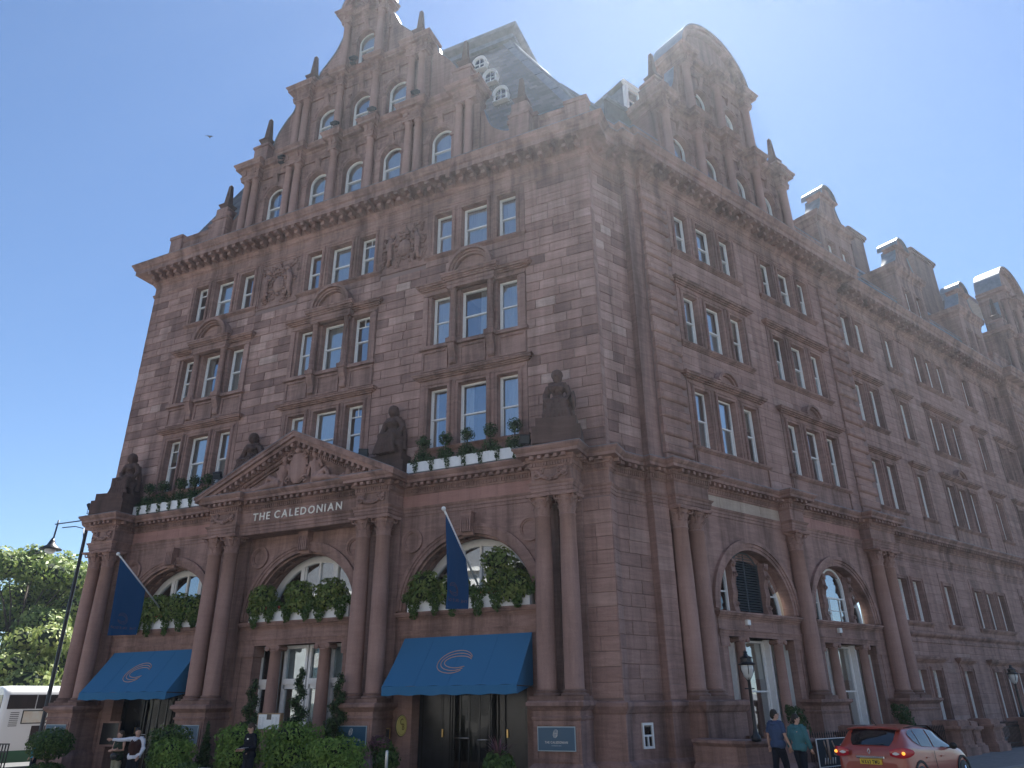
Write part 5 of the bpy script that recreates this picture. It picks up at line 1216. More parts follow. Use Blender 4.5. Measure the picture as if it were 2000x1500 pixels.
# long boxes with double-ball topiary on the cornice
for i, (a, b, xs) in enumerate(((-30.0, -25.6, (-29.45, -28.55, -27.45, -26.55, -25.75)), (-15.0, -10.3, (-14.45, -13.45, -12.5, -11.5, -10.5)))):
    nm = ('left', 'right')[i]
    t = thing('ledge_planter', f'long white planter box on the cornice ledge, {nm} of the pediment', 'planter', W3(FR, (a+b)/2, -.62, 10.20), 0, 'planters on the cornice ledge')
    hw = (b-a)/2; mb = MB()
    for k in range(4): mb.box(-hw+k*hw/2+.005, -hw+(k+1)*hw/2-.005, -.2, .2, 0, .40+.004*k)
    mb.build('box', PAINTBOX, t)
    mb = MB(); bl = []
    for k in range(7):
        x = -hw+.3+k*(2*hw-.5)/6; bl += [(x, -.12, .45, .3, .2, .14), (x+.1, -.24, .3, .12, .08, .2), (x+.12, -.25, .08, .09, .06, .15)]
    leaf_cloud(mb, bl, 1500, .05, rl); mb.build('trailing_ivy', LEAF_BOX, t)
    order = ('first', 'second', 'third', 'fourth', 'fifth')
    for k, x in enumerate(xs):
        dz = 0 if i == 0 else .05*k
        shrub('ball_topiary', f'double-ball box topiary, {order[k]} from the left in the white box {nm} of the pediment', 'topiary', W3(FR, x, -.55, 10.42), [(0, 0, .42, .36, .36, .33), (0, 0, 1.05+dz*.4, .30, .30, .29), (0, 0, .12, .3, .26, .16)], 900, .05, LEAF_BOX, 'topiary balls on the cornice ledge', True, ([(0, 0, -.2), (0, 0, 1.0)], .025))
# clipped shrubs at street level
def gz(x): return pave(x)
def bush(label, x, y, top, w, m=None, n=4200, size=.058, name='clipped_bush', cat='bush', d=None):
    g = gz(x); h = (top-g); m = m or LEAF_BUSH; d = d or w*.8
    bl = [(0, 0, h-.42*min(1, h*.5), w, d, .42), (w*.15, -.1, h*.45, w*.95, d*.95, h*.4), (-w*.3, .05, h*.55, w*.7, d*.8, h*.36)]
    return shrub(name, label, cat, (x, y, g), bl, n, size, m, 'clipped bushes by the entrance', True, ([(0, 0, 0), (0, 0, h*.6)], .05))
bush('bright green bush left of the man in black', -19.3, 20.3, 1.48, .85); bush('large bright green bush below the menu case', -17.0, 20.2, 1.58, 1.15, None, 5600)
bush('rounded bright bush below the plaque left of the right doorway', -14.8, 19.6, 1.08, 1.0, None, 4800); bush('dark bush to the right of the pair talking', -22.5, 20.4, 1.47, .85, LEAF_IVY); bush('low bright bush in front of the second plaque', -21.5, 19.7, .98, .85)
g = gz(-28.1); shrub('ball_topiary', 'dark clipped ball bush on a stem in front of the far left plaque', 'topiary', (-28.1, 20.0, g), [(0, 0, 1.28-g-.46, .82, .8, .55), (0, 0, .3, .78, .75, .42)], 4600, .058, LEAF_IVY, None, True, ([(0, 0, 0), (0, 0, 1.2)], .05))
for lab, x, top in (('dark cone shrub in front of the second plaque', -21.05, 1.52), ('dark cone shrub between the menu case and the third plaque', -15.95, 1.68)):
    g = gz(x); h = top-g; shrub('cone_topiary', lab, 'topiary', (x, 20.6, g), [(0, 0, h*(.1+.16*k), .42*(1-k*.17), .42*(1-k*.17), h*.13) for k in range(6)], 2000, .05, LEAF_BOX, 'cone shrubs', True, ([(0, 0, 0), (0, 0, h*.8)], .03))
for lab, x, y, top in (('tall spiral topiary in front of the white shop window', -18.0, 21.5, 3.2), ('shorter spiral topiary left of the menu case', -20.05, 21.5, 2.88), ('spiral topiary half hidden behind the third column pair', -16.75, 22.05, 3.0)):
    g = gz(x); h = top-g; bl = []
    for k in range(26):
        t_ = k/25; a = t_*4.2*2*math.pi; rr = .36*(1-t_)+.05; bl.append((rr*.7*math.cos(a), rr*.7*math.sin(a), .7+(h-.75)*t_, .14+.27*(1-t_), .14+.27*(1-t_), .14+.10*(1-t_)))
    t = shrub('spiral_topiary', lab, 'topiary', (x, y, g), bl, 3000, .045, LEAF_BOX, 'spiral topiaries', True, ([(0, 0, 0), (0, 0, h*.9)], .03))
    mb = MB(); mb.lathe([(.22, 0), (.30, .55), (.34, .56), (.34, .62), (.25, .62)], n=16); mb.build('pot', BLACK, t)
# flower trough along the kerb with violet bedding
for lab, x, y, n in (('violet bedding flowers in a low trough below the big bush', -17.0, 19.25, 1.3), ('violet bedding flowers under the bushes left of the man in black', -20.2, 19.4, 1.1)):
    g = gz(x); t = thing('flower_trough', lab, 'planter', (x, y, g), 0, 'flower troughs')
    mb = MB(); mb.box(-n-.3, n+.3, -.2, .9, 0, .28); mb.build('trough', simple_noise('trough_stone', (.2, .13, .11), (.26, .17, .14), 6, .9), t)
    mb = MB(); leaf_cloud(mb, [(-n+k*n/4, 0, .4, .25, .25, .16) for k in range(9)], 1100, .05, rl); mb.build('bedding_foliage', LEAF_IVY, t)
    mb = MB(); leaf_cloud(mb, [(-n*.2+k*n/6, -.05, .47, .18, .25, .13) for k in range(8)], 420, .035, rl); mb.build('flowers', LEAF_FLOW, t, kind='stuff')
for lab, x, y in (('white square tub at the kerb left of the man in black', -19.9, 18.9), ('white square tub below the bush left of the right doorway', -15.35, 18.9)):
    g = gz(x); t = thing('square_tub', lab, 'planter', (x, y, g), 0, 'white tubs'); mb = MB(); mb.add([(-.34, -.34, 0), (.34, -.34, 0), (.34, .34, 0), (-.34, .34, 0), (-.42, -.42, .55), (.42, -.42, .55), (.42, .42, .55), (-.42, .42, .55)], [(0, 1, 5, 4), (1, 2, 6, 5), (2, 3, 7, 6), (3, 0, 4, 7)]); mb.box(-.46, .46, -.46, .46, .55, .60); mb.build('tub', PAINTBOX, t)
    mb = MB(); leaf_cloud(mb, [(0, 0, .66, .38, .38, .14)], 300, .05, rl); mb.build('foliage', LEAF_IVY, t)
g = gz(-13.9); shrub('heather_shrub', 'purple tinged shrub by the left side of the right doorway', 'bush', (-14.2, 21.2, g), [(-.1, 0, 1.05, .38, .35, .3), (.1, 0, .7, .45, .4, .45)], 1500, .06, LEAF_IVY, None, True, ([(0, 0, 0), (0, 0, .9)], .04), ([(-.12, -.1, 1.15, .36, .3, .25)], 500, .05, LEAF_PURP))
# spiky cordyline by the right jamb
t = thing('spiky_plant', 'spiky dark plant in a low green mound beside the right doorway', 'plant', (-10.25, 21.2, gz(-10)), 0); mb = MB()
for k in range(34):
    a = rl.uniform(0, 6.28); e = rl.uniform(.3, 1.3); l = rl.uniform(.5, .9); d = Vector((math.cos(a)*math.cos(e), math.sin(a)*math.cos(e), math.sin(e))); p = Vector((0, 0, .75)); s_ = d.cross(Vector((0, 0, 1))).normalized()*.022
    q = p+d*l*.6; r_ = p+d*l+Vector((0, 0, -.12)); mb.add([p-s_, p+s_, q+s_, q-s_], [(0, 1, 2, 3)]); mb.add([q-s_, q+s_, r_], [(0, 1, 2)])
mb.build('blades', LEAF_PURP, t); mb = MB(); leaf_cloud(mb, [(0, 0, .55, .5, .45, .4)], 900, .07, rl); mb.build('foliage', LEAF_IVY, t)

# ================================================================ statues on the cornice
def seated(seed, variant):
    P = [('c', [(0, -.05, .85), (0, -.10, 1.15), (0, -.08, 1.42), (0, -.06, 1.60)], [.34, .29, .33, .24]), ('c', [(0, -.08, 1.62), (0, -.12, 1.86)], [.13, .115]), ('s', (0, -.16, 2.02), (.165, .19, .225)), ('s', (0, -.09, 2.09), (.205, .215, .19)), ('s', (0, .06, 1.98), (.16, .15, .15)), ('s', (0, -.355, 1.99), (.032, .04, .05)), ('s', (-.14, -.30, 1.42), (.13, .11, .12)), ('s', (.14, -.30, 1.42), (.13, .11, .12))]
    for s in (-1, 1):
        up = s*variant > 0
        P += [('c', [(s*.33, -.05, 1.55), (s*.47, -.08, 1.22), (s*(.30 if up else .46), -.45, 1.04), (s*(.12 if up else .34), -.68, 1.02)], [.145, .125, .10, .075]), ('s', (s*(.1 if up else .32), -.74, 1.01), (.08, .1, .06))]
        P += [('c', [(s*.20, -.05, .80), (s*.25, -.45, .86), (s*.27, -.80, .84), (s*.27, -.84, .45), (s*.25, -.82, .06)], [.25, .225, .21, .19, .20]), ('c', [(s*.22, -.86, .05), (s*.22, -1.02, .04)], [.1, .07])]
        P += [('c', [(s*.38, -.1, .75), (s*.50, -.3, .4), (s*.56, -.35, .02)], [.17, .13, .12]), ('c', [(s*.36, .08, 1.55), (s*.50, .1, 1.0), (s*.52, .05, .3)], [.11, .12, .13])]
    P += [('c', [(0, -.70, .78), (0, -.78, .45), (0, -.76, .02)], [.2, .22, .28]), ('b', (-.5, .5, -.35, .34, 0, .85)), ('c', [(-.42, -.62, .95), (0, -.72, .93), (.42, -.62, .95)], [.10, .12, .10])]
    for k in range(7): x = -.42+k*.14; P.append(('c', [(x*.7, -.98, .80), (x*.95, -1.06, .4), (x*1.2, -1.08, .02)], [.045, .06, .075]))
    if variant == 1: P += [('s', (.62, -.50, .98), (.09, .27, .36))]
    if variant == -1: P += [('c', [(-.62, -.35, .3), (-.62, -.36, 1.05)], [.17, .19])]
    P += [('c', [(-.34, -.06, 1.56), (0, -.04, 1.62), (.34, -.06, 1.56)], [.15, .16, .15])]
    Q = []
    for p in P:      # the seat is shallow: pull the legs back towards the body
        f = lambda v: (v[0], v[1]*.62 if (v[2] < 1.2 and v[1] < -.3) else v[1], v[2]*.92 if v[2] < 1.2 else v[2])
        if p[0] == 'c': Q.append(('c', [f(v) for v in p[1]], p[2]))
        elif p[0] == 's': Q.append(('s', f(p[1]) if p[1][2] < 1.8 else (p[1][0]*1.1, p[1][1], p[1][2]-.07), tuple(k*1.12 for k in p[2]) if p[1][2] > 1.8 else p[2]))
        else: Q.append(p)
    return sculpt(Q, .024, MS_DARK, 'figure', .018, 14, 1, seed)
for i, (p, lab, rz, va) in enumerate(((PC[0], 'sooty seated statue at the far left corner of the cornice', 12, -1), (PC[1], 'sooty seated statue behind the left slope of the pediment', 15, 0), (PC[2], 'sooty seated statue behind the right end of the pediment', 0, 0), (PC[3], 'sooty seated statue with oval shield above the corner column pair', 15, 1))):
    t = thing('seated_statue', lab, 'statue', W3(FR, p+.1, -.28 if i in (1, 2) else -.62, 10.2), R(rz if i not in (1, 2) else rz*.5), 'seated stone statues on the cornice')
    fy = -.52 if i in (1, 2) else -1.15; mb = MB(); mb.box(-.85, .85, fy, .25, 0, .62); mb.box(-.72, .72, fy+.07, .25, .62, .95); mb.build('plinth', MS_DARK, t)
    obj('figure', seated(i*3.7, va), t, (0, 0, .95)).scale = (.95, .95, 1.0)
def floodlight(fr, u, y, z, lab, rz=0, tilt=-35, grp='floodlights'):
    t = thing('floodlight', lab, 'floodlight', W3(fr, u, y, z), fr[1]+R(rz), grp)
    mb = MB(); mb.tube([(-.2, 0, .42), (-.2, 0, .1), (.2, 0, .1), (.2, 0, .42)], .02, 6); mb.tube([(0, 0, .1), (0, 0, 0)], .03, 6); mb.box(-.15, .15, -.1, .1, 0, .03); mb.build('bracket', BLACK, t)
    mb = MB(); mb.cbox(-.19, .19, -.06, .09, -.17, .17, .03); mb.build('housing', BLACK, t, (0, 0, .42), (R(tilt), 0, 0))
    mb = MB(); mb.box(-.15, .15, -.066, -.06, -.13, .13); mb.build('lens', mat('lamp_glass', (.05, .06, .07), .1), t, (0, 0, .42), (R(tilt), 0, 0))
floodlight(FR, -32.0, -1.55, 10.2, 'small black floodlight on the far left end of the lower cornice', -60, 30); floodlight(FR, -25.05, -.75, 11.05, 'black floodlight behind the left slope of the pediment', 20, 40)
floodlight(FR, -17.05, -.9, 10.9, 'black floodlight at the left foot of the statue right of the pediment', 30, 20); floodlight(FR, -9.75, -1.35, 10.2, 'black floodlight at the left foot of the corner statue', 25, 25)
for k, (u, z) in enumerate(((-21.1, 30.84), (-18.75, 30.84), (-24.5, 29.84), (-20.3, 35.15), (-16.1, 30.84))):
    floodlight(FR, u+.35, -.62, z-.95, f'small dark floodlight on a gable ledge, {("beside the left middle-tier window", "beside the middle window of the middle tier", "at the left end of the middle tier", "below the single top window", "at the right end of the middle tier")[k]}', 0, -60, 'gable floodlights')
# wall frames
t = thing('wall_frame', 'small dark framed notice on the wall left of the round yellow sign', 'notice', W3(FR, -15.45, -.62, .85)); mb = MB(); mb.box(-.2, .2, -.03, 0, 0, .45); mb.build('frame', BRASS, t); mb = MB(); mb.box(-.17, .17, -.035, -.03, .03, .42); mb.build('sheet', DARK, t)
t = thing('wall_frame', 'dark framed window panel low on the far left wall', 'notice', W3(FR, -29.2, -.40, .55)); mb = MB(); mb.box(-.55, .55, -.04, 0, 0, .95); mb.build('frame', MS, t); mb = MB(); mb.box(-.48, .48, -.045, -.04, .07, .88); mb.build('sheet', DOORM, t)
WOODB = simple_noise('menu_wood', (.22, .13, .07), (.30, .19, .10), 14, .5)
t = thing('menu_case', 'lit menu display case on a post in front of the bushes', 'notice board', (-18.35, 20.6, gz(-18.3)), R(-8)); g = gz(-18.3); mb = MB(); z0 = 1.30-g; mb.box(-.56, .56, -.06, .06, z0, z0+.52); mb.build('case', WOODB, t)
mb = MB(); mb.box(-.51, .51, -.065, -.06, z0+.04, z0+.48); mb.build('menu_sheet', mat('paper', (.72, .75, .76), .6), t); mb = MB(); mb.box(-.1, .12, -.07, -.065, z0+.32, z0+.48); mb.build('menu_picture', mat('menu_pic', (.10, .08, .06), .6), t)
mb = MB(); rm = random.Random(2)
for cx in (-.42, -.26, .2, .38):
    for k in range(9): mb.box(cx-.05, cx-.05+rm.uniform(.05, .11), -.067, -.065, z0+.10+k*.035, z0+.108+k*.035)
mb.build('menu_text', mat('grey_ink', (.35, .37, .4), .8), t)
mb = MB(); mb.box(-.3, .52, -.05, 0, z0-.2, z0-.06); mb.build('name_strip', WOODB, t); letters('AN | BANKS', t, -.18, -.053, z0-.17, .62, .07, mat('strip_ink', (.12, .08, .03), .6), .002, space=.4); mb = MB(); mb.box(-.04, .04, -.02, .04, 0, z0); mb.build('post', BLACK, t)
t = thing('bollard_post', 'slim pale steel post in front of the right doorway', 'bollard', (-12.9, 19.4, gz(-12.9))); mb = MB(); mb.lathe([(.045, 0), (.045, 1.02), (.03, 1.06)], n=12); mb.build('post', mat('galv', (.55, .55, .52), .4, .6), t); mb = MB(); mb.lathe([(.16, 0), (.16, .03), (.06, .06)], n=16); mb.build('foot', BLACK, t)
# corner plinth window (in the return wall)
t = obj('plinth_window', None, hotel, W3(RT2, 1.1, -.19, .72)-HB, R(90)); bpy.data.objects.remove(t)
mb = MB(); mb.box(-.3, .3, -.02, .06, 0, .08); mb.box(-.3, .3, -.02, .06, .78, .86); mb.box(-.3, -.22, -.02, .06, .08, .78); mb.box(.22, .3, -.02, .06, .08, .78); mb.box(-.22, .22, -.01, .05, .40, .46); mb.box(-.02, .02, -.01, .05, .08, .40)
o = mb.build('plinth_window', WHITE, hotel, W3(SD, -19.77, -.07, .71)-HB, TH); o.scale = (.82, 1, .85); mb = MB(); mb.box(-.22, .22, .02, .03, .08, .78); mb.build('pane', GLASSD, o)
# ================================================================ people
def person(label, loc, rot, H, arms, shirt, trous, hairm, head=0., bag=None, sleeve=1.0, hairlong=False, lean=0., sweater=False, stride=.06, nod=0.):
    """figure facing local +y; arms = {'L':(elbow, wrist), 'R':...} in metres for 1.75 m"""
    t = thing('person', label, 'person', loc, rot); k = H/1.75; t.scale = (k, k, k)
    Rh = Matrix.Rotation(head, 3, 'Z') @ Matrix.Rotation(-nod, 3, 'X'); hc = Vector((0, .02+lean, 1.625))
    def hv(x, y, z): v = Rh @ Vector((x, y, z)); return tuple(hc+v)
    sh = {s: Vector((.185*(1 if s == 'R' else -1), lean*.9, 1.425)) for s in 'LR'}
    P = [('c', [(0, 0, .95), (0, .0, 1.1), (0, .01+lean*.6, 1.3), (0, lean, 1.43)], [.135, .125, .15, .12]), ('c', [(0, lean, 1.42), (0, .01+lean, 1.54)], [.06, .055]),
         ('s', tuple(hc), (.082, .098, .118)), ('s', hv(0, .03, -.06), (.06, .065, .065)), ('s', hv(0, .103, -.012), (.014, .02, .022)), ('s', hv(0, .085, .02), (.05, .02, .012)), ('s', hv(.085, 0, -.01), (.014, .02, .03)), ('s', hv(-.085, 0, -.01), (.014, .02, .03))]
    for s in 'LR':
        e, w = arms[s]; e, w = Vector(e), Vector(w); P.append(('c', [tuple(sh[s]), tuple(sh[s].lerp(e, .5)), tuple(e), tuple(e.lerp(w, .35)), tuple(w)], [.052, .046, .038, .038, .026]))
    for sg_ in (-1, 1): P.append(('c', [(sg_*.09, 0, .95), (sg_*.10, .02+sg_*stride*.5, .50), (sg_*.10, sg_*stride, .07), (sg_*.105, sg_*stride+.14, .04)], [.085, .055, .04, .035]))
    obj('body', sculpt(P, .013, SKIN, 'body', 0, 1, 2), t)
    for s in 'LR':      # hands: palm, four fingers and a thumb
        e, w = Vector(arms[s][0]), Vector(arms[s][1]); d = (w-e).normalized(); side = d.cross(Vector((0, 1, .2))).normalized(); up = side.cross(d).normalized(); sg_ = 1 if s == 'R' else -1
        mb = MB(); mb.tube([w-d*.01, w+d*.04, w+d*.085], [.024, .036, .034], 8)
        for q, ln in ((-.027, .065), (-.009, .078), (.009, .074), (.027, .058)): b0 = w+d*.08+side*q; mb.tube([b0, b0+d*ln*.5+up*.006*sg_, b0+d*ln*.85+up*.022*sg_], [.0095, .009, .007], 6)
        b0 = w+d*.03-side*.03; mb.tube([b0, b0+d*.035-side*.02, b0+d*.065-side*.018+up*.01], [.012, .010, .008], 6)
        mb.build('hand', SKIN, t)
    mb = MB()
    for sx in (-.032, .032): mb.ball(hv(sx, .088, .004), .011, 8, 6)
    mb.build('eyes', HAIR, t)
    mb = MB(); mb.tube([hv(-.024, .092, -.055), hv(0, .097, -.056), hv(.024, .092, -.055)], .005, 5); mb.build('mouth', mat('lips', (.35, .15, .12), .6), t)
    hp_ = [('s', hv(0, -.018, .035), (.094, .102, .105)), ('s', hv(0, -.05, -.02), (.078, .07, .09))]
    if hairlong: hp_.append(('c', [hv(0, -.08, .0), hv(0, -.10, -.12)], [.06, .045]))
    obj('hair', sculpt(hp_, .014, hairm, 'hair', .008, 30, 1), t)
    T = [('c', [(0, 0, .86), (0, .0, 1.08), (0, .012+lean*.6, 1.28), (0, lean, 1.42), (0, lean, 1.49)], [.170, .155, .172, .135, .066])]
    for s in (-1, 1): T += [('s', (s*.10, lean*.5, 1.22), (.12, .125, .24)), ('s', (s*.085, 0, .93), (.125, .145, .13)), ('c', [(s*.08, lean, 1.44), (s*.19, lean*.9, 1.425)], [.07, .068])]
    for s in 'LR':
        e, w = Vector(arms[s][0]), Vector(arms[s][1]); pts = [tuple(sh[s]), tuple(sh[s].lerp(e, .5))]
        rr = [.07, .064]
        if sleeve >= 1: pts += [tuple(e), tuple(e.lerp(w, .5)), tuple(e.lerp(w, .93))]; rr += [.056, .052, .044]
        elif sleeve > .3: pts += [tuple(sh[s].lerp(e, .85))]; rr += [.062]
        if sleeve > 0: T.append(('c', pts, [q*(1.18 if sweater else 1) for q in rr]))
    obj('top', sculpt(T, .014, shirt, 'top', .012, 9, 2, loc[0]), t)
    Q = [('c', [(0, 0, .95), (0, 0, .88)], [.135, .14])]
    for s in (-1, 1): Q.append(('c', [(s*.08, 0, .90), (s*.095, .0, .78), (s*.10, .02+s*stride*.5, .48), (s*.10, s*stride, .08)], [.112, .105, .082, .07])); Q.append(('s', (s*.075, -.01, .86), (.09, .115, .09)))
    obj('trousers', sculpt(Q, .015, trous, 'trousers', .01, 8, 2, 3), t)
    mb = MB()
    for s in (-1, 1): mb.ball((s*.105, s*stride+.08, .045), 1, 10, 6, .05, .14, .052)
    mb.build('shoes', BLACK, t)
    return t
def fab(n, c): return simple_noise(n, tuple(x*.85 for x in c), c, 40, .9, 0, .2, .2)
NAVY = fab('navy_wool', (.012, .014, .022)); BLUETEE = fab('blue_tee', (.055, .085, .16)); TEAL = fab('teal_sweater', (.06, .17, .19)); DARKJ = fab('dark_trousers', (.014, .017, .026))
GREENV = fab('green_vest', (.03, .045, .03)); KHAKI = fab('khaki', (.30, .29, .21)); WHITEC = fab('white_shirt', (.68, .70, .78)); BROWNW = fab('brown_waistcoat', (.05, .022, .02)); CYAN = fab('turquoise_top', (.05, .36, .52))
down = lambda s, dy=0., dz=0.: ((s*.25, -.02+dy*.5, 1.14), (s*.27, .05+dy, .88+dz))
# man in a dark suit reading a sheet
px = -17.3; p1 = person('person in a dark suit looking down at a white sheet by the bushes', (px, 18.7, gz(px)), R(165), 1.85, {'L': ((-.28, .02, 1.15), (-.12, .26, 1.10)), 'R': ((.28, .02, 1.15), (.14, .27, 1.08))}, NAVY, DARKJ, HAIRB, R(-12), lean=.02, nod=R(28))
mb = MB(); mb.box(-.04, .04, .11, .114, 1.33, 1.37); mb.build('name_badge', PALE, p1, (-.09, .055, 0), 0)
t = thing('paper_sheet', 'white sheet of paper held by the person in the dark suit', 'paper', (px+.03, 18.36, gz(px)+1.19), R(165)); mb = MB(); mb.face((-.17, -.10, .02), (.17, -.10, .0), (.17, .12, -.02), (-.17, .12, .0)); mb.face((-.17, .12, -.003), (.17, .12, -.023), (.17, -.10, -.003), (-.17, -.10, .017)); mb.build('sheet', WHITE, t)
# woman with folded arms
px = -23.25; w1 = person('person in a sleeveless dark green top with folded arms and a waist bag', (px, 19.0, gz(px)), R(185), 1.71, {'L': ((-.25, .04, 1.16), (.06, .20, 1.15)), 'R': ((.25, .04, 1.16), (-.08, .18, 1.18))}, GREENV, KHAKI, HAIRB, R(-18), sleeve=0, hairlong=True, stride=.03)
mb = MB(); mb.ball((-.03, .19, .98), 1, 12, 8, .10, .06, .15); mb.build('waist_bag', BLACK, w1); mb = MB(); mb.arcband(0, 0, .158, .17, -.02, .02, 0, 360, 20); q = MB(); q.add([(x, z, y+1.03) for x, y, z in mb.v], mb.f); q.build('bag_strap', BLACK, w1)
# person in white shirt and waistcoat pointing across
px = -22.35; w2 = person('person in white shirt and dark waistcoat stretching an arm to the left', (px, 18.9, gz(px)), R(205), 1.79, {'R': ((.50, .06, 1.40), (.76, .10, 1.42)), 'L': ((-.27, .0, 1.15), (-.2, .15, .92))}, WHITEC, DARKJ, HAIR, R(60), sleeve=1)
me = sculpt([('c', [(0, 0, .95), (0, .0, 1.1), (0, .012, 1.3), (0, 0, 1.42)], [.172, .165, .187, .13])]+[('s', (s*.09, 0, 1.2), (.135, .14, .25)) for s in (-1, 1)], .016, BROWNW, 'waistcoat', .006, 9, 2); obj('waistcoat', me, w2)
# older person behind the clipped ball
px = -30.3; person('grey-haired person in a turquoise top behind the clipped ball bush', (px, 21.0, gz(px)), R(150), 1.58, {'L': down(-1), 'R': down(1, .1)}, CYAN, DARKJ, HAIRG, R(-20), sleeve=.6)
# two people walking away
px = -2.68; person('person in a grey-blue t-shirt walking away beside the railings', (px, 23.0, gz(px)), R(-32), 1.84, {'L': down(-1, -.06), 'R': ((.27, -.02, 1.15), (.33, .06, .90))}, BLUETEE, DARKJ, HAIR, R(-35), sleeve=.6, stride=.14)
px = -2.12; person('person in a loose teal sweater walking away behind the parked car', (px, 22.8, gz(px)), R(-28), 1.72, {'L': ((-.28, -.02, 1.15), (-.33, .05, .90)), 'R': down(1, .08)}, TEAL, DARKJ, HAIR, R(-40), sleeve=1, sweater=True, stride=-.12)

# ================================================================ car
CARP = simple_noise('car_paint', (.30, .045, .022), (.33, .05, .026), 3, .35, .0, 0, .6); CARP.node_tree.nodes['Principled BSDF'].inputs['Coat Weight'].default_value = .6; CARP.node_tree.nodes['Principled BSDF'].inputs['Coat Roughness'].default_value = .04
CARG = mat('car_glass', (.01, .013, .016), .03, 0, .9); RUB = mat('rubber_trim', (.012, .012, .013), .6); CHROME = mat('chrome', (.8, .82, .85), .08, 1.)
LAMPR = mat('tail_lamp_red', (.45, .02, .03), .12, 0, .6); LAMPA = mat('tail_lamp_lit', (.9, .35, .05), .2, 0, .5, (1, .38, .05), .5); LAMPW = mat('reverse_lamp', (.7, .68, .66), .15)
def car(label, loc, heading):
    t = thing('parked_car', label, 'car', loc, heading)
    # stations: x, half widths (sill, waist, belt, roof edge), z belt, z roof edge, z roof centre
    ST = [(0.0, .70, .74, .70, .60, .58, .72, .74), (.03, .80, .84, .82, .68, .86, .98, 1.0), (.09, .84, .88, .86, .72, 1.02, 1.085, 1.10), (.20, .86, .89, .875, .72, 1.06, 1.20, 1.23), (.34, .87, .895, .88, .70, 1.06, 1.35, 1.39), (.46, .87, .90, .88, .67, 1.05, 1.45, 1.505), (.62, .87, .90, .88, .66, 1.035, 1.475, 1.54), (.95, .87, .90, .88, .66, 1.01, 1.495, 1.565), (1.25, .87, .895, .875, .66, .995, 1.50, 1.575), (1.75, .87, .89, .87, .655, .975, 1.485, 1.57), (2.15, .87, .885, .865, .645, .965, 1.44, 1.53), (2.45, .87, .885, .865, .64, .96, 1.33, 1.42), (2.75, .87, .885, .865, .66, .955, 1.17, 1.25), (3.02, .87, .89, .86, .70, .95, 1.01, 1.07), (3.3, .87, .89, .84, .66, .94, .98, 1.02), (3.65, .86, .875, .80, .60, .89, .92, .95), (3.95, .80, .81, .70, .5, .76, .79, .81), (4.10, .66, .66, .55, .4, .6, .62, .63)]
    def sec(st):
        x, a, b, c, d, zb, ze, zc = st
        low = .30 if x > .02 else .38
        return [(a*.96, .22), (a, low), (b, .55 if zb > .8 else zb*.7), (b*.995, min(.78, zb*.86)), (c, zb), (c-.012 if zb < ze-.05 else c-.03, zb+.02), ((c+d)/2+.012, (zb+ze)/2+.015) if ze-zb > .2 else ((c+d)/2, (zb+ze)/2+.01), (d+.01, ze-.012), (d-.03, ze+.012), (d*.72, ze+(zc-ze)*.55), (d*.36, ze+(zc-ze)*.9), (0, zc)]
    def pt(i, j, sgn, off=0.):
        st = ST[i]; w, z = sec(st)[j]; return (st[0], sgn*w, z)
    nJ = 12; mb = MB(); gl = MB()
    rings = []
    for i in range(len(ST)): rings.append([pt(i, j, -1) for j in range(nJ)]+[pt(i, j, 1) for j in range(nJ-2, -1, -1)])
    mb.loft(rings, True, False, False); mb.face(*rings[0][::-1])
    body = mb.build('body', CARP, t); body.data.polygons[-1].use_smooth = False
    md = body.modifiers.new('sub', 'SUBSURF'); md.levels = 2; md.render_levels = 2
    def side_glass(outline):
        def surf(x, tt, sgn):
            i = max(k for k in range(len(ST)-1) if ST[k][0] <= x+1e-6); f = (x-ST[i][0])/(ST[i+1][0]-ST[i][0]); pa = []
            for j in (5, 6, 7): pa.append(Vector(pt(i, j, sgn)).lerp(Vector(pt(i+1, j, sgn)), f))
            q = pa[0].lerp(pa[1], tt*2) if tt < .5 else pa[1].lerp(pa[2], tt*2-1); return tuple(q+Vector((0, sgn*.012, .004)))
        for sgn in (-1, 1):
            rows = []
            for (x0_, b0, t0), (x1_, b1, t1) in zip(outline, outline[1:]):
                n = 6
                for k in range(n+(1 if (x1_, b1, t1) == outline[-1] else 0)):
                    f = k/n; x = x0_+(x1_-x0_)*f; bb, tt = b0+(b1-b0)*f, t0+(t1-t0)*f; rows.append([surf(x, bb+(tt-bb)*v/6, sgn) for v in range(7)])
            q = MB(); q.loft(rows, True, False, False); q.build('side_window', CARG, t)
    side_glass([(.60, .62, .74), (.70, .34, .90), (.96, .12, .95)]); side_glass([(1.0, .10, .95), (1.68, .06, .95)]); side_glass([(1.76, .06, .95), (2.15, .05, .93), (2.5, .05, .90), (2.72, .05, .86), (2.9, .05, .5)])
    def quadrow(rows, m, name, off=(0, 0, 0)):
        q = MB(); q.loft([[tuple(Vector(p)+Vector(off)) for p in r] for r in rows], True, False, False); return q.build(name, m, t)
    def topline(i, k, up=.012, back=.01):      # k = fraction of half width across the car
        st = ST[i]; return [(st[0]-back, w*st[4]*k, st[6]+(st[7]-st[6])*(1-abs(w)**2)+up) for w in [q/6 for q in range(-6, 7)]]
    rw = [(.105, .96, 1.115), (.13, 1.0, 1.15), (.21, 1.0, 1.255), (.33, .98, 1.39), (.42, .94, 1.47)]
    rows = []
    for x, k, z in rw: rows.append([(x-.035+.09*abs(w)**3, w*.70*k, z-.03*abs(w)**2.2) for w in [q/8 for q in range(-8, 9)]])
    quadrow(rows, CARG, 'rear_window')
    q = MB(); q.loft([[(x, w*.66, z-.045*abs(w)**2.5) for w in [k/8 for k in range(-8, 9)]] for x, z in ((.60, 1.55), (.40, 1.535), (.33, 1.515), (.36, 1.495), (.46, 1.47))], True, False, False); q.build('spoiler', CARP, t)
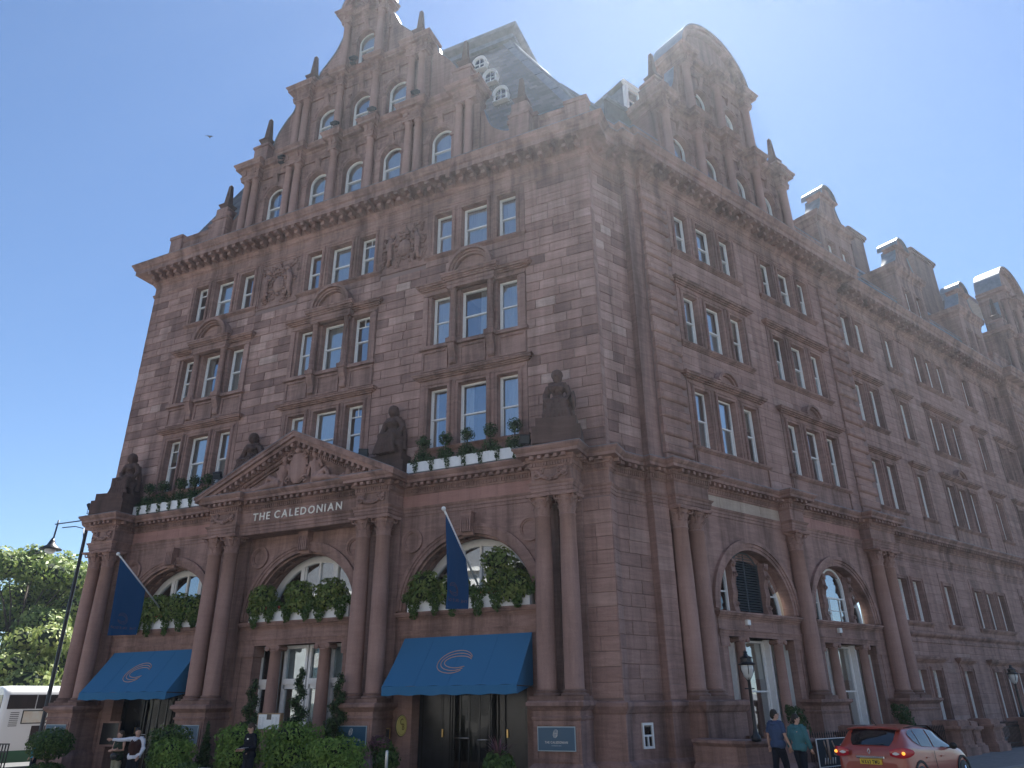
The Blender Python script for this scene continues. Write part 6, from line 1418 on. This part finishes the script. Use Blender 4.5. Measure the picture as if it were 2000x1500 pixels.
    quadrow([[(x+.02, w*.66*k, z+.012) for w in [q/6 for q in range(-6, 7)]] for x, k, z in ((2.2, .92, 1.51), (2.6, .98, 1.33), (3.0, 1.05, 1.07))], CARG, 'windscreen')
    # tail lamps, lit
    for s in (-1, 1):
        def TL(u, v, e=0.):        # u: 0 inner rear .. 1 outer flank; v height
            ang = u; x = -.012+.02*u+.30*max(0, u-.5)**1.25*1.6; y = s*(.52+.62*u-.36*max(0, u-.42)**1.35)
            return (x-e*.9 if u < .55 else x-e*.3, y+s*(e if u > .4 else 0), v)
        m_ = MB(); rows = []
        for k in range(11):
            u = k/10; hh = .02+.10*math.sin(math.pi*min(1, (u*.86+.1)))**.7; zc_ = .955+.02*u; rows.append([TL(u, zc_-hh, .035), TL(u, zc_, .06), TL(u, zc_+hh*.9, .035)])
        m_.loft(rows, True, False, False); m_.build('tail_lamp', LAMPR, t)
        m_ = MB(); m_.loft([[TL(u, .94-.03*math.sin(math.pi*(u-.1)/.3), .07), TL(u, .94+.04*math.sin(math.pi*(u-.1)/.3), .07)] for u in (.12, .18, .24, .30, .36, .4)], True, False, False); m_.build('reverse_lamp', LAMPW, t)
        p = TL(.46, .955, .06); m_ = MB(); m_.ball(p, .04, 10, 8); m_.build('indicator_lamp', LAMPA, t)
        m_ = MB(); m_.ball((2.62, s*1.0, 1.03), 1, 12, 8, .085, .10, .06); m_.box(2.6, 2.68, min(s*.86, s*.95), max(s*.86, s*.95), .97, 1.0); m_.build('wing_mirror', RUB, t)
        for hx in (1.10, 1.98): m_ = MB(); m_.box(hx, hx+.18, min(s*.885, s*.915), max(s*.885, s*.915), .80, .825); m_.build('door_handle', CARP, t)
        for wx in (.72, 3.32):
            w_ = MB(); pr = [(.20, -.10), (.31, -.11), (.335, -.07), (.335, .07), (.31, .11), (.2, .10)]; c2 = MB().lathe(pr, n=28); w_.add([(x+wx, s*.80+z, y+.335) for x, y, z in c2.v], c2.f, True); wo = w_.build('wheel', RUB, t)
            w_ = MB()
            for k in range(5): a = k*2*math.pi/5; w_.tube([(wx, s*.90, .335), (wx+.2*math.cos(a), s*.89, .335+.2*math.sin(a))], [.04, .028], 6)
            w_.build('rim', CHROME, wo)
            a_ = MB(); a_.arcband(wx, .36, .36, .42, min(s*.86, s*.91), max(s*.86, s*.91), -8, 188, 20); a_.build('wheel_arch', RUB, t)
        m_ = MB(); m_.tube([(.70, s*.645, 1.50), (1.3, s*.665, 1.525), (2.0, s*.65, 1.49), (2.6, s*.655, 1.26), (3.0, s*.70, 1.04)], .012, 5); m_.build('roof_gutter', RUB, t)
        m_ = MB()
        for (x0_, z0_, x1_, z1_) in ((1.62, .955, 1.66, .35),): m_.tube([(x0_, s*.905, z0_), (x0_, s*.908, .7), (x1_, s*.90, z1_)], .006, 4)
        m_.build('door_seam', RUB, t)
        sd_ = MB(); sd_.box(.95, 3.0, min(s*.86, s*.905), max(s*.86, s*.905), .25, .36); sd_.build('sill_trim', RUB, t)
    m_ = MB(); m_.cbox(-.36, .36, -.055, .0, .815, .875, .015); o = m_.build('chrome_strip', CHROME, t, (0, 0, 0), R(-90)); 
    m_ = MB(); m_.box(-.27, .27, -.05, .02, .685, .80); m_.build('number_plate', mat('plate_yellow', (.72, .50, .03), .45), t, (0, 0, 0), R(-90))
    letters('NX63 TMU', t, 0, 0, 0, .45, .078, RUB, .002, space=.35, bold=.004)
    for o in [c for c in t.children if c.name.startswith('letter')]:
        x = o.location.x; o.location = (-.053, .225-x, .703); o.rotation_euler = (R(90), 0, R(-90))
    m_ = MB(); m_.add([(-.045, 0, 1.055), (-.045, .05, .98), (-.045, 0, .905), (-.045, -.05, .98), (-.045, 0, 1.02), (-.045, .025, .98), (-.045, 0, .94), (-.045, -.025, .98)], [(0, 1, 5, 4), (1, 2, 6, 5), (2, 3, 7, 6), (3, 0, 4, 7)]); m_.build('emblem', CHROME, t)
    m_ = MB(); m_.cbox(-.80, .80, -.03, .05, .24, .48, .03); m_.build('bumper_trim', RUB, t, (0, 0, 0), R(-90))
    m_ = MB(); m_.tube([(.62, .0, 1.545), (.45, 0, 1.70)], [.012, .006], 6); m_.build('aerial', RUB, t)
    m_ = MB(); m_.box(.335, .345, -.12, .12, 1.475, 1.487); m_.build('brake_light', LAMPR, t)
    m_ = MB(); m_.tube([(.09, .0, 1.13), (.09, -.35, 1.15)], .008, 5); m_.build('rear_wiper', RUB, t)
    return t
car('red hatchback parked at the kerb with lit tail lamps', (-.42, 22.4, road(0)-.02), R(65))

# ================================================================ coach, lamps, railings, board
def bus():
    t = thing('double_deck_bus', 'white double-deck bus with green skirt standing at the far left', 'bus', (-41.2, 26.3, road(-41)), R(72)); BW = mat('bus_white', (.78, .79, .78), .25); BGR = mat('bus_green', (.03, .12, .06), .3)
    Lb, Wb = 11.0, 2.5
    sec = [(0, .35), (0, 1.0), (0, 3.3), (.06, 3.62), (.25, 3.84), (.7, 3.95), (1.8, 3.95), (2.25, 3.84), (2.44, 3.62), (2.5, 3.3), (2.5, .35)]
    mb = MB(); mb.loft([[(x, y*k+Wb/2*(1-k), .35+(z-.35)*(1-.02*(1-k)*10)) for y, z in sec] for x, k in ((-.12, .9), (0, .98), (.2, 1), (Lb-.3, 1), (Lb, .94))], True, True, True); mb.build('body', BW, t)
    mb = MB(); mb.box(-.14, Lb, -.02, -.004, .3, .85); mb.box(-.15, -.12, .0, Wb, .3, .85); mb.build('skirt', BGR, t)
    for k in range(8):
        x = .12+k*1.34; mb = MB(); mb.box(x, x+1.30, -.012, 0, 2.82, 3.5); mb.build('upper_window', CARG, t)
        if k > 0: mb = MB(); mb.box(x, x+1.30, -.012, 0, 1.15, 2.0); mb.build('lower_window', CARG, t)
    mb = MB(); mb.box(.9, 2.6, -.02, -.002, 2.1, 2.75); mb.build('advert_frame', RUB, t); mb = MB(); mb.box(.95, 2.55, -.025, -.02, 2.15, 2.7); mb.build('advert_panel', simple_noise('advert', (.62, .50, .36), (.70, .72, .66), 1.5, .5, 0, 0), t)
    mb = MB(); mb.box(-.13, -.115, .25, 2.25, 1.5, 2.6); mb.box(-.14, -.12, .2, 2.3, 2.85, 3.5); mb.build('rear_window', CARG, t)
    for y in (.15, 2.35):
        for z in (.95, 1.15): c2 = MB().lathe([(.07, 0), (.06, .03)], n=12); mb = MB(); mb.add([(-.13-z_, y+x_, z+y_) for x_, y_, z_ in c2.v], c2.f, True); mb.build('tail_lamp', LAMPR, t)
    for x in (2.6, 7.8): c2 = MB().lathe([(.3, -.12), (.48, -.12), (.5, 0), (.48, .12), (.3, .12)], n=24); mb = MB(); mb.add([(x+a, .1+c_, .5+b) for a, b, c_ in c2.v], c2.f, True); mb.build('wheel', RUB, t)
    for k in range(8): mb = MB(); mb.box(.35, .75, -.012, 0, 2.0+k*.09, 2.03+k*.09); mb.build('vent_slat', RUB, t)
bus()
# tall street lamp with swan-neck bracket
xl, yl = -36.75, 25.5; t = thing('street_lamp', 'tall dark street lamp with swan-neck arm beside the left corner', 'street lamp', (xl, yl, road(xl))); zt_ = 12.0-road(xl); z9 = 11.25-road(xl)
mb = MB(); mb.lathe([(.17, 0), (.17, 1.4), (.10, 1.6), (.085, zt_-1), (.07, zt_)], n=14); mb.build('pole', BLACK, t)
mb = MB(); mb.tube([(0, 0, z9), (-2.55, -.1, z9)], .035, 6); mb.tube([(0, 0, z9-1.15), (-.1, 0, z9-1.0), (-.25, 0, z9-.45), (-.9, -.05, z9-.28), (-1.9, -.08, z9-.25)], .03, 6); mb.tube([(-2.33, -.1, z9+.2), (-2.42, -.1, z9-.85)], .045, 8); mb.build('bracket_arm', mat('lamp_blue', (.03, .05, .09), .4), t)
mb = MB(); mb.lathe([(.05, z9-.75), (.14, z9-.95), (.22, z9-1.15), (.55, z9-1.35), (.55, z9-1.40), (.3, z9-1.38)], -2.45, -.1, 18); mb.build('shade', BLACK, t); mb = MB(); mb.ball((-2.45, -.1, z9-1.42), .28, 14, 8, .75); mb.build('lamp_bowl', mat('lamp_bowl', (.55, .58, .58), .15), t)
def lantern(a, off, z0, ztop, label):
    p = W3(SD, a, off, z0); t = thing('lantern_post', label, 'street lamp', p, TH, 'lantern posts on the side street'); h = ztop-z0
    mb = MB(); mb.lathe([(.14, 0), (.14, .12), (.08, .2), (.05, .35), (.04, h-.75), (.06, h-.72), (.03, h-.68)], n=12); mb.tube([(-.22, 0, h-.95), (.22, 0, h-.95)], .02, 6); mb.build('post', BLACK, t)
    mb = MB(); mb.lathe([(.05, h-.70), (.13, h-.60), (.185, h-.42), (.185, h-.30), (.14, h-.28)], n=14); mb.build('lantern_glass', mat('lantern_glass', (.55, .56, .54), .08), t)
    mb = MB(); mb.lathe([(.24, h-.29), (.26, h-.26), (.17, h-.20), (.17, h-.10), (.20, h-.08), (.08, h-.02), (.05, h+.05), (.07, h+.08), (.01, h+.13)], n=8, sm=False)
    for k in range(4): q = k*math.pi/2+math.pi/4; mb.tube([(.2*math.cos(q), .2*math.sin(q), h-.29), (.19*math.cos(q), .19*math.sin(q), h-.45), (.04*math.cos(q), .04*math.sin(q), h-.72)], .012, 5)
    mb.build('lantern_cap', BLACK, t)
lantern(-18.35, -3.0, .95, 3.33, 'black lantern post in front of the first arch, left of the pair walking'); lantern(1.62, -3.0, 1.2, 3.3, 'black lantern post further down the side street')
# stone balustrade, piers and railings before the basement area
def stone_pier(a, off, w, ztop, label, d=None, grp='stone gate piers'):
    x = W3(SD, a, off, 0); g = gz(x.x); t = thing('stone_pier', label, 'pier', (x.x, x.y, g), TH, grp); h = ztop-g; hw = w/2; d = (d or w)/2
    mb = MB(); mb.box(-hw-.12, hw+.12, -d-.12, d+.12, -.1, .28); mb.box(-hw-.06, hw+.06, -d-.06, d+.06, .28, .36); mb.box(-hw, hw, -d, d, .36, h-.36)
    for (u0, u1, z0, z1) in ((-hw+.06, hw-.06, h-.52, h-.46), (-hw+.06, hw-.06, .44, .5), (-hw+.06, -hw+.12, .5, h-.52), (hw-.12, hw-.06, .5, h-.52)): mb.box(u0, u1, -d-.025, -d, z0, z1)
    mb.build('shaft', MS, t); mb = MB(); mb.box(-hw-.05, hw+.05, -d-.05, d+.05, h-.36, h-.30); mb.box(-hw-.12, hw+.12, -d-.12, d+.12, h-.30, h-.20); mb.box(-hw+.02, hw-.02, -d+.02, d-.02, h-.20, h-.03); mb.box(-hw+.08, hw-.08, -d+.08, d-.08, h-.03, h); mb.build('cap', MS, t)
for a, w_, zt, lab in ((-13.2, .9, 1.27, 'stone pier capped with a block, directly left of the car roof'), (-11.9, .8, 1.24, 'low stone pier just behind the car roof'), (-6.4, 1.0, 1.28, 'broad stone gate pier right of the car windscreen'), (-5.0, .6, 1.22, 'narrow stone gate pier beside the broad one'), (-3.4, .9, 1.28, 'stone gate pier third beyond the car'), (.5, .9, 1.25, 'stone pier before the second lantern'), (5.5, .9, 1.25, 'distant stone pier past the second lantern'), (10.5, .9, 1.25, 'distant stone pier near the right edge')): stone_pier(a, -3.3, w_, zt, lab)
x = W3(SD, -17.3, -2.0, 0); t = thing('stone_balustrade', 'low moulded sandstone wall below the corner column pair', 'wall', (x.x, x.y, gz(x.x)), TH); h = .98-gz(x.x)
mb = MB(); mb.sweep([(-1.2, 1.2), (-1.2, -.7), (.9, -1.3), (1.7, -1.3), (1.7, 1.0)], [(.12, -.1), (.12, .25), (.04, .32), (0, .36), (0, h-.2), (.06, h-.16), (.12, h-.1), (.12, h-.02), (-.5, h)]); mb.build('wall_body', MS, t)
mb = MB(); mb.box(.2, 1.5, -1.15, -.4, h, h+.22); mb.build('coping_block', MS, t)
def railing(a0, a1, off, z0, z1, label):
    p = W3(SD, a0, off, 0); g = gz(p.x); t = thing('iron_railing', label, 'railing', (p.x, p.y, g), TH, 'black area railings'); Lr = a1-a0; n = int(Lr/.13)
    for z in (.18, z1-g-.14): mb = MB(); mb.box(0, Lr, -.015, .015, z, z+.035); mb.build('rail', BLACK, t)
    pk = MB(); pk.box(-.011, .011, -.011, .011, .0, z1-g); pk.lathe([(.022, z1-g), (.005, z1-g+.1)], n=6); me = pk.mesh('picket', BLACK)
    for k in range(n): obj('picket', me, t, ((k+.5)*Lr/n, 0, 0))
railing(-16.2, -13.7, -3.3, 0, 1.05, 'black railings behind the leaning picture board'); railing(-11.4, -7.0, -3.3, 0, 1.05, 'black railings hidden behind the parked car'); railing(-2.9, 0, -3.3, 0, 1.05, 'black railings between the far gate piers'); railing(1.0, 5.0, -3.3, 0, 1.05, 'black railings past the second lantern'); railing(6.0, 10.0, -3.3, 0, 1.05, 'black railings near the right edge'); railing(-4.6, -3.9, -3.3, 0, 1.05, 'short gate railing between two stone piers')
x = W3(SD, -15.3, -3.55, 0); t = thing('picture_board', 'dark picture board in white frame leaning on the railings behind the car', 'board', (x.x, x.y, .18), TH); mb = MB(); mb.box(-.88, .88, -.03, 0, 0, .78); mb.build('frame', WHITE, t); BRD = mat('board_dark', (.035, .04, .045), .8, 0, .1)
mb = MB(); mb.box(-.86, .86, -.035, -.03, .02, .76); mb.build('picture', BRD, t); mb = MB(); rb = random.Random(4)
FLES = mat('print_warm', (.42, .27, .19), .5)
mb.ball((-.28, -.03, .48), 1, 12, 8, .2, .006, .10); mb.tube([(-.5, -.036, .72), (-.42, -.036, .4), (-.5, -.036, .1)], .03, 5); mb.tube([(-.05, -.036, .7), (.06, -.036, .5), (-.02, -.036, .32), (.1, -.036, .3)], .03, 5); mb.tube([(-.3, -.036, .75), (-.3, -.036, .2)], .05, 5); mb.build('picture_figure', FLES, t)
mb = MB()
for k in range(5): mb.tube([(-.6+k*.14, -.036, .08), (-.55+k*.14, -.036, .25)], .025, 5)
mb.build('picture_glasses', mat('print_light', (.6, .52, .45), .5), t); mb = MB(); arc_c(mb, lambda x_, y_: (x_+.42, -.037, .55+y_), .03, .05, 3, .003); mb.build('emblem', PALE, t)
# pots of evergreen by the side windows, wall boxes
for lab, a in (('dark evergreen in the area by the first side arch, behind the walkers', -14.9), ('dark evergreen by the second side arch beyond the car', -7.8)):
    x = W3(SD, a, -2.2, 0); g = gz(x.x); shrub('potted_evergreen', lab, 'plant', (x.x, x.y, g), [(0, 0, 1.55-g, .34, .34, .32), (.12, 0, 1.2-g, .3, .3, .4), (-.2, .1, 1.75-g, .16, .16, .16)], 800, .06, LEAF_BOX, 'evergreens in the basement area', False, ([(0, 0, 0), (0, 0, 1.2)], .04))
for lab, a, z in (('small pale box on the wall under the louvred arch', -14.0, 4.62), ('small pale box on the wall under the second side arch', -7.6, 4.62)):
    x = W3(SD, a, -.17, z); t = thing('wall_box', lab, 'junction box', x, TH, 'pale boxes on the side wall'); mb = MB(); mb.cbox(-.1, .1, -.09, .04, 0, .2, .02); mb.build('casing', PAINTBOX, t); mb = MB(); mb.tube([(0, -.04, 0), (0, -.04, -.12)], .012, 5); mb.build('cable', RUB, t)
# pedestrian barrier at the far left
t = thing('pedestrian_barrier', 'black pedestrian barrier at the bottom left by the bus', 'railing', (-33.6, 21.3, road(-33))); zb_ = .72-road(-33)
for z in (zb_, zb_-.28): mb = MB(); mb.box(-1.6, 1.1, -.025, .025, z-.05, z); mb.build('rail', BLACK, t)
for k in range(15): mb = MB(); mb.box(-1.55+k*.19, -1.515+k*.19, -.02, .02, 0, zb_); mb.build('picket', BLACK, t)
# bird
t = thing('bird', 'small dark bird flying against the blue sky', 'bird', (-31.4, 24.0, 34.3), R(30)); mb = MB(); mb.ball((0, 0, 0), 1, 8, 6, .05, .12, .05); mb.build('body', mat('bird', (.10, .09, .08), .8), t)
for s in (-1, 1): mb = MB(); mb.add([(0, .06, .02), (s*.16, .05, .08), (s*.30, -.08, -.04), (s*.14, -.05, .05), (0, -.06, .02)], [(0, 1, 2, 3, 4)]); mb.build('wing', BLACK, t)

# ================================================================ trees beyond the street
def tree(label, x, y, h, r, seed, m, n=9000, size=.26, low=.28):
    rr = random.Random(seed); g = road(x); t = thing('broadleaf_tree', label, 'tree', (x, y, g), 0, 'trees beyond the street'); mb = MB()
    mb.tube([(0, 0, 0), (.1, 0, h*.25), (-.05, .1, h*.5), (0, 0, h*.8)], [.35, .28, .2, .06], 9)
    bl = []
    for k in range(26):
        a = rr.uniform(0, 6.28); zz = rr.uniform(low, .93); rad = r*math.sqrt(max(.05, 1-((zz-.55)/.5)**2))*rr.uniform(.25, .85); s = rr.uniform(.2, .36)*r
        c = (rad*math.cos(a), rad*math.sin(a), zz*h); bl.append((*c, s*1.25, s*1.25, s*.85))
        if k < 14: mb.tube([(0, 0, h*(.25+.3*rr.random())), (c[0]*.5, c[1]*.5, c[2]*.8), c], [.12, .07, .02], 5)
    bl.append((0, 0, h*.92, r*.3, r*.3, h*.09))
    mb.build('trunk', BARK, t); mb = MB(); leaf_cloud(mb, bl, n, size, rr, .45); mb.build('crown', m, t, kind='stuff'); mb = MB(); core(mb, bl, .62); mb.build('shade_core', MCORE, t, kind='stuff')  # dark blobs in the crown stand for shade between the leaves
tree('leafy green tree behind the bus, left edge', -64, 40.3, 16.2, 5.2, 3, LEAF_TREE, 14000, .22); tree('tallest green tree behind the street lamp', -67.5, 45.5, 16.8, 5.0, 5, LEAF_TREE, 14000, .22); tree('paler green tree partly behind the left corner of the hotel', -72, 52, 15.2, 5.0, 8, LEAF_TREE2, 12000, .22); tree('low pale tree rising just over the bus roof', -57, 36.6, 8.6, 4.2, 11, LEAF_TREE2, 8000, .22, .2); tree('far green tree beyond the tallest one', -80, 55, 15.0, 5.0, 14, LEAF_TREE, 8000); tree('low dark tree filling the gap above the bus', -62, 42.5, 9.5, 4.4, 17, LEAF_TREE, 8000, .22, .15)

# ================================================================ scattering volume added to imitate lens glare over the backlit facade
GLARE = bpy.data.materials.new('lens_glare'); GLARE.use_nodes = True; _t = GLARE.node_tree; _t.nodes.clear(); _o = _t.nodes.new('ShaderNodeOutputMaterial'); _v = _t.nodes.new('ShaderNodeVolumePrincipled')
_v.inputs['Color'].default_value = (.78, .88, 1, 1); _v.inputs['Density'].default_value = .00048; _v.inputs['Anisotropy'].default_value = .66; _t.links.new(_v.outputs[0], _o.inputs['Volume'])
mb = MB(); mb.box(-512, 512, -512, 512, -10.4, 44); mb.build('glare_volume', GLARE, None, kind='stuff')
bpy.data.scenes.remove(TMP)
